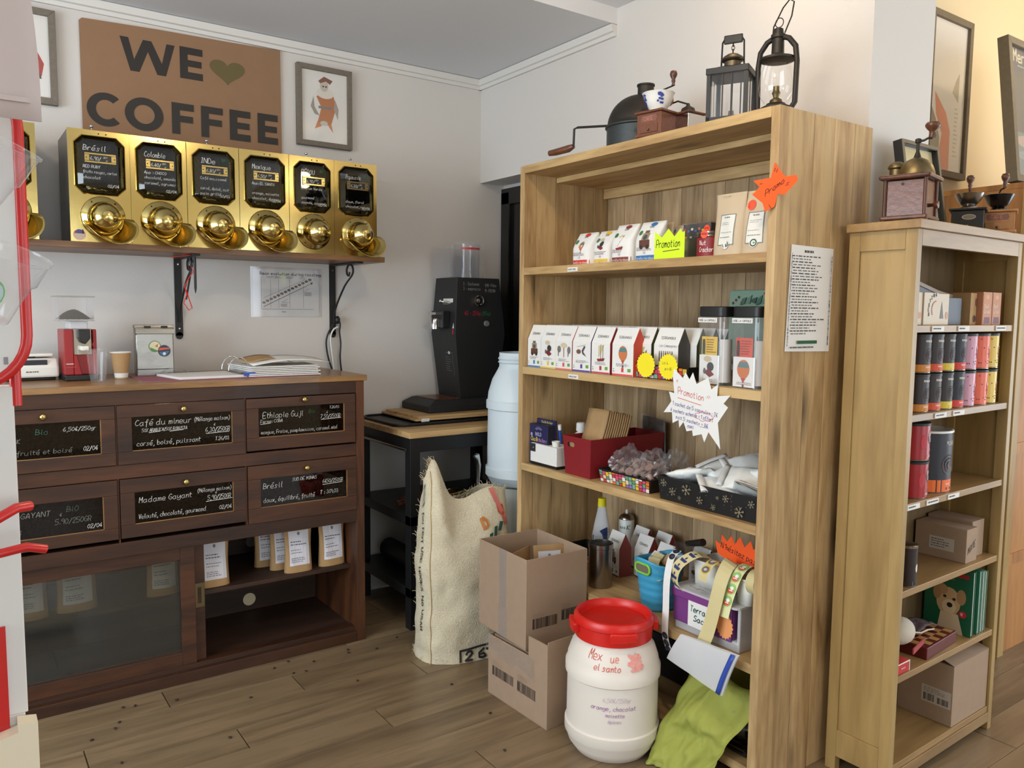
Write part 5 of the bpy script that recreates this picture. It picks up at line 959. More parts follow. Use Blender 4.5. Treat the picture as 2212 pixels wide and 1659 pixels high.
# --- shelf 3
z3 = SZ[2]+0.0005
star_pts = [(23,180),(48,340),(52,345),(62,250),(68,250),(58,338),(78,360),(100,290),(108,380),(112,390),(160,375),(170,385),(182,470),(205,395),(212,470),(200,480),(235,500),(225,580)]
st = thing('promotion_starburst', 'white starburst paper sign with red Promotion and violet prices hanging at the second shelf edge', 'sign', (1.990, 1.770, 1.190), FX+0.02)
# outline of the cut-out, in metres
SB = [(-0.103,0.088),(-0.094,0.030),(-0.118,0.030),(-0.106,0.000),(-0.140,-0.046),(-0.102,-0.036),(-0.098,-0.072),(-0.072,-0.055),(-0.068,-0.080),(-0.050,-0.056),(-0.036,-0.084),(-0.012,-0.074),(-0.008,-0.092),(0.028,-0.076),(0.040,-0.100),(0.056,-0.062),(0.105,-0.104),(0.092,-0.022),(0.130,0.036),(0.112,0.044),(0.138,0.076),(0.086,0.062),(0.088,0.100),(0.062,0.078),(0.048,0.112),(0.000,0.082),(-0.016,0.116),(-0.030,0.090),(-0.048,0.110),(-0.058,0.088),(-0.098,0.112)]
SB = [(a, b-0.02*a/0.14) for a, b in SB]
obj('paper_cutout', G().prism(SB, 0, 0.0008), M['paper'], st)
d = D(); R_ = (222,84,72); V_ = (112,84,160)
d.text(-0.078,0.044,'Promotion',0.022,R_,0.0018,slant=0.05,rise=-0.14,fw=0.112); d.line([(-0.078,0.030),(0.022,0.014)],0.0020,R_); d.line([(-0.085,0.082),(-0.084,0.090)],0.0014,R_); d.line([(-0.081,0.082),(-0.080,0.090)],0.0014,R_); d.line([(0.045,0.040),(0.052,0.048)],0.0014,R_); d.line([(0.052,0.038),(0.058,0.046)],0.0014,R_)
d.text(-0.100,0.005,'1 sachet de 5 capsules : 2€',0.0125,V_,0.0014,slant=0.1,rise=-0.12,fw=0.192); d.text(-0.108,-0.018,'4 sachets achetés = 1 offert',0.012,V_,0.0014,slant=0.1,rise=-0.09,fw=0.182); d.text(-0.085,-0.040,'soit 5 sachets = 8€',0.0115,V_,0.0014,slant=0.1,rise=-0.12,fw=0.14); d.text(-0.035,-0.066,'(138A)',0.008,V_,0.0011,fw=0.03)
d.line([(0.036+0.036*math.cos(a)*(1+0.08*math.cos(7*a)), -0.022+0.014*math.sin(a)*(1+0.15*math.cos(7*a))) for a in [2*PI*i/40 for i in range(41)]], 0.0014, R_); d.line([(0.020,-0.056),(0.055,-0.058)],0.0012,V_)
d.build('handwriting', st, plane((0,0,0),(1,0,0),(0,0,1)))
t = thing('chalk_marker_box', 'dark blue box of bold chalk markers at the left end of the third shelf', 'box', (2.040, 2.685, z3), FX)
obj('carton', G().box(-0.060,0,0,0.068,0.035,0.170), M['navy'], t, bevel=0.001)
ny = mat('deep_blue_card', (30,30,74), 0.4); obj('open_lid', G().box(-0.058,0.037,0,0.070,0.046,0.190), ny, t, bevel=0.001)
d = D(); d.rect(-0.059,0.001,0.067,0.169,(32,32,78)); d.text(-0.018,0.122,'BOLD',0.014,(200,200,226),0.0022,slant=0,hand=False,fw=0.042); d.text(-0.050,0.098,'Chalk',0.018,(220,196,70),0.0028,slant=0.05,hand=False,fw=0.052); d.text(0.006,0.098,'Markers',0.016,(180,130,176),0.0024,slant=0.05,hand=False,fw=0.055)
for i in range(9): a = 0.5+i*0.28; d.line([(0.004+0.012*math.cos(a),0.143+0.008*math.sin(a)),(0.004+0.026*math.cos(a),0.143+0.018*math.sin(a))],0.001,(190,190,230))
d.lines(-0.055,0.01,-0.02,0.05,6,(120,120,170),0.25); d.ell(-0.045,0.125,0.008,0.008,(150,150,200),8); d.build('box_print', t, plane((0,-0.0003,0),(1,0,0),(0,0,1)))
d = D(); d.rect(-0.050,0.171,0.066,0.189,(34,34,84)); d.text(-0.025,0.174,'Chalk Marker',0.010,(206,190,80),0.0018,slant=0,hand=False,fw=0.08); d.build('box_print', t, plane((0,0.0365,0),(1,0,0),(0,0,1)))
t = thing('white_box', 'low white box with black corner in front of the chalk marker box', 'box', (2.028, 2.620, z3), FX)
obj('base_strip', G().box(-0.098,-0.002,0,0.082,0.085,0.012), M['black'], t); obj('carton', G().box(-0.098,-0.003,0.012,0.082,0.085,0.090), M['paper'], t, bevel=0.001)
d = D(); d.rect(-0.098,0.055,-0.062,0.0895,(38,40,42)); d.ell(-0.078,0.072,0.003,0.003,(190,190,190),8); d.build('box_print', t, plane((0,-0.0032,0),(1,0,0),(0,0,1)))
t = thing('sample_cup', 'small white cup lying on the white box', 'cup', (2.05, 2.575, z3+0.0905)); obj('cup', G().lathe([(0.015,0),(0.018,0.022),(0.016,0.022),(0.013,0.002),(0.0005,0.002)],16), M['whitep'], t, smooth=40)
t = thing('pump_bottle', 'white bottle with cap standing behind the dark red bin', 'bottle', (2.185, 2.575, z3)); obj('bottle', G().lathe([(0.030,0),(0.032,0.005),(0.032,0.115),(0.026,0.135),(0.014,0.143),(0.014,0.148)],24), M['whitep'], t, smooth=50); obj('cap', G().lathe([(0.020,0.146),(0.021,0.150),(0.020,0.178),(0.016,0.182)],20), M['paper'], t, smooth=40)
d = D(); d.lines(-0.012,0.04,0.012,0.10,6,(130,140,150),0.35,3); d.build('label_print', t, lambda u,v,w_: (-(0.0322+w_)*math.cos(u/0.032),-(0.0322+w_)*math.sin(u/0.032),v))
t = thing('blue_marker_pen', 'blue and white marker pen leaning behind the dark red bin', 'pen', (2.10, 2.625, z3+0.152), FX); obj('barrel', G().tube([(0.0,0.02,-0.12),(0.012,0,0.0)],0.007,10), M['bluep'], t, smooth=60); obj('cap', G().tube([(0.012,0,0.0),(0.015,-0.004,0.022)],0.0075,10), M['whitep'], t, smooth=60)
t = thing('white_marker_pen', 'white marker pen with black tip lying across the bottle top', 'pen', (2.20, 2.55, z3+0.160), FX); obj('barrel', G().tube([(-0.02,0,0.004),(0.045,0.01,0.0)],0.006,10), M['whitep'], t, smooth=60); obj('tip', G().tube([(0.045,0.01,0),(0.07,0.012,-0.004)],0.0055,10), M['black'], t, smooth=60)
# dark red bin with folded kraft bags
t = thing('storage_bin', 'dark red plastic bin with a cut-out handle holding folded kraft bags', 'bin', (2.015, 2.400, z3), FX)
W, Dp, H = 0.15, 0.40, 0.155
def wallg(a, b, h0, h1, thick=0.003, hole=None):
    g = G(); 
    return g
g = G(); f_ = 0.010
b4 = [(-W/2,0.008),(W/2,0.008),(W/2,Dp-0.008),(-W/2,Dp-0.008)]; t4 = [(-W/2-f_,0),(W/2+f_,0),(W/2+f_,Dp),(-W/2-f_,Dp)]
vs = [(p[0],p[1],0) for p in b4]+[(p[0],p[1],H) for p in t4]; fs = [(3,2,1,0),(1,2,6,5),(2,3,7,6),(3,0,4,7)]
hx0, hx1, hz0, hz1 = -0.058, -0.014, 0.112, 0.132
fy = lambda z: 0.008*(1-z/H)
out = [(-W/2,0),(W/2,0),(W/2+f_,H-0.012),(0.045,H-0.012),(0.030,H),(-0.05,H),(-W/2-f_,H)]
hole = rrect(hx0,hz0,hx1,hz1,0.009,3)
b = len(vs)
def fv(p): return (p[0], fy(p[1]), p[1])
P_ = [(-W/2,0),(W/2,0),(W/2+f_,H),(-W/2-f_,H)]
cx_, cz_ = (hx0+hx1)/2, (hz0+hz1)/2
angs = lambda p: math.atan2(p[1]-cz_, p[0]-cx_)
def onb(a):
    best = None; dx, dz = math.cos(a), math.sin(a)
    for i in range(4):
        (x0_, z0_), (x1_, z1_) = P_[i], P_[(i+1)%4]; ex, ez = x1_-x0_, z1_-z0_; den = dx*ez-dz*ex
        if abs(den) < 1e-9: continue
        s_ = ((x0_-cx_)*ez-(z0_-cz_)*ex)/den; u_ = ((x0_-cx_)*dz-(z0_-cz_)*dx)/den
        if s_ > 0 and -1e-6 <= u_ <= 1+1e-6 and (best is None or s_ < best): best = s_
    return (cx_+dx*best, cz_+dz*best)
al = sorted([angs(p) for p in hole]+[angs(p) for p in P_]); ho = []
def onh(a):
    best = None; dx, dz = math.cos(a), math.sin(a)
    for i in range(len(hole)):
        (x0_, z0_), (x1_, z1_) = hole[i], hole[(i+1)%len(hole)]; ex, ez = x1_-x0_, z1_-z0_; den = dx*ez-dz*ex
        if abs(den) < 1e-12: continue
        s_ = ((x0_-cx_)*ez-(z0_-cz_)*ex)/den; u_ = ((x0_-cx_)*dz-(z0_-cz_)*dx)/den
        if s_ > 0 and -1e-4 <= u_ <= 1+1e-4: best = s_
    return (cx_+dx*best, cz_+dz*best)
n = len(al); vs += [fv(onb(a)) for a in al]+[fv(onh(a)) for a in al]
fs += [(b+i, b+(i+1)%n, b+n+(i+1)%n, b+n+i) for i in range(n)]
obj('bin_body', G().add(vs, fs), M['redd'], t, solid=0.003)
obj('inner_paper', G().box(-0.07,0.014,0.09,0.07,0.016,0.145), M['kraft'], t)
rnd = random.Random(5)
for i in range(11):
    def bagf(u, v, i=i):
        L_ = 0.06+0.245*v; bend = 0.075*max(0, v-0.45)**1.3
        return (-0.012+0.0025*i+0.120*(u-0.5)+0.018*v, 0.040+0.0095*i+0.11*v*(1-0.35*v), 0.035+0.225*v-0.002*i+0.003*math.sin(3*u+i*2)*v)
    o = obj('folded_bag', G().grid(bagf, 4, 10), M['kraft'], t, smooth=60, solid=0.0065)
t = thing('printed_photo_bag', 'dark printed clear bag standing behind the dark red bin', 'bag', (2.43, 2.385, z3), FX)
obj('sheet', G().grid(lambda u,v: (-0.07+0.14*u, 0.01*math.sin(5*u)*v, 0.21*v-0.012*u*v), 8, 6), mat('dark_photo_print', (86,76,70), 0.5, bump=0.3, bscale=60, var=0.5), t, smooth=60, solid=0.002)
obj('clear_edge', G().grid(lambda u,v: (-0.078+0.155*u, -0.006+0.01*math.sin(5*u)*v, 0.22*v-0.012*u*v), 8, 6), M['film'], t, smooth=60)
# patchwork tray of bagged capsules
t = thing('patterned_tray', 'patchwork-print tray heaped with bagged coffee capsules on the third shelf', 'tray', (2.040, 2.148, z3), FX)
obj('tray_body', tray_mesh(0.262, 0.20, 0.050), M['black'], t)
d = D(); patchwork(d, 0.262, 0.05, 8, 15); d.build('patchwork_print', t, lambda u, v, w_: (u*(1+v*0.95), -v/0.05*0.0075-w_-0.001, v))
rnd = random.Random(12); capg = G().lathe([(0.0005,-0.0135),(0.008,-0.0135),(0.0095,-0.012),(0.013,0.010),(0.0165,0.0105),(0.0165,0.0125),(0.0005,0.0125)], 14, mi=0); c0 = None; k = 0
for zl, rows, colsn, rad in ((0.018, 5, 7, 1), (0.045, 4, 6, 0.85), (0.070, 3, 5, 0.7)):
    for i in range(rows):
        for j in range(colsn):
            x = (j-(colsn-1)/2)*0.037+rnd.uniform(-.004,.004); y = 0.095+(i-(rows-1)/2)*0.036+rnd.uniform(-.004,.004)
            if zl > 0.06 and rnd.random() < 0.25: continue
            if c0 is None: o = c0 = obj('coffee_capsule', capg, [M['capsule']], smooth=40)
            else: o = c0.copy(); C.objects.link(o)
            a = FX; X_ = 2.040-y*math.sin(a)*1+x*math.cos(a); Y_ = 2.148+x*math.sin(a)+y*math.cos(a)
            o.location = (X_, Y_, z3+zl+rnd.uniform(0,.006)); o.rotation_euler = (rnd.uniform(-1.4,1.4), rnd.uniform(-1.4,1.4), rnd.uniform(0,6))
            tag(o, 'brown coffee capsule heaped in plastic in the patchwork tray on the third shelf', 'capsule', 'coffee capsules heaped in the tray'); k += 1
def crumple(name, label, cx, cy, cz, rx, ry, rz_, m, seed, cat='bag', amp=0.30):
    t = thing(name, label, cat, (cx, cy, cz))
    def fn(u, v):
        a, b_ = 2*PI*u, PI*(0.02+0.50*v); p = Vector((math.cos(a)*math.cos(b_*0.98), math.sin(a)*math.cos(b_*0.98), math.sin(b_)))
        k = 1+amp*noise.noise(p*2.6+Vector((seed, 0, 0)))+amp*0.5*noise.noise(p*7+Vector((0, seed, 0)))
        return (p.x*rx*k, p.y*ry*k, p.z*rz_*k)
    obj('film', G().grid(fn, 40, 14, wrap=True), m, t); return t
for i, (x, y, rr) in enumerate(((2.12, 2.215, 0.068), (2.13, 2.10, 0.070), (2.19, 2.04, 0.055))):
    crumple('capsule_sachet', ['crumpled clear sachet of capsules at the left of the patchwork tray', 'crumpled clear sachet of capsules in the middle of the patchwork tray', 'crumpled clear sachet of capsules at the back right of the patchwork tray'][i], x, y, z3+0.045, 0.075, rr, 0.085, M['film'], i*3.7+1)
# black snowflake tray with waxed paper sachets
t = thing('snowflake_tray', 'long black card tray with gold snowflakes holding white paper sachets', 'tray', (2.022, 1.745, z3), FX)
obj('tray_body', tray_mesh(0.405, 0.24, 0.082, 0.010), M['black'], t)
d = D(); GD = (140,130,104)
def flake(x, z, r):
    for i in range(6):
        a = i*PI/3+0.3; ex, ez = x+r*math.cos(a), z+r*math.sin(a); d.line([(x,z),(ex,ez)], r*0.11, GD)
        for s_ in (-0.5, 0.5):
            for q in (0.55, 0.8): bx_, bz = x+r*q*math.cos(a), z+r*q*math.sin(a); d.line([(bx_,bz),(bx_+r*0.26*math.cos(a+s_*1.6), bz+r*0.26*math.sin(a+s_*1.6))], r*0.10, GD)
    d.star(x, z, r*0.2, r*0.32, 6, GD)
for x, z, r in [(-0.178,0.060,0.013),(-0.14,0.036,0.014),(-0.108,0.020,0.007),(-0.075,0.054,0.018),(-0.018,0.030,0.013),(0.040,0.018,0.009),(0.090,0.058,0.012),(0.145,0.025,0.017),(0.188,0.06,0.012),(0.06,0.055,0.006)]: flake(x, z, r)
rnd = random.Random(6)
for i in range(26): d.ell(rnd.uniform(-.19,.19), rnd.uniform(.01,.075), 0.0014, 0.0014, GD, 6)
d.build('gold_print', t, lambda u, v, w_: (u*(1+v*0.55), -v/0.082*0.006-w_-0.001, v))
def sachet(i, x, y, z, rx, ry, rz_, L_, W_, label):
    t = thing('paper_sachet', label, 'sachet', (x, y, z)); t.rotation_euler = (rx, ry, rz_)
    def fn(u, v):
        a = 2*PI*u; ca, sa = math.cos(a), math.sin(a); puff = 0.020*math.sin(PI*min(1, v*1.15))**0.7 if v < 0.87 else 0.001
        return (W_/2*math.copysign(abs(ca)**0.5, ca)*(1-0.04*math.sin(5*v+i)), L_*(v-0.5), sa*puff+0.004*noise.noise(Vector((ca*3+i, v*6, sa)))+0.0025*noise.noise(Vector((ca*9+i, v*16, sa*3))))
    obj('paper', G().grid(fn, 24, 18, wrap=True), M['paperw'], t, smooth=70)
    obj('folded_top', G().grid(lambda u, v: (W_*(u-0.5)*1.01, L_*0.36+L_*0.14*v+0.002, 0.006+0.004*math.sin(PI*v)+0.002*math.sin(4*u)), 8, 4), M['paper'], t, smooth=70, solid=0.0012)
sachet(1, 2.105, 1.870, z3+0.083, 0.25, -0.45, 0.25+PI, 0.17, 0.12, 'white paper sachet leaning over the left end of the snowflake tray')
sachet(2, 2.165, 1.800, z3+0.115, 0.15, -0.35, -0.4, 0.16, 0.12, 'white paper sachet lying across the middle of the snowflake tray, rolled top to the back')
sachet(3, 2.10, 1.735, z3+0.072, 0.1, -0.30, 0.9, 0.17, 0.115, 'white paper sachet low at the front middle of the snowflake tray')
sachet(4, 2.20, 1.715, z3+0.125, -0.2, -0.6, 1.2, 0.16, 0.12, 'white paper sachet standing high at the back of the snowflake tray')
sachet(5, 2.10, 1.630, z3+0.080, 0.3, -0.35, 2.2, 0.15, 0.11, 'white paper sachet at the front right end of the snowflake tray')
sachet(6, 2.19, 1.628, z3+0.110, 0.2, -0.4, 2.9, 0.16, 0.12, 'white paper sachet at the back right corner of the snowflake tray')
sachet(7, 2.13, 1.680, z3+0.105, 0.0, -0.5, 0.4, 0.15, 0.11, 'white paper sachet on top of the pile at the right of the snowflake tray')
# --- shelf 4
z4 = SZ[3]+0.0005
t = thing('spray_bottle', 'cleaner spray bottle with blue label and yellow cap on the fourth shelf', 'bottle', (2.30, 2.560, z4), FX+0.45)
obj('bottle', G().lathe([(0.030,0),(0.042,0.01),(0.042,0.125),(0.034,0.17),(0.022,0.225),(0.018,0.25)], 24, sy=0.6), M['frost'], t, smooth=60); obj('yellow_cap', G().lathe([(0.019,0.25),(0.017,0.285)], 16), M['yellow'], t, smooth=40)
d = D(); d.poly([(-0.036,0.02),(0.036,0.02),(0.036,0.165),(0.015,0.155),(-0.036,0.12)], (26,44,92)); d.text(-0.030,0.085,'Cleaner',0.020,(236,240,246),0.0026,0.62,0.1,hand=False); d.rect(-0.034,0.022,0.034,0.034,(214,190,90)); d.build('label_print', t, lambda u,v,w_: (0.043*math.sin(u/0.040),-(0.0265+w_)*math.cos(u/0.040)-0.001,v))
t = thing('spray_can', 'white aerosol can beside the spray bottle on the fourth shelf', 'can', (2.42, 2.53, z4), FX+0.6)
obj('can', G().lathe([(0.033,0),(0.034,0.003),(0.034,0.185),(0.028,0.196),(0.014,0.202)], 28), M['whitep'], t, smooth=40); obj('metal_shoulder', G().lathe([(0.0345,0.183),(0.0345,0.187),(0.027,0.200),(0.014,0.208)], 24), M['steel'], t, smooth=40); obj('nozzle', G().lathe([(0.006,0.205),(0.006,0.22),(0.003,0.225)], 10), M['whitep'], t)
d = D(); d.text(-0.026,0.145,'oso',0.014,(50,56,60),0.002,0.9,0,hand=False); d.text(0.008,0.143,'K',0.018,(60,130,80),0.0032,1.0,0.2,hand=False); d.lines(-0.026,0.04,0.026,0.09,5,(120,130,140),0.3); d.build('label_print', t, cyl(0.0342))
for i, (x, y, sc_, mo, lb) in enumerate(((2.225, 2.405, 'brick', train, 'white carton with brick-red side, leftmost on the fourth shelf behind the steel flask'), (2.285, 2.300, 'brick', ship, 'white carton with brick-red side, second from left on the fourth shelf'), (2.36, 2.40, 'dred', ship, 'white carton with dark red side standing behind the brick-red ones'), (2.265, 2.165, 'purple', train, 'white carton with purple side behind the blue basket'), (2.375, 2.285, 'dred', oxen, 'white carton with dark red side at the back of the fourth shelf'), (2.345, 2.055, 'purple', oxen, 'white carton with purple side at the back right of the fourth shelf'))):
    carton_c('capsule_carton', lb, x, y, 0.090, cm[sc_], (120,60,60) if sc_ != 'purple' else (90,60,130), mo, H=0.180, z=z4, rz=-0.12, cap=(110,96,140))
t = thing('steel_canister', 'brushed steel canister with a level window slot on the fourth shelf', 'canister', (2.095, 2.335, z4))
obj('body', G().lathe([(0.046,0),(0.048,0.004),(0.048,0.158),(0.050,0.160),(0.050,0.175),(0.047,0.176),(0.046,0.165),(0.046,0.02),(0.0005,0.018)], 36), M['steel'], t, smooth=40)
obj('window_slot', G(Matrix.Rotation(2.55-PI/2+0.9,4,'Z')).prism(rrect(-0.006,0.035,0.006,0.105,0.006), -0.0492, -0.047), M['black'], t)
obj('clear_rim', G().lathe([(0.044,0.165),(0.047,0.19),(0.0455,0.19)], 28, cap=False), M['smoky'], t, smooth=50)
t = thing('patterned_tray', 'patchwork-print tray at the left end of the fourth shelf behind the cardboard box', 'tray', (2.22, 2.625, z4), FX); obj('tray_body', tray_mesh(0.20, 0.14, 0.05), M['black'], t); d = D(); patchwork(d, 0.20, 0.05, 21, 12); d.build('patchwork_print', t, lambda u, v, w_: (u*(1+v*0.9), -v/0.05*0.0075-w_-0.001, v))
t = thing('white_bowl', 'white bowl on the fourth shelf behind the open cardboard box', 'bowl', (2.09, 2.62, z4)); obj('bowl', G().lathe([(0.03,0),(0.055,0.03),(0.06,0.075),(0.057,0.075),(0.052,0.032),(0.0005,0.006)], 28), M['porc'], t, smooth=50)
# blue basket
t = thing('blue_basket', 'sky blue soft plastic basket with lime green handle rims, full of paper tags', 'basket', (2.125, 2.040, z4), FX-0.05)
def bas(u, v, e=0.0):
    a = 2*PI*u; k = 0.052+0.024*v+e+0.0012*math.sin(v*40); ca, sa = math.cos(a), math.sin(a)
    return (k*math.copysign(abs(ca)**0.8, ca)*1.05, k*math.copysign(abs(sa)**0.8, sa)*1.15, 0.178*v+(0.020*max(0, -math.sin(a))**3+0.020*max(0, math.sin(a))**3)*v**4)
obj('basket_body', G().grid(bas, 48, 24, wrap=True).lathe([(0.0005,0.0015),(0.052,0.001)], 24, cap=False), M['blue'], t, smooth=60, solid=0.002)
def rimat(y, s_): return [(x, y+s_*0.004, z) for x, z in rrect(-0.038, 0.142, 0.038, 0.176, 0.015, 4)]
obj('lime_rim', G().tube(rimat(-0.089, 1), 0.0045, 8, closed=True), M['lime'], t, smooth=60); obj('handle_opening', G().prism(rrect(-0.036,0.144,0.036,0.174,0.013), -0.0868, -0.0845), mat('opening_shadow_paper', (110,100,84), 0.8), t)
obj('lime_rim', G().tube([(x, 0.088, z) for x, z in rrect(-0.038, 0.142, 0.038, 0.176, 0.015, 4)], 0.0045, 8, closed=True), M['lime'], t, smooth=60)
rnd = random.Random(8)
t = thing('paper_tags', 'heap of crumpled printed paper tags in the blue basket', 'paper tags', (2.125, 2.040, z4+0.12))
g = G(); cs = [M['cream'], M['paper'], M['kraft']]
for i in range(34):
    x, y, z = rnd.uniform(-.055,.055), rnd.uniform(-.05,.05), rnd.uniform(0,.065); Mx = Matrix.Translation((x,y,z))@Matrix.Rotation(rnd.uniform(0,3),4,'Z')@Matrix.Rotation(rnd.uniform(-1,1),4,'X')
    s_ = 0.022; g.add([tuple(Mx@Vector(p)) for p in ((-s_,-s_,0),(s_,-s_,0.004),(s_,s_,0),(-s_,s_,0.006))], [(0,1,2,3)], i % 3)
obj('tags', g, cs, t, solid=0.0006)['kind'] = 'stuff'
# purple drawer box
t = thing('purple_drawer_box', 'translucent storage box with a purple front full of labels, overhanging the fourth shelf', 'storage box', (2.035, 1.735, z4), FX)
W = 0.285; H = 0.150
obj('base_tub', G().box(-W/2+0.006,-0.004,0,W/2-0.006,0.20,0.035), M['frost'], t, bevel=0.006); obj('side_wall', G().box(W/2-0.014,-0.002,0.0,W/2-0.002,0.20,H), M['frost'], t, bevel=0.004); obj('purple_front', G().box(-W/2+0.004,-0.012,0.030,W/2-0.03,-0.004,H-0.004), M['purple'], t, bevel=0.004); obj('purple_tub', G().box(-W/2+0.004,-0.003,0.036,W/2-0.03,0.18,H-0.006), M['purple'], t, bevel=0.004)
obj('purple_rim', G().box(-W/2-0.002,-0.020,H-0.032,W/2-0.026,-0.010,H), M['purple'], t, bevel=0.004); obj('lid', G().prism(rrect(-W/2,-0.02,W/2,0.20,0.02), H-0.004, H+0.003, 'z'), M['frost'], t)
obj('white_note', G().box(-0.062,-0.0215,0.035,0.050,-0.0205,0.122), M['paper'], t); d = D(); d.text(-0.052,0.088,'Terra',0.020,(40,150,130),0.003,0.9); d.text(-0.035,0.058,'Sac',0.020,(40,150,130),0.003,0.9); d.build('handwriting', t, plane((0,-0.0218,0),(1,0,0),(0,0,1)))
st_ = obj('orange_seal', G().prism([(0.088+(0.030 if i%2 else 0.035)*math.cos(PI*i/18), 0.078+(0.030 if i%2 else 0.035)*math.sin(PI*i/18)*1.25) for i in range(36)], -0.0140, -0.0125), mat('peach_card', (240,160,100), 0.7), t)
# white bins on top of it
zb = z4+0.1545
def tub(name, label, x, y, W, Dp, H, rz, m):
    t = thing(name, label, 'tub', (x, y, zb), rz); obj('tub_body', G().prism(rrect(-W/2,0,W/2,Dp,0.015), 0, 0.003, 'z').add([(p[0],p[1],0) for p in rrect(-W/2,0,W/2,Dp,0.015)]+[(p[0]*1.05,(p[1]-Dp/2)*1.05+Dp/2,H) for p in rrect(-W/2,0,W/2,Dp,0.015)], [(i,(i+1)%20,20+(i+1)%20,20+i) for i in range(20)]), m, t, smooth=40, solid=0.002)
    obj('rim', G().tube([(p[0]*1.06,(p[1]-Dp/2)*1.06+Dp/2,H) for p in rrect(-W/2,0,W/2,Dp,0.015)], 0.0035, 6, closed=True), m, t, smooth=60); return t
tub('white_tub', 'white plastic tub full of label rolls standing on the purple drawer box', 2.085, 1.765, 0.15, 0.12, 0.085, FX, M['whitep'])
tub('white_tub', 'small white plastic tub at the right end on the purple drawer box', 2.060, 1.610, 0.055, 0.12, 0.082, FX, M['whitep'])
def strip(name, label, pts, wid, m, art=None, cat='label strip', loc=(0,0,0)):
    """a hanging paper strip; pts = centre line in world (x, y, z), width along y"""
    t = thing(name, label, cat, pts[0]); o = Vector(pts[0]); q = [Vector(p)-o for p in pts]; n = len(q)
    sp = []
    for i in range(n-1):
        a, b, c, e = q[max(i-1,0)], q[i], q[i+1], q[min(i+2,n-1)]
        for k in range(4): u = k/4; sp.append(0.5*((2*b)+(c-a)*u+(2*a-5*b+4*c-e)*u*u+(3*b-a-3*c+e)*u**3))
    sp.append(q[-1]); m_ = len(sp); wv = Vector(wid)
    g = G().add([tuple(p+wv*s_) for p in sp for s_ in (-0.5, 0.5)], [(2*i,2*i+1,2*i+3,2*i+2) for i in range(m_-1)]); obj('strip', g, m, t)
    if art:
        L_ = [0]; 
        for a, b in zip(sp, sp[1:]): L_.append(L_[-1]+(b-a).length)
        def fn(u, v, w_):
            v = max(0, min(L_[-1]-1e-6, v)); i = max(k for k in range(m_) if L_[k] <= v); i = min(i, m_-2); f = (v-L_[i])/(L_[i+1]-L_[i]); p = sp[i].lerp(sp[i+1], f); nn = (sp[i+1]-sp[i]).cross(wv).normalized()
            if nn.x > 0: nn = -nn
            return tuple(p+wv.normalized()*u+nn*(0.001+w_))
        d = D(); art(d, L_[-1]); d.build('printed_labels', t, fn)
    return t
def art_green(d, L_):
    v = 0.022
    while v < L_-0.015: d.ell(0, v, 0.017, 0.018, (150,196,110), 20); d.ell(0, v+0.006, 0.012, 0.009, (222,84,58), 14); d.ell(-0.002, v-0.003, 0.007, 0.006, (240,240,236), 12); d.rect(-0.008, v+0.004, 0.008, v+0.007, (240,236,226)); v += 0.041
def art_dark(d, L_):
    for v in [0.012, 0.040, L_-0.055, L_-0.030, L_-0.008]: d.ell(0, v, 0.013, 0.012, (38,38,54), 16); d.lines(-0.008, v-0.004, 0.008, v+0.004, 2, (120,120,136), 0.4, 3)
def art_boat(d, L_):
    v = 0.02
    while v < L_-0.01: d.poly([(-0.014,v),(0.014,v-0.002),(0.010,v+0.010),(-0.011,v+0.010)], (36,44,104)); d.ell(0, v-0.008, 0.003, 0.006, (40,44,80), 8); v += 0.034
def art_gold(d, L_):
    v = 0.018
    while v < L_-0.01: d.ell(0, v, 0.016, 0.015, (206,160,40), 20); d.ell(0, v, 0.0125, 0.0115, (88,92,110), 16); d.ell(0, v, 0.007, 0.005, (196,190,170), 10); v += 0.036
YW = (0, 0.040, 0)
strip('label_strip', 'strip of round green and red labels hanging over the tubs at the right', [(2.13,1.615,zb+0.108),(2.09,1.620,zb+0.122),(2.045,1.622,zb+0.098),(2.015,1.632,zb+0.02),(2.005,1.640,zb-0.04)], YW, mat('pale_yellow_backing', (226,226,170), 0.5), art_green)
strip('label_strip', 'plain straw-coloured backing strip hanging down in front of the purple drawer box', [(2.12,1.675,zb+0.085),(2.07,1.668,zb+0.125),(2.02,1.662,zb+0.085),(2.00,1.665,zb+0.02),(1.985,1.685,zb-0.10),(1.972,1.715,zb-0.185),(1.975,1.727,zb-0.215)], (0.004, 0.052, 0.012), M['cream'])
strip('label_strip', 'white strip with dark square labels looping down between basket and purple box', [(2.07,1.90,zb+0.105),(2.03,1.895,zb+0.085),(1.995,1.880,zb+0.02),(1.985,1.872,zb-0.08),(1.98,1.868,zb-0.17),(1.985,1.850,zb-0.225)], (0, 0.030, 0), M['paper'], art_dark)
strip('label_strip', 'cream strip with dark blue boat labels curling at the left of the white tub', [(2.10,1.790,zb+0.105),(2.06,1.815,zb+0.112),(2.02,1.850,zb+0.075),(2.01,1.862,zb+0.025),(2.015,1.835,zb-0.008),(2.02,1.80,zb-0.018)], (0, 0.036, 0.012), M['cream'], art_boat)
strip('label_strip', 'strip of round golden labels folded over the middle of the white tub', [(2.10,1.725,zb+0.095),(2.06,1.730,zb+0.113),(2.02,1.735,zb+0.085),(2.012,1.738,zb+0.05)], (0, 0.038, 0), M['cream'], art_gold)
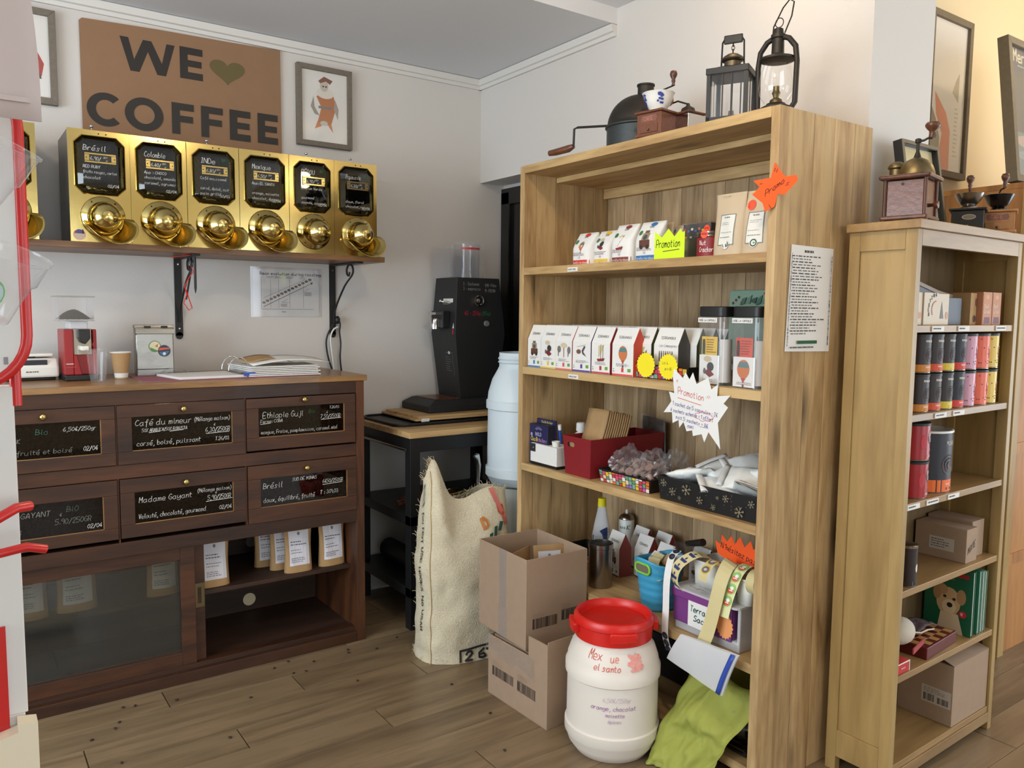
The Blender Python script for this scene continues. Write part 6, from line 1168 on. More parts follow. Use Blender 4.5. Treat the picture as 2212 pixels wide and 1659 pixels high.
t = thing('label_roll', 'roll of labels on a cardboard core in the small white tub', 'roll', (2.085, 1.575, zb+0.078)); obj('roll', G().lathe([(0.018,-0.016),(0.040,-0.016),(0.040,0.016),(0.018,0.016),(0.018,-0.016)], 30, axis='y', cap=False), M['cream'], t, smooth=40); obj('core', G().lathe([(0.018,-0.0165),(0.018,0.0165)], 24, axis='y', cap=False), M['kraft'], t, smooth=50); obj('side_face', G().lathe([(0.018,-0.0170),(0.039,-0.0170)], 30, axis='y', cap=False), M['pale'], t)
for i, (x, y) in enumerate(((2.13, 1.76), (2.14, 1.70))): 
    t = thing('label_roll', ['roll of labels lying in the left half of the white tub', 'roll of labels lying in the right half of the white tub'][i], 'roll', (x, y, zb+0.055), 0.3); obj('roll', G().lathe([(0.012,-0.018),(0.034,-0.018),(0.034,0.018),(0.012,0.018),(0.012,-0.018)], 24, axis='y', cap=False), M['cream'], t, smooth=40)
t = thing('hot_knife_sealer', 'black-handled utensil lying across the tops of basket and tub', 'utensil', (2.10, 1.86, z4+0.285), FX); obj('handle', G().tube([(-0.045,0.02,-0.012),(0.045,0.0,0.018)], [0.010,0.013], 10), M['black'], t, smooth=60); obj('clear_guard', G().box(-0.085,-0.01,-0.045,0.05,0.03,-0.005), M['smoky'], t, bevel=0.003)
t = thing('clip_bag', 'small clear bag of metal clips lying on the purple drawer box', 'bag', (2.035, 1.775, zb+0.004), FX)
g = G(); rnd = random.Random(11)
for i in range(16): x = rnd.uniform(-.03,.03); g.tube([(x,-0.012,0.002+i*0.0008),(x+0.014,-0.002,0.006),(x+0.02,0.006,0.004)], 0.0009, 4)
obj('metal_clips', g, M['chrome'], t)['kind'] = 'stuff'
obj('bag_film', G().grid(lambda u,v: (-0.045+0.09*u, -0.02+0.035*v, 0.004+0.018*math.sin(PI*u)*math.sin(PI*v)+0.004*math.sin(9*u+5*v)), 12, 8), M['film'], t)
t = thing('hesitate_sign', 'neon orange zigzag card reading N hésitez pas à, behind the white tubs', 'sign', (2.130, 1.690, z4+0.300), FX-0.02)
obj('card', G().prism([(-0.088,-0.030),(-0.100,0.012),(-0.075,0.004),(-0.072,0.040),(-0.048,0.020),(-0.030,0.044),(-0.014,0.018),(0.006,0.050),(0.026,0.018),(0.050,0.046),(0.062,0.020),(0.112,0.040),(0.112,-0.045),(0.0,-0.045),(-0.06,-0.04)], 0, 0.001), M['orange'], t)
d = D(); d.text(-0.074,-0.006,"N'hésitez pas à",0.019,(40,20,16),0.0022,0.86,0.2,rise=-0.16); d.build('handwriting', t, plane((0,0,0),(1,0,0),(0,0,1)))
t = thing('zip_bags', 'stack of clear zip bags with blue seal hanging below the purple box', 'bags', (1.985, 1.68, 0.41), FX)
def zb_(u, v, k=0.0):   # u to the right, v up
    y = (1-v)*((1-u)*1.828+u*1.585)+v*((1-u)*1.769+u*1.530); z = (1-v)*((1-u)*0.334+u*0.300)+v*((1-u)*0.438+u*0.452)
    return (-0.030-0.006*math.sin(PI*v)-k+0.004*math.sin(5*u+k*900), -(0.0) if False else (1.68-y), z-0.41)
for k in range(3): obj('zip_bag', G().grid(lambda u, v: (lambda p: (p[1], p[0], p[2]))(zb_(u, v, 0.004*k)), 12, 6), M['frost'], t, smooth=70)
obj('blue_seal', G().grid(lambda u, v: (lambda p: (p[1], p[0]-0.010, p[2]))(zb_(0.90+0.07*u, v)), 2, 6), M['bluep'], t, smooth=70, solid=0.001)
# --- under shelf 4
t = thing('lime_bag', 'crumpled lime green cloth bag spilling out under the lowest shelf', 'bag', (2.02, 1.72, 0.0))
def lg(u, v):
    s_ = u*2-1; z = 0.33*v**1.1*(1-0.25*abs(s_)); sx = -0.04-0.10*(1-v)**1.3*(1-0.3*s_)+0.20*max(0, v-0.55)
    y = 0.105-0.285*u*(1-0.30*(1-v))-0.01*(1-v); k = noise.noise(Vector((u*4, v*4, 1)))*0.045+noise.noise(Vector((u*11, v*9, 4)))*0.014
    zz = z+0.004+noise.noise(Vector((u*5, v*3, 9)))*0.02*v
    return (sx+k, y, max(zz, 0.003))
obj('cloth', G().grid(lg, 40, 30), M['green'], t, smooth=80, solid=0.002)
t = thing('lime_bag', 'upper lime green cloth draped over boxes under the lowest shelf at the right', 'bag', (2.10, 1.66, 0.08)); obj('cloth', G().grid(lambda u,v: (0.02+0.22*v+0.03*noise.noise(Vector((u*5,v*4,2))), 0.20-0.335*u, 0.17+0.08*v-0.05*u+0.03*noise.noise(Vector((u*6,v*5,7)))), 24, 12), M['green'], t, smooth=80, solid=0.002)
obj('front_drop', G().grid(lambda u,v: (0.02-0.01*v+0.02*noise.noise(Vector((u*5,v*4,12))), 0.20-0.335*u, (0.17-0.05*u)*(1-v*0.45)+0.01), 24, 8), M['green'], t, smooth=80, solid=0.002)
t = thing('wire_rack', 'black wire rack lying on the bottom board of the bookshelf', 'rack', (2.04, 1.56, 0.078))
for i in range(5): obj('rack_bar', G().box(0.03*i,0.0,0.0,0.03*i+0.008,0.26,0.008), M['black'], t)
obj('rack_end', G().box(0,0,0.008,0.13,0.008,0.016), M['black'], t); obj('rack_end', G().box(0,0.25,0.008,0.13,0.258,0.016), M['black'], t)
t = thing('black_pan', 'round black pan standing on the bottom board at the right', 'pan', (2.12, 1.60, 0.078+0.075)); obj('pan', G().lathe([(0.0005,-0.02),(0.065,-0.02),(0.075,0.0),(0.077,0.0),(0.066,-0.023),(0.0005,-0.023)], 32, axis='y', cap=False), M['blackg'], t, smooth=50)
crumple('clear_bag', 'crumpled clear plastic bag on the bottom board beside the right upright', 2.09, 1.60, 0.165, 0.075, 0.062, 0.07, M['film'], 5.5)
t = thing('black_crate', 'black plastic crate in the dark under the lowest shelf', 'crate', (2.24, 1.60, 0.078)); obj('crate_body', G().box(0,0,0,0.2,0.9,0.15), M['black'], t, bevel=0.004); obj('crate_rim', G().box(-0.006,-0.006,0.15,0.206,0.906,0.165), M['black'], t, bevel=0.003)
t = thing('house_rules_notice', 'long white printed notice taped to the side of the bookshelf', 'notice', (2.068, 1.4935, 1.385))
obj('sheet', G().prism([(-0.004,0.004),(0.222,0.0),(0.224,0.322),(0.010,0.325)], -0.0008, 0), M['paper'], t)
d = D(); d.lines(0.075,0.300,0.150,0.312,1,(60,58,60),0.6,1)
rnd = random.Random(20)
for i in range(28):
    z = 0.292-i*0.0087; d.lines(0.016+(0.004 if i%2 else 0.0), z-0.004, 0.150+rnd.uniform(0,0.05), z+0.004, 1, (70,66,70) if i%2==0 else (120,116,118), 0.42, i+30)
for i in range(60): z = 0.02+i*0.0047; d.rect(0.003+0.0001*i*0.6, z, 0.005+rnd.uniform(0.001,.003)+0.0001*i*0.6, z+rnd.uniform(.0015,.004), (70,64,80)); d.rect(0.2095+rnd.uniform(-.001,.002), z, 0.2135, z+rnd.uniform(.002,.0045), (56,52,66))
d.rect(0.050,0.026,0.150,0.036,(30,92,62)); d.lines(0.015,0.010,0.20,0.020,1,(110,106,108),0.5,90); d.build('printed_text', t, plane((0,-0.0010,0),(1,0,0),(0,0,1)))
# ---------------------------------------------------------------- on top of the bookshelf
zt = 2.1084
t = thing('drum_coffee_roaster', 'old iron drum coffee roaster with dome, chimney and long crank handle on the bookshelf', 'coffee roaster', (2.14, 2.22, zt), 0)
obj('iron_pan', G().lathe([(0.120,0),(0.120,0.072),(0.126,0.076),(0.126,0.080)], 36), mat('blued_steel', (66,72,74), 0.5, 0.6, bump=0.2), t, smooth=40)
obj('dome', G().lathe([(0.122,0.080)]+[(0.118*math.cos(a), 0.082+0.115*math.sin(a)) for a in [i*PI/24 for i in range(13)]], 36, cap=False), M['iron'], t, smooth=60)
obj('chimney', G().lathe([(0.030,0.175),(0.030,0.225),(0.033,0.226),(0.033,0.232),(0.027,0.232),(0.026,0.18)], 20, (0.01,-0.02,0)), M['iron'], t, smooth=40)
obj('crank', G().tube([(-0.10,0.05,0.082),(-0.13,0.20,0.098),(-0.135,0.215,0.094),(-0.135,0.218,0.03)], 0.0045, 8), M['iron'], t, smooth=60)
obj('wooden_grip', G().tube([(-0.135,0.218,0.030),(-0.140,0.24,0.024),(-0.155,0.30,0.018),(-0.16,0.335,0.018)], [0.009,0.014,0.013,0.011], 12), M['walnut'], t, smooth=60)
def hand_mill(name, label, x, y, z, rz, s, boxm, bowl, bowlm, crank, cafe=None, fl=None, H=0.085):
    t = thing(name, label, 'coffee mill', (x, y, z), rz)
    W = 0.052*s
    obj('box', G().box(-W,-W,0.008,W,W,H), boxm, t, bevel=0.002)
    obj('base_board', G().box(-W-0.006,-W-0.006,0,W+0.006,W+0.006,0.010), boxm, t, bevel=0.003); obj('top_board', G().box(-W-0.008,-W-0.008,H,W+0.008,W+0.008,H+0.008), boxm, t, bevel=0.003)
    dr = obj('drawer', G().box(-W*0.72,-W-0.003,0.012,W*0.72,-W,H*0.50), boxm, t, bevel=0.001); obj('knob', G().ball((0,-W-0.006,H*0.27),0.0045,10), M['brassd'], dr, smooth=60)
    if cafe: 
        d = D(); d.poly([(-0.030,H*0.62),(0.030,H*0.62),(0.034,H*0.75),(0.030,H*0.9),(-0.030,H*0.9),(-0.034,H*0.75)], (120,78,66)); d.text(-0.021,H*0.68,cafe,0.013,(176,110,90),0.002,0.95,0,hand=False,jit=0); d.build('lettering', t, plane((0,-W-0.0003,0),(1,0,0),(0,0,1)))
    b = obj('bowl', G().lathe([(r*s, H+0.008+zz*s) for r, zz in bowl], 36), bowlm, t, smooth=45)
    if fl:
        d = D(); rnd = random.Random(2)
        for c0_ in (-0.030, 0.034):
            for i in range(16): d.ell(c0_*s+rnd.uniform(-.011,.011), H+0.008+0.038*s+rnd.uniform(-.018,.018), 0.0042, 0.0036, (50,64,150), 7)
        d.build('blue_flowers', b, lambda u, v, w_: ((lambda r: (r*math.sin(u/0.045), -r*math.cos(u/0.045), v))(0.0012+w_+(lambda q: 0.030+0.012*(q-0.010)/0.016 if q < 0.026 else (0.042+0.008*(q-0.026)/0.020 if q < 0.046 else 0.050+0.005*(q-0.046)/0.016))((v-H-0.008)/s)*s)))
    c = crank; g = G().tube([(0,0,H+0.06*s),(0,0,H+0.068*s+c[0]),(c[1]*0.3,c[2]*0.3,H+0.07*s+c[0]+0.008),(c[1],c[2],H+0.07*s+c[0]+0.010)], 0.0028, 6); obj('crank_arm', g, M['iron'], t, smooth=60)
    kx, ky, kz = c[1], c[2], H+0.07*s+c[0]+0.010
    obj('turned_knob', G().lathe([(0.006,0),(0.0045,0.008),(0.007,0.014),(0.0055,0.020),(0.011,0.030),(0.013,0.038),(0.010,0.047),(0.0005,0.050)], 18, (kx,ky,kz)), M['walnut'], t, smooth=60)
    return t
bowlp = [(0.030,0),(0.032,0.004),(0.030,0.010),(0.042,0.026),(0.050,0.046),(0.055,0.062),(0.058,0.066),(0.055,0.066),(0.048,0.05),(0.0005,0.045)]
hand_mill('porcelain_bowl_mill', 'wooden coffee mill marked CAFE with a blue-flowered white porcelain bowl on the bookshelf', 2.055, 2.040, zt, FX+0.15, 0.98, M['copper'], bowlp, M['porc'], (0.004, 0.075, -0.02), 'CAFE', True, 0.078)
t = thing('small_box_mill', 'small bright metal-sided coffee mill half hidden behind the black lantern', 'coffee mill', (2.135, 1.975, zt), FX); obj('box', G().box(-0.04,-0.04,0,0.04,0.04,0.075), M['chrome'], t, bevel=0.002); obj('top_board', G().box(-0.045,-0.045,0.075,0.045,0.045,0.083), M['walnut'], t, bevel=0.003); obj('dome', G().lathe([(0.028,0.083),(0.022,0.10),(0.008,0.108),(0.004,0.118)], 20), M['iron'], t, smooth=60); obj('crank_arm', G().tube([(0,0,0.115),(-0.03,-0.02,0.128),(-0.055,-0.04,0.118)], 0.003, 6), M['iron'], t, smooth=60); obj('wooden_ball', G().ball((-0.055,-0.04,0.132), 0.018, 16, sz=1.1), M['cork'], t, smooth=60)
# square lantern
t = thing('black_lantern', 'square black metal lantern with glass panes, chain and handle on the bookshelf', 'lantern', (2.085, 1.745, zt), FX+0.45)
w_ = 0.058; Hh_ = 0.155
for sx in (-1, 1):
    for sy in (-1, 1): obj('corner_post', G().box(sx*w_-0.006,sy*w_-0.006,0,sx*w_+0.006,sy*w_+0.006,Hh_), M['black'], t)
obj('base_plate', G().box(-w_-0.006,-w_-0.006,0,w_+0.006,w_+0.006,0.012), M['black'], t); obj('top_frame', G().box(-w_-0.009,-w_-0.009,Hh_-0.012,w_+0.009,w_+0.009,Hh_+0.008), M['black'], t, bevel=0.002)
obj('roof', G().add([(-w_,-w_,Hh_+0.008),(w_,-w_,Hh_+0.008),(w_,w_,Hh_+0.008),(-w_,w_,Hh_+0.008),(-0.03,-0.03,Hh_+0.02),(0.03,-0.03,Hh_+0.02),(0.03,0.03,Hh_+0.02),(-0.03,0.03,Hh_+0.02)], [(0,1,5,4),(1,2,6,5),(2,3,7,6),(3,0,4,7),(4,5,6,7)]), M['black'], t)
for k in range(4):
    R4 = Matrix.Rotation(k*PI/2, 4, 'Z'); obj('glass_pane', G(R4).box(-w_+0.006,-w_-0.001,0.012,w_-0.006,-w_+0.001,Hh_-0.012), M['glass'], t); obj('guard_bar', G(R4).box(-0.016,-w_-0.004,0.012,-0.012,-w_-0.002,Hh_-0.012).box(0.012,-w_-0.004,0.012,0.016,-w_-0.002,Hh_-0.012), M['black'], t)
obj('vent_cap', G().lathe([(0.026,Hh_+0.018),(0.026,Hh_+0.036),(0.034,Hh_+0.040),(0.036,Hh_+0.044),(0.030,Hh_+0.052),(0.018,Hh_+0.060),(0.004,Hh_+0.064)], 28), M['tarn'], t, smooth=45)
obj('handle_wire', G().tube([(-0.040,0,Hh_+0.005),(-0.036,0,Hh_+0.03),(-0.034,0,Hh_+0.10),(-0.026,0,Hh_+0.112)], 0.003, 6).tube([(0.040,0,Hh_+0.005),(0.036,0,Hh_+0.03),(0.034,0,Hh_+0.10),(0.026,0,Hh_+0.112)], 0.003, 6), M['black'], t, smooth=60)
obj('handle_plate', G().box(-0.030,-0.004,Hh_+0.094,0.030,0.004,Hh_+0.122), M['black'], t, bevel=0.004)
for k in range(3): obj('chain_link', G().tube([((0.005 if k%2 else 0.0)*math.cos(a),(0.0 if k%2 else 0.005)*math.cos(a),Hh_+0.070+k*0.011+0.008*math.sin(a)) for a in [2*PI*i/10 for i in range(10)]], 0.0012, 5, closed=True), M['iron'], t, smooth=60)
obj('candle_holder', G().lathe([(0.022,0.012),(0.022,0.016),(0.010,0.018),(0.008,0.04),(0.0005,0.042)], 18), M['steel'], t, smooth=40)
# storm lantern
t = thing('storm_lantern', 'dark iron hurricane oil lantern with a glass globe and wire bail at the bookshelf corner', 'lantern', (2.105, 1.590, zt), FX+0.2)
obj('oil_base', G().lathe([(0.046,0),(0.048,0.004),(0.046,0.022),(0.030,0.030),(0.028,0.034)], 32), M['iron'], t, smooth=45)
obj('glass_globe', G().lathe([(0.034,0.034),(0.050,0.060),(0.054,0.085),(0.050,0.115),(0.042,0.145),(0.036,0.160)], 32, cap=False), M['glass'], t, smooth=60)
obj('burner', G().lathe([(0.020,0.034),(0.018,0.045),(0.008,0.052),(0.010,0.060),(0.013,0.066),(0.009,0.074),(0.009,0.086)], 20), M['brassd'], t, smooth=50); obj('inner_chimney', G().lathe([(0.010,0.070),(0.009,0.13)], 14, cap=False), M['glass'], t, smooth=60)
obj('collar_plate', G().lathe([(0.036,0.158),(0.052,0.162),(0.053,0.168),(0.034,0.172),(0.022,0.180)], 32), M['iron'], t, smooth=40)
obj('air_chimney', G().lathe([(0.019,0.178),(0.018,0.225),(0.022,0.228),(0.022,0.238),(0.016,0.240),(0.014,0.255),(0.005,0.260)], 20), M['iron'], t, smooth=45)
for s_ in (-1, 1): obj('side_tube', G().tube([(s_*0.046,0,0.012),(s_*0.060,0,0.03),(s_*0.062,0,0.15),(s_*0.056,0,0.195),(s_*0.035,0,0.222),(s_*0.016,0,0.230)], 0.0085, 10), M['iron'], t, smooth=60)
obj('lift_ring', G().tube([(0.013*math.cos(a),0.004,0.275+0.014*math.sin(a)) for a in [2*PI*i/14 for i in range(14)]], 0.0015, 5, closed=True), M['iron'], t, smooth=60)
obj('wire_bail', G().tube([(-0.018,0,0.235),(-0.016,0.0,0.265),(0.012,0.0,0.315),(0.032,0,0.335),(0.046,0,0.325),(0.040,0,0.285),(0.020,0,0.24)], 0.0022, 6), M['iron'], t, smooth=60)

# ---------------------------------------------------------------- oak cabinet at the right
oc = thing('oak_bookcase', 'oak shelf cabinet with panelled side at the right, stacked with chocolate tins and boxes', 'bookcase', (2.339, 1.251, 0), 0.0233)
CW, CD, CH = 0.7245, 0.215, 1.783
obj('top_board', G().box(-0.014,-0.014,CH-0.026,CW+0.016,CD+0.004,CH), M['oak_x'], oc, bevel=0.002)
for x0 in (0.0, CW-0.028):
    a = obj('side_frame', G().box(x0,0,0,x0+0.028,0.036,CH-0.026).box(x0,CD-0.036,0,x0+0.028,CD,CH-0.026).box(x0,0.036,CH-0.086,x0+0.028,CD-0.036,CH-0.026).box(x0,0.036,0.05,x0+0.028,CD-0.036,0.14), M['oak_z'], oc, bevel=0.0015)
    obj('side_panel', G().box(x0+0.008,0.034,0.13,x0+0.020,CD-0.034,CH-0.08), M['oak_z'], oc)
obj('top_rail', G().box(0.028,0.0,CH-0.075,CW-0.028,0.02,CH-0.026), M['oak_x'], oc, bevel=0.0015); obj('back_panel', G().box(0.028,CD-0.008,0.06,CW-0.028,CD-0.002,CH-0.03), M['oakback'], oc)
CZ = [1.472, 1.2003, 0.926, 0.651, 0.3777, 0.0886]
for z in CZ: obj('shelf', G().box(0.028,0.004,z-0.022,CW-0.028,CD-0.009,z), M['oak_x'], oc, bevel=0.0015)
obj('bottom_rail', G().box(0.028,0.0,0.03,CW-0.028,0.02,0.066), M['oak_x'], oc, bevel=0.0015)
for z, xs in ((1.472, (0.12, 0.29, 0.56)), (1.2003, (0.17, 0.29)), (0.926, (0.03, 0.15, 0.29))):
    for x in xs:
        o = obj('price_strip', G().box(x,0.0005,z-0.019,x+0.075,0.0035,z-0.003), M['paper'], oc); d = D(); d.lines(x+0.006,z-0.015,x+0.07,z-0.007,1,(60,60,60),0.6,int(x*100)); d.build('print', o, plane((0,0.0003,0),(1,0,0),(0,0,1)))
c_, s_c = math.cos(0.0233), math.sin(0.0233)
def cab(x, y, z): return (2.339+x*c_-y*s_c, 1.251+x*s_c+y*c_, z+0.0004)
def cthing(n_, lb, cat, x, y, z, rz=0, group=None): return thing(n_, lb, cat, cab(x, y, z), 0.0233+rz, group)
def small_box(lb, x, y, z, W, Dp, H, m, art=None, rz=0, name='chocolate_box'):
    t = cthing(name, lb, 'box', x, y, z, rz); obj('carton', G().box(0,0,0,W,Dp,H), m, t, bevel=0.001)
    if art: d = D(); art(d, W, H); d.build('box_print', t, plane((0,-0.0003,0),(1,0,0),(0,0,1)))
    return t
wbox = mat('cream_box_card', (206,190,166), 0.5)
def adest(d, W, H):
    for i, ch in enumerate('DESTINA'): 
        a = 3.5-i*0.32; d.text(0.075+0.045*math.cos(a)-0.004, 0.048+0.045*math.sin(a)-0.004, ch, 0.010, BLK, 0.0026, 0.9, 0, hand=False, jit=0)
    L2 = [(0.075+0.026*math.cos(a), 0.048+0.026*math.sin(a)) for a in [1.6+i*0.2 for i in range(12)]]; d.line(L2, 0.004, (200,140,110))
small_box('cream chocolate box half hidden by the frame at the upper cabinet shelf\'s left end', 0.035, 0.03, CZ[0], 0.075, 0.12, 0.100, wbox, lambda d,W,H: d.ell(0.06,0.03,0.010,0.010,(200,150,120)))
small_box('cream box with DESTINATION lettered in an arc on the upper cabinet shelf', 0.112, 0.026, CZ[0], 0.088, 0.13, 0.100, wbox, adest)
small_box('cream chocolate box right of the one with arc lettering', 0.202, 0.03, CZ[0], 0.078, 0.12, 0.098, wbox, lambda d,W,H: (d.poly([(0.02,0.02),(0.03,0.075),(0.045,0.02)], (110,104,100)), d.ell(0.065,0.03,0.009,0.012,(200,150,120))))
t = cthing('tea_display_box', 'black wedge-shaped display box with grey lid behind the cream boxes', 'box', 0.05, 0.10, CZ[0]); obj('box', G().prism([(0.0,0),(0.385,0),(0.385,0.098),(0.30,0.110),(0.0,0.170)], 0.0, 0.08), M['navy'], t, bevel=0.001); obj('grey_lid', G().prism([(0.0,0.172),(0.30,0.112),(0.375,0.103),(0.400,0.100),(0.392,0.03),(0.360,0.03),(0.365,0.090),(0.30,0.100),(0.0,0.160)], -0.003, -0.001), mat('grey_card', (150,134,120), 0.6), t)
obj('open_front', G().box(0.25,-0.045,0.0,0.372,-0.001,0.088), M['navy'], t, bevel=0.001)
cboxm = mat('caramel_box_card', (176,116,78), 0.5)
def acar(d, W, H):
    d.rect(0.003,0.003,W-0.003,H-0.003,(186,118,72)); d.ell(W/2,H*0.85,0.012,0.008,(206,150,90)); d.text(W*0.18,H*0.52,'Cool',0.012,(240,226,206),0.0018,slant=0,fw=0.034); d.text(W*0.15,H*0.36,'Caramel',0.011,(240,226,206),0.0016,slant=0,fw=0.045); d.poly([(W*0.15,0.004),(W*0.85,0.004),(W*0.8,0.026),(W*0.2,0.026)], (96,36,48))
small_box('kraft box with dark round prints left of the two orange-brown caramel boxes', 0.452, 0.04, CZ[0], 0.045, 0.12, 0.106, M['kraft'], lambda d,W,H: (d.ell(0.03,0.02,0.012,0.012,(90,60,50)), d.ell(0.04,0.075,0.008,0.014,(120,70,60))))
small_box('left of two orange-brown Cool Caramel boxes on the upper cabinet shelf', 0.500, 0.022, CZ[0], 0.068, 0.12, 0.110, cboxm, acar); small_box('right of two orange-brown Cool Caramel boxes on the upper cabinet shelf', 0.571, 0.022, CZ[0], 0.068, 0.12, 0.110, cboxm, acar)
def tin_can(lb, x, y, z, R, H, body, base, lidc, art, name='chocolate_tin', group=None, open_=False):
    t = cthing(name, lb, 'tin', x, y, z, 0, group)
    obj('can_body', G().lathe([(R,0.0),(R,H)], 32, cap=not open_), body, t, smooth=40)
    if not open_: obj('lid', G().lathe([(R+0.001,H-0.008),(R+0.0015,H),(R-0.002,H+0.002)], 32), lidc, t, smooth=40)
    else: obj('white_rim', G().lathe([(R,H),(R+0.003,H+0.001),(R+0.003,H+0.007),(R-0.002,H+0.008),(R-0.004,H),(R-0.004,0.02),(0.0005,0.02)], 32, cap=False), M['whitep'], t, smooth=50)
    obj('bottom_rim', G().lathe([(R+0.001,0.0),(R+0.0015,0.003),(R+0.0003,0.004)], 32), M['steel'], t, smooth=40)
    d = D(); art(d, R, H); d.build('can_print', t, (lambda u, v, w_: ((R+w_)*math.sin(u/R), -(R+w_)*math.cos(u/R), v))); return t
def amon(basec, tc='MONBANA'):
    def f(d, R, H):
        n = 12; d.layer = 1
        for i in range(n): a = -R*1.5+R*3*i/n; d.q.append(([(a,0.003),(a+R*3/n,0.003),(a+R*3/n,H*0.22),(a,H*0.22)], lin(basec), 1))
        d.layer = 3; d.text(-0.018, H*0.80, tc, 0.007*R/0.04, (214,206,196), 0.0011, 0.85, 0, hand=False, jit=0); d.ell(0.0, H*0.47, R*0.42, H*0.17, (70,46,44)); d.ell(0.001, H*0.47, R*0.30, H*0.12, (36,26,28)); d.ell(0.0, H*0.46, R*0.13, H*0.07, (84,56,50)); d.text(-0.015, H*0.135, 'CHOCOLAT', 0.0045, (244,226,206), 0.0009, 0.75, 0, hand=False, jit=0); d.rect(-0.010, H*0.05, 0.018, H*0.09, (50,30,26))
    return f
def adot(c2):
    def f(d, R, H):
        rnd = random.Random(4)
        for i in range(22): d.ell(rnd.uniform(-R*1.3,R*1.3), rnd.uniform(0.01,H-0.012), 0.0022, 0.0024, (110,50,60), 7)
        d.poly([(0.004,H*0.35),(0.020,H*0.35),(0.023,H*0.58),(0.001,H*0.58)], c2); d.ell(0.012,H*0.60,0.010,0.006,(236,206,206),12)
    return f
cb_ = dict(br=mat('choc_tin', (40,25,23), 0.45), nv=mat('navy_tin', (24,24,36), 0.45), pk=mat('pink_tin', (206,150,170), 0.35), og=mat('coral_tin', (226,98,62), 0.35), yl=mat('yellow_tin', (226,196,84), 0.35), rd=mat('red_tin', (166,30,40), 0.3))
rows = [('br', (206,130,40), 'brown tin with ochre base', 0.140, 0.038), ('br', (214,80,40), 'brown tin with orange base', 0.219, 0.038), ('br', (222,200,60), 'brown tin with yellow base', 0.297, 0.038), ('nv', (214,60,50), 'navy tin with red base', 0.375, 0.038), ('pk', None, 'pink dotted tin', 0.453, 0.038), ('og', None, 'coral dotted tin', 0.535, 0.042), ('yl', None, 'yellow dotted tin', 0.616, 0.038)]
for lvl, (zz, wd_) in enumerate(((CZ[1], 'lower'), (CZ[1]+0.1235, 'upper'))):
    for k_, bc, nm, x, R in rows:
        art = amon(bc) if bc else adot({'pk': (150,60,90), 'og': (206,50,50), 'yl': (206,70,50)}[k_])
        tin_can('%s, %s layer of tins on the second cabinet shelf' % (nm, wd_), x, 0.052, zz, R, 0.119, cb_[k_], bc, M['black'], art)
def adr(d, R, H):
    d.ell(R*0.35, H*0.62, R*0.42, H*0.22, (40,26,34)); d.text(R*0.10, H*0.66, 'Drink', 0.011, (236,226,220), 0.0018, 0.7, 0); d.text(R*0.16, H*0.50, 'Choc', 0.013, (236,226,220), 0.0022, 0.7, 0); d.text(-0.004, H*0.10, 'CHALLENGE', 0.007, (226,206,200), 0.0011, 0.7, 0, hand=False); d.poly([(R*0.4,H*0.22),(R*0.55,H*0.30),(R*0.25,H*0.30)], (230,220,216)); d.ell(-R*0.4,H*0.5,R*0.2,H*0.2,(190,50,60),14)
tin_can('lower of two stacked red drinking chocolate tins on the third cabinet shelf', 0.160, 0.062, CZ[2], 0.050, 0.118, cb_['rd'], None, M['black'], adr); tin_can('upper of two stacked red drinking chocolate tins', 0.160, 0.062, CZ[2]+0.121, 0.050, 0.118, cb_['rd'], None, M['black'], adr)
tin_can('tall navy cardboard drum with orange base and white rim on the third cabinet shelf', 0.312, 0.098, CZ[2], 0.083, 0.195, cb_['nv'], None, M['black'], amon((236,110,30)), 'open_drum', None, True)
t = small_box('brown carton with white address label, front one on the fourth cabinet shelf', 0.490, 0.022, CZ[3], 0.082, 0.176, 0.118, M['card'], None, 0.0, 'cardboard_box')
t.rotation_euler = (0, 0, 0.0233); d = D(); d.rect(0.04,0.03,0.125,0.075,(190,184,172)); d.lines(0.046,0.036,0.118,0.07,4,(90,86,84),0.4); d.build('address_label', t, plane((-0.0004,0.165,0),(0,-1,0),(0,0,1)))
d = D(); d.text(0.012,0.030,'MIXTE',0.022,(50,46,42),0.0022,slant=0.25,rise=0.45,fw=0.055); d.build('handwriting', t, plane((0,-0.0005,0),(1,0,0),(0,0,1)))
small_box('second brown carton behind the labelled one on the fourth cabinet shelf', 0.576, 0.042, CZ[3], 0.090, 0.155, 0.130, M['card'], None, 0.0, 'cardboard_box')
def aco(d, R, H): d.rect(-R*1.2,H*0.78,R*1.2,H*0.80,(190,100,50)); d.rect(-R*1.2,0.004,R*1.2,H*0.15,(196,96,50)); d.ell(0.005,H*0.45,0.008,0.014,(226,220,214),10); d.rect(-0.012,0.006,0.016,0.018,(226,220,214)); d.bars(-0.010,0.007,0.014,0.017,9)
tin_can('narrow dark can with orange bands, left end of the fourth cabinet shelf', 0.112, 0.035, CZ[3], 0.030, 0.132, cb_['br'], None, M['steel'], aco, 'cocoa_can')
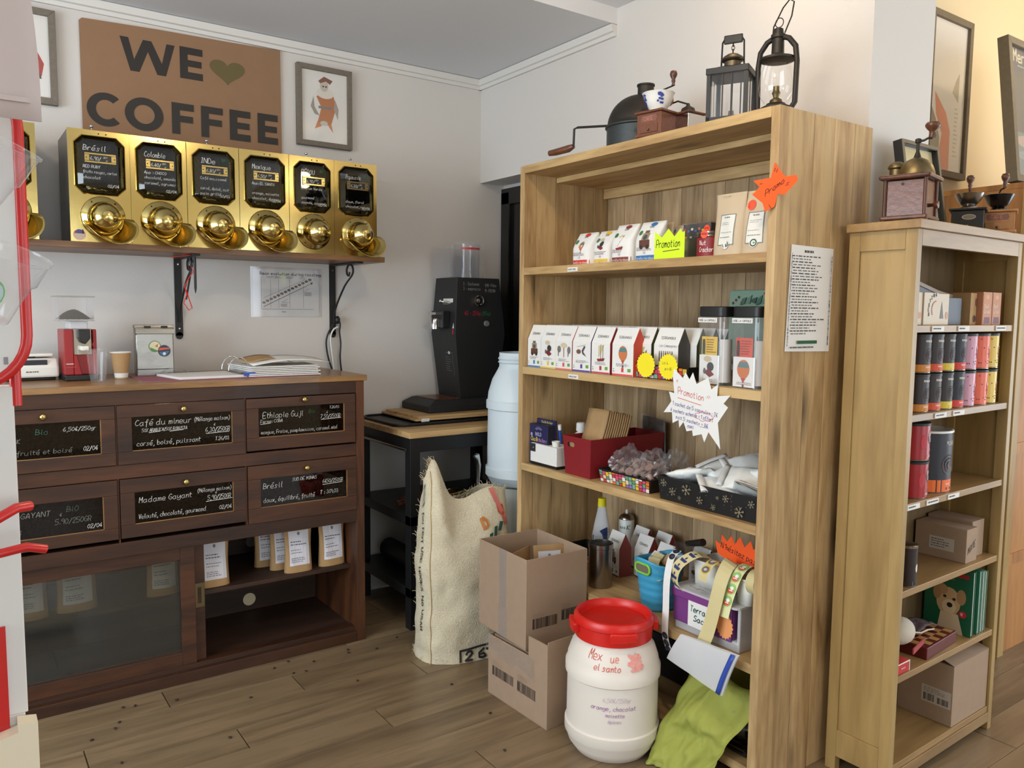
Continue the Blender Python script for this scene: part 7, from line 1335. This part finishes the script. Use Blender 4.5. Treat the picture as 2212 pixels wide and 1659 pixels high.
# books and game on the fifth shelf
for i, (x, c_n) in enumerate(((0.560, (30,96,66)), (0.588, (60,130,100)), (0.612, (120,150,130)), (0.632, (70,120,90)))):
    t = cthing('picture_book', ['dark green children\'s book with a puppy on its cover', 'green book second in the upright row beside the puppy book', 'pale green book third in the upright row', 'mid green book nearest the cabinet side'][i], 'book', x-0.02*(i == 0), 0.012, CZ[4])
    bm_ = mat('book_cover', c_n, 0.3); obj('cover', G().box(0,0,0,0.003,0.165,0.235-0.004*i).box(0.015,0,0,0.018,0.165,0.235-0.004*i).box(0,0.162,0,0.018,0.165,0.235-0.004*i), bm_, t); obj('pages', G().box(0.003,0.003,0.003,0.015,0.161,0.231-0.004*i), M['paper'], t)
    if i == 0:
        d = D(); 
        TA = (206,170,124); d.ell(0.085,0.110,0.042,0.052,TA); d.ell(0.060,0.150,0.022,0.020,(186,146,100)); d.ell(0.128,0.135,0.016,0.028,(176,136,92)); d.ell(0.045,0.135,0.014,0.026,(176,136,92)); d.ell(0.088,0.092,0.024,0.026,(226,200,160)); d.ell(0.090,0.098,0.010,0.009,BLK); d.ell(0.072,0.126,0.006,0.005,BLK); d.ell(0.104,0.122,0.006,0.005,BLK); d.poly([(0.05,0.0),(0.14,0.0),(0.12,0.07),(0.06,0.07)], (220,196,160)); d.rect(0.10,0.205,0.15,0.22,(170,40,40)); d.lines(0.06,0.185,0.13,0.20,1,(110,130,90),0.4); d.ell(0.135,0.075,0.013,0.013,(200,40,44)); d.text(0.128,0.071,'12',0.009,WHITE,0.0014,0.8,0,hand=False)
        d.build('cover_print', t, plane((-0.0004,0.165,0),(0,-1,0),(0,0,1)))
t = cthing('chess_box', 'folding red-brown wooden chess box with a checkered top on the fifth cabinet shelf', 'game box', 0.232, 0.012, CZ[4], 0.06); cherry = mat('cherry_wood', (96,26,26), 0.35)
obj('box', G().box(0,0,0,0.235,0.155,0.040), cherry, t, bevel=0.002)
for i in range(8):
    for j in range(5):
        if (i+j) % 2: obj('inlaid_square', G().box(0.008+i*0.0275,0.008+j*0.0275,0.0400,0.008+(i+1)*0.0275,0.008+(j+1)*0.0275,0.0406), M['slab'] if False else mat_sq if 'mat_sq' in globals() else globals().setdefault('mat_sq', mat('pale_inlay', (190,140,80), 0.35)), t)
t = cthing('cloth_pouch', 'unbleached cloth pouch with drawstring and red trim on the chess box', 'pouch', 0.19, 0.085, CZ[4]+0.042, 0.2)
obj('pouch', G().ball((0,0,0.045), 0.058, 20, sx=1.1, sy=0.8, sz=0.75), M['sand'], t, smooth=70); obj('red_trim', G().box(-0.06,-0.062,-0.0,0.055,-0.058,0.018), mat('red_trim', (170,70,70), 0.7), t); obj('drawstring', G().tube([(0.05,-0.02,0.03),(0.10,-0.04,0.018),(0.16,-0.045,0.012),(0.20,-0.055,0.006)], 0.003, 6), M['sand'], t, smooth=60)
t = cthing('patterned_scarf', 'folded purple-grey patterned cloth lying on the back of the chess box', 'cloth', 0.37, 0.115, CZ[4]+0.042); obj('cloth', G().grid(lambda u,v: (-0.07+0.13*u, -0.04+0.07*v, 0.012+0.014*math.sin(PI*u)+0.008*noise.noise(Vector((u*5,v*5,3)))), 16, 8), mat('patterned_cloth', (120,100,104), 0.85, var=0.6, bscale=70), t, smooth=70, solid=0.004)
small_box('small red and white box at the left end of the fifth cabinet shelf', 0.045, 0.010, CZ[4], 0.072, 0.05, 0.035, mat('red_white_card', (196,40,44), 0.4), lambda d,W,H: (d.rect(0.0,0.031,W,0.035,WHITE), d.rect(W-0.004,0,W,H,WHITE), d.lines(0.02,0.012,0.06,0.02,1,(230,200,200),0.5)), name='red_game_box')
t = cthing('large_carton', 'large brown cardboard box with an open flap on the bottom shelf of the oak bookcase', 'box', 0.425, 0.008, CZ[5]); obj('carton', G().box(0,0,0,0.265,0.19,0.215), M['card'], t, bevel=0.0015); obj('top_flap', G().add([(0.0,0.0,0.216),(0.265,0.0,0.216),(0.265,0.19,0.262),(0.03,0.19,0.262),(0.0,0.0,0.218),(0.265,0.0,0.218),(0.265,0.19,0.264),(0.03,0.19,0.264)], [(3,2,1,0),(4,5,6,7),(0,1,5,4),(1,2,6,5),(2,3,7,6),(3,0,4,7)]), M['card'], t)
d = D(); d.rect(0.085,0.060,0.185,0.120,(190,180,166)); d.bars(0.092,0.066,0.13,0.092,10); d.bars(0.14,0.066,0.178,0.088,10); d.lines(0.092,0.096,0.178,0.115,3,(120,110,106),0.4); d.build('address_label', t, plane((-0.0004,0.19,0),(0,-1,0),(0,0,1)))
# --- on the oak cabinet
ZC = CH+0.0006
t = thing('brass_dome_mill', 'large coffee mill with brass dome, side cup and walnut knob on the oak cabinet', 'coffee mill', (2.440, 1.335, ZC), FX+0.22)
obj('panel_box', G().box(-0.055,-0.055,0.018,0.055,0.055,0.126), M['copper'], t, bevel=0.002)
for x in (-0.057, 0.057):
    for y in (-0.057, 0.057): obj('corner_post', G().lathe([(0.006,0.012),(0.006,0.13)], 10, (x,y,0)), M['walnut'], t, smooth=60)
obj('base_board', G().box(-0.068,-0.068,0.006,0.068,0.068,0.020), M['walnut'], t, bevel=0.005); obj('top_board', G().box(-0.074,-0.074,0.128,0.074,0.074,0.142), M['walnut'], t, bevel=0.006)
for x in (-0.058, 0.058):
    for y in (-0.058, 0.058): obj('foot', G().ball((x,y,0.004), 0.010, 10, sz=0.7), M['walnut'], t, smooth=60)
obj('screw', G().lathe([(0.004,-0.057),(0.003,-0.0555)], 12, (-0.008,0,0.114), 'y'), M['iron'], t); obj('drawer_knob', G().lathe([(0.006,0),(0.005,0.012),(0.011,0.018),(0.011,0.028),(0.0005,0.030)], 16, (0.055,-0.01,0.05), 'x'), M['walnut'], t, smooth=60)
obj('brass_dome', G().lathe([(0.052,0.142),(0.051,0.152),(0.044,0.172),(0.030,0.188),(0.014,0.196),(0.009,0.199)], 32, (0.014,0.0,0)), M['brassd'], t, smooth=60)
obj('spindle', G().lathe([(0.012,0.196),(0.007,0.210),(0.005,0.216),(0.005,0.240),(0.009,0.242),(0.009,0.252),(0.004,0.255)], 14, (0.014,0,0)), M['iron'], t, smooth=50)
obj('crank_arm', G().tube([(0.014,0,0.246),(0.030,0,0.247),(0.042,-0.002,0.252),(0.055,-0.004,0.251)], [0.004,0.0035,0.0035,0.004], 8), M['iron'], t, smooth=60)
obj('turned_knob', G().lathe([(0.010,0.252),(0.011,0.257),(0.008,0.264),(0.008,0.269),(0.016,0.277),(0.021,0.284),(0.022,0.290),(0.018,0.296),(0.0005,0.298)], 24, (0.054,-0.004,0)), M['walnut'], t, smooth=60)
obj('side_cup', G().lathe([(0.022,0.142),(0.022,0.172),(0.027,0.176),(0.027,0.181),(0.021,0.190),(0.011,0.196),(0.0005,0.198)], 24, (-0.052,0.030,0)), M['brassd'], t, smooth=50)
def met(x, y, lb, boxm, bowlm, knobpos, s, cafe=None):
    return hand_mill('hand_mill', lb, x, y, ZC, FX+0.40, s, boxm, [(0.030,0),(0.030,0.006),(0.020,0.012),(0.034,0.024),(0.046,0.048),(0.050,0.056),(0.048,0.057),(0.043,0.048),(0.0005,0.035)], bowlm, knobpos, cafe, None, 0.070)
met(2.850, 1.355, 'black coffee mill with grey metal bowl and silver name plate on the oak cabinet', M['black'], M['steel'], (0.0, 0.0, 0.010), 0.92)
d = D(); d.ell(0.004,0.048,0.021,0.009,(170,160,140)); d.ell(0.004,0.048,0.018,0.007,(120,112,98)); d.build('name_plate', bpy.data.objects['hand_mill'], plane((0,-0.052*0.92-0.0003,0),(1,0,0),(0,0,1)))
met(2.975, 1.315, 'wooden coffee mill marked CAFE with shiny black bowl, rightmost on the oak cabinet', M['pine'], M['blackg'], (0.006, 0.015, -0.020), 0.96, 'CAFE')
t = thing('leaning_frame', 'dark-edged picture frame leaning behind the brass dome mill', 'picture', (2.560, 1.425, ZC)); t.rotation_euler = (-0.16, 0, 0.0)
g = G(); W, H, fw = 0.235, 0.285, 0.014
for pts in ([(0,0),(W,0),(W-fw,fw),(fw,fw)], [(0,H),(W,H),(W-fw,H-fw),(fw,H-fw)], [(0,0),(fw,fw),(fw,H-fw),(0,H)], [(W,0),(W,H),(W-fw,H-fw),(W-fw,fw)]): g.prism(pts, -0.03, 0.0)
obj('frame', g, M['black'], t, bevel=0.001); obj('front_edge', G(Matrix.Translation((0,-0.0305,0))).prism([(0,0),(W,0),(W,0.012),(0,0.012)], -0.001, 0).prism([(0,H-0.012),(W,H-0.012),(W,H),(0,H)], -0.001, 0).prism([(0,0.012),(0.012,0.012),(0.012,H-0.012),(0,H-0.012)], -0.001, 0).prism([(W-0.012,0.012),(W,0.012),(W,H-0.012),(W-0.012,H-0.012)], -0.001, 0), M['greyl'], t); obj('print_sheet', G().box(fw-0.001,-0.012,fw-0.001,W-fw+0.001,-0.008,H-fw+0.001), mat('yellowed_sheet', (222,206,160), 0.6), t); obj('glass_pane', G().box(fw,-0.016,fw,W-fw,-0.015,H-fw), M['glass'], t)
t.location = (2.560, 1.425, ZC+0.0045)
def art_coat(d, W, H):
    d.poly([(0.0,0.03),(0.14,0.03),(0.14,0.18),(0.10,0.26),(0.02,0.36),(0.0,0.36)], (120,122,118)); d.poly([(0.12,0.03),(0.24,0.03),(0.235,0.22),(0.19,0.30),(0.08,0.385),(0.10,0.28),(0.16,0.2)], (216,110,90)); d.poly([(0.24,0.40),(0.30,0.36),(0.30,0.50),(0.27,0.46)], (176,172,160)); d.lines(0.27,0.1,0.31,0.34,12,(190,180,160),0.3)
frame('framed_picture', 'tall framed drawing of a red-coated figure on the yellow wall behind the pillar', 3.74, 2.019, 2.165, 0.385, 0.745, 0.030, art_coat, M['greyl'], 0.035)
# third case with poster
pc = thing('pine_cabinet', 'orange pine cabinet standing back at the right edge of the picture', 'cabinet', (3.72, 1.55, 0))
obj('side_panel', G().box(0,0,0,0.03,0.36,2.04), M['pine'], pc, bevel=0.002); obj('side_panel', G().box(1.1,0,0,1.13,0.36,2.04), M['pine'], pc, bevel=0.002); obj('top_board', G().box(0,0,2.04,1.13,0.36,2.065), M['pine'], pc, bevel=0.002); obj('back_panel', G().box(0.03,0.34,0,1.1,0.355,2.04), M['pine'], pc); obj('front_post', G().box(-0.005,-0.02,0,0.05,0.0,2.04), M['oak_z'], pc, bevel=0.002); obj('front_panel', G().box(0.05,0.0,0.0,1.13,0.02,2.04), M['pine'], pc)
for z in (0.4, 0.9, 1.4): obj('trim_strip', G().box(0.05,-0.006,z,1.13,0.0,z+0.05), M['pine'], pc)
for i, z in enumerate((1.115, 0.88)):
    t = thing('hang_tag', ['upper narrow orange tag hanging beside the oak cabinet', 'lower orange tag with a black dot hanging beside the oak cabinet'][i], 'tag', (3.200, 1.36, z-0.06)); obj('card', G().prism([(0,0),(0.022,0),(0.024,0.10),(0.002,0.11)], 0, 0.001), M['orange'], t)
    if i: d = D(); d.ell(0.014,0.06,0.005,0.008,BLK); d.build('print', t, plane((0,0,0),(1,0,0),(0,0,1)))
    obj('string', G().tube([(0.012,0.0005,0.10),(0.012,0.0005,0.16)], 0.0008, 4), M['black'], t)
t = thing('slim_rack_post', 'slim pale wooden upright of a rack right behind the oak cabinet', 'rack', (3.185, 1.365, 0)); 
for x in (0.0,): obj('upright', G().box(x,0,0,x+0.045,0.05,1.62), M['oak_z'], t, bevel=0.002)
obj('foot', G().box(-0.005,-0.01,0,0.05,0.10,0.03), M['oak_z'], t, bevel=0.002)
def art_night(d, W, H):
    d.rect(0.03,0.03,W-0.03,H-0.03,(70,84,100)); d.rect(0.03,0.03,W-0.03,H*0.36,(104,128,140)); d.ell(W*0.35,H*0.30,W*0.26,0.03,(176,160,160)); d.ell(W*0.25,H*0.2,W*0.15,0.02,(130,150,158)); d.ell(W*0.6,H*0.36,0.05,0.14,(64,70,84)); d.text(0.085,H*0.86,"Merlin",0.052,(236,226,196),0.008,0.95,0,hand=False,jit=0); d.lines(0.12,H*0.82,0.26,H*0.84,1,(190,186,170),0.5)
t = frame('framed_poster', 'large grey-framed dark blue poster with pale Merl lettering leaning at the right edge', 3.72, 1.62, 2.07, 0.62, 0.62, 0.030, art_night, M['greyl'], 0.045, 'poster', -0.12)

# ---------------------------------------------------------------- display stand in the left foreground
t = thing('display_stand', 'white display stand with red tube frame and red hooks, close at the left edge', 'display stand', (0.0, 0.90, 0.0))
obj('white_post', G().box(-0.35,0.0,1.098,0.050,0.02,1.424).box(-0.35,0.0,0.0,0.0475,0.02,1.098), M['trimw'], t, bevel=0.001)
obj('side_skirt', G().prism([(-0.004,0.0),(0.0565,0.0),(0.0565,1.094),(0.040,1.097),(0.040,1.088),(-0.0,1.080)], -0.02, -0.001), M['skirt'], t)
pp_ = rrect(-0.36, 1.428, 0.060, 1.712, 0.045, 8)
obj('white_board', G().prism(pp_, -0.006, 0.0), M['trimw'], t); tube = [(x, -0.004, z) for x, z in rrect(-0.362, 1.425, 0.0625, 1.715, 0.048, 8)]
obj('red_frame_tube', G().tube(tube, 0.0052, 10, closed=True), M['redt'], t, smooth=60); obj('red_upright', G().tube([(0.052,0.004,1.405),(0.052,0.004,1.47)], 0.0052, 10), M['redt'], t, smooth=60)
obj('red_panel', G().box(-0.3,-0.003,0.80,0.034,-0.001,1.19), M['redt'], t)
obj('red_hook', G().tube([(-0.10,-0.05,1.255),(0.018,-0.045,1.300),(0.046,-0.03,1.3115),(0.058,-0.02,1.310)], 0.0048, 10), M['redt'], t, smooth=60); obj('red_hook', G().tube([(-0.10,-0.05,1.268),(0.02,-0.05,1.274),(0.052,-0.045,1.277),(0.068,-0.04,1.271)], 0.0042, 10), M['redt'], t, smooth=60)
d = D(); d.line([(0.030,1.655),(0.034,1.659),(0.040,1.668),(0.042,1.673)],0.0024,BLK); d.text(0.030,1.446,'Et',0.006,(70,66,70),0.0012,0.8,0,hand=False); d.rect(0.043,1.4455,0.0465,1.4525,(140,134,140)); d.build('print', t, plane((0,-0.0062,0),(1,0,0),(0,0,1)))
def clear_cup(lb, x, y, z, tilt, R, H, seed):
    t = thing('clear_cup', lb, 'cup', (x, y, z)); t.rotation_euler = (0.25, tilt, 0)
    obj('cup_wall', G().lathe([(R*0.62,0),(R*0.72,H*0.35),(R*0.82,H*0.62),(R*0.90,H*0.66),(R,H),(R*1.05,H+0.001),(R*1.05,H+0.003),(R*0.99,H+0.002)], 32, cap=False), M['plastic'], t, smooth=50); obj('cup_base', G().lathe([(0.0005,0.002),(R*0.62,0.0)], 32, cap=False), M['plastic'], t, smooth=60)
    if seed: d = D(); d.ell(0.004, H*0.5, 0.012, 0.012, (190,206,216)); d.line([(0.004+0.012*math.cos(a), H*0.5+0.012*math.sin(a)) for a in [2*PI*i/16 for i in range(17)]], 0.0012, (110,190,110)); d.build('logo_print', t, lambda u,v,w_: ((R*0.86+w_)*math.sin(u/R), -(R*0.86+w_)*math.cos(u/R), v))
clear_cup('upper tilted clear plastic cup hooked on the white display stand', 0.004, 0.83, 1.572, 0.42, 0.040, 0.078, 1)
clear_cup('lower tilted clear plastic cup hooked on the white display stand', 0.020, 0.80, 1.494, 0.30, 0.040, 0.056, 2)
t = thing('hanging_cloth', 'corner of a pale pinkish cloth hanging at the top left edge', 'cloth', (0.0, 0.80, 1.655)); obj('cloth', G().grid(lambda u,v: (-0.10+(0.158+0.016*(1-v)-0.0*v)*u+0.002*math.sin(8*v), 0.004*math.sin(9*u), 0.004+0.014*(1-u)*0.0+0.30*v-0.002*u), 14, 12), M['cloth'], t, smooth=70, solid=0.0015)
obj('hem', G().box(-0.10,-0.001,0.016,0.066,0.001,0.020), M['cloth'], t)
t = thing('burlap_scrap', 'edge of another jute sack just entering the frame at the bottom left', 'sack', (0.34, 2.45, 0.0)); obj('jute_fold', G().grid(lambda u,v: (-0.24+0.34*u, -0.12+0.2*v, 0.004+0.10*math.sin(PI*min(1,v*0.9))*(0.7+0.3*math.sin(3*u))+0.01*noise.noise(Vector((u*9,v*7,2)))), 24, 12), M['jute'], t, smooth=80, solid=0.004)
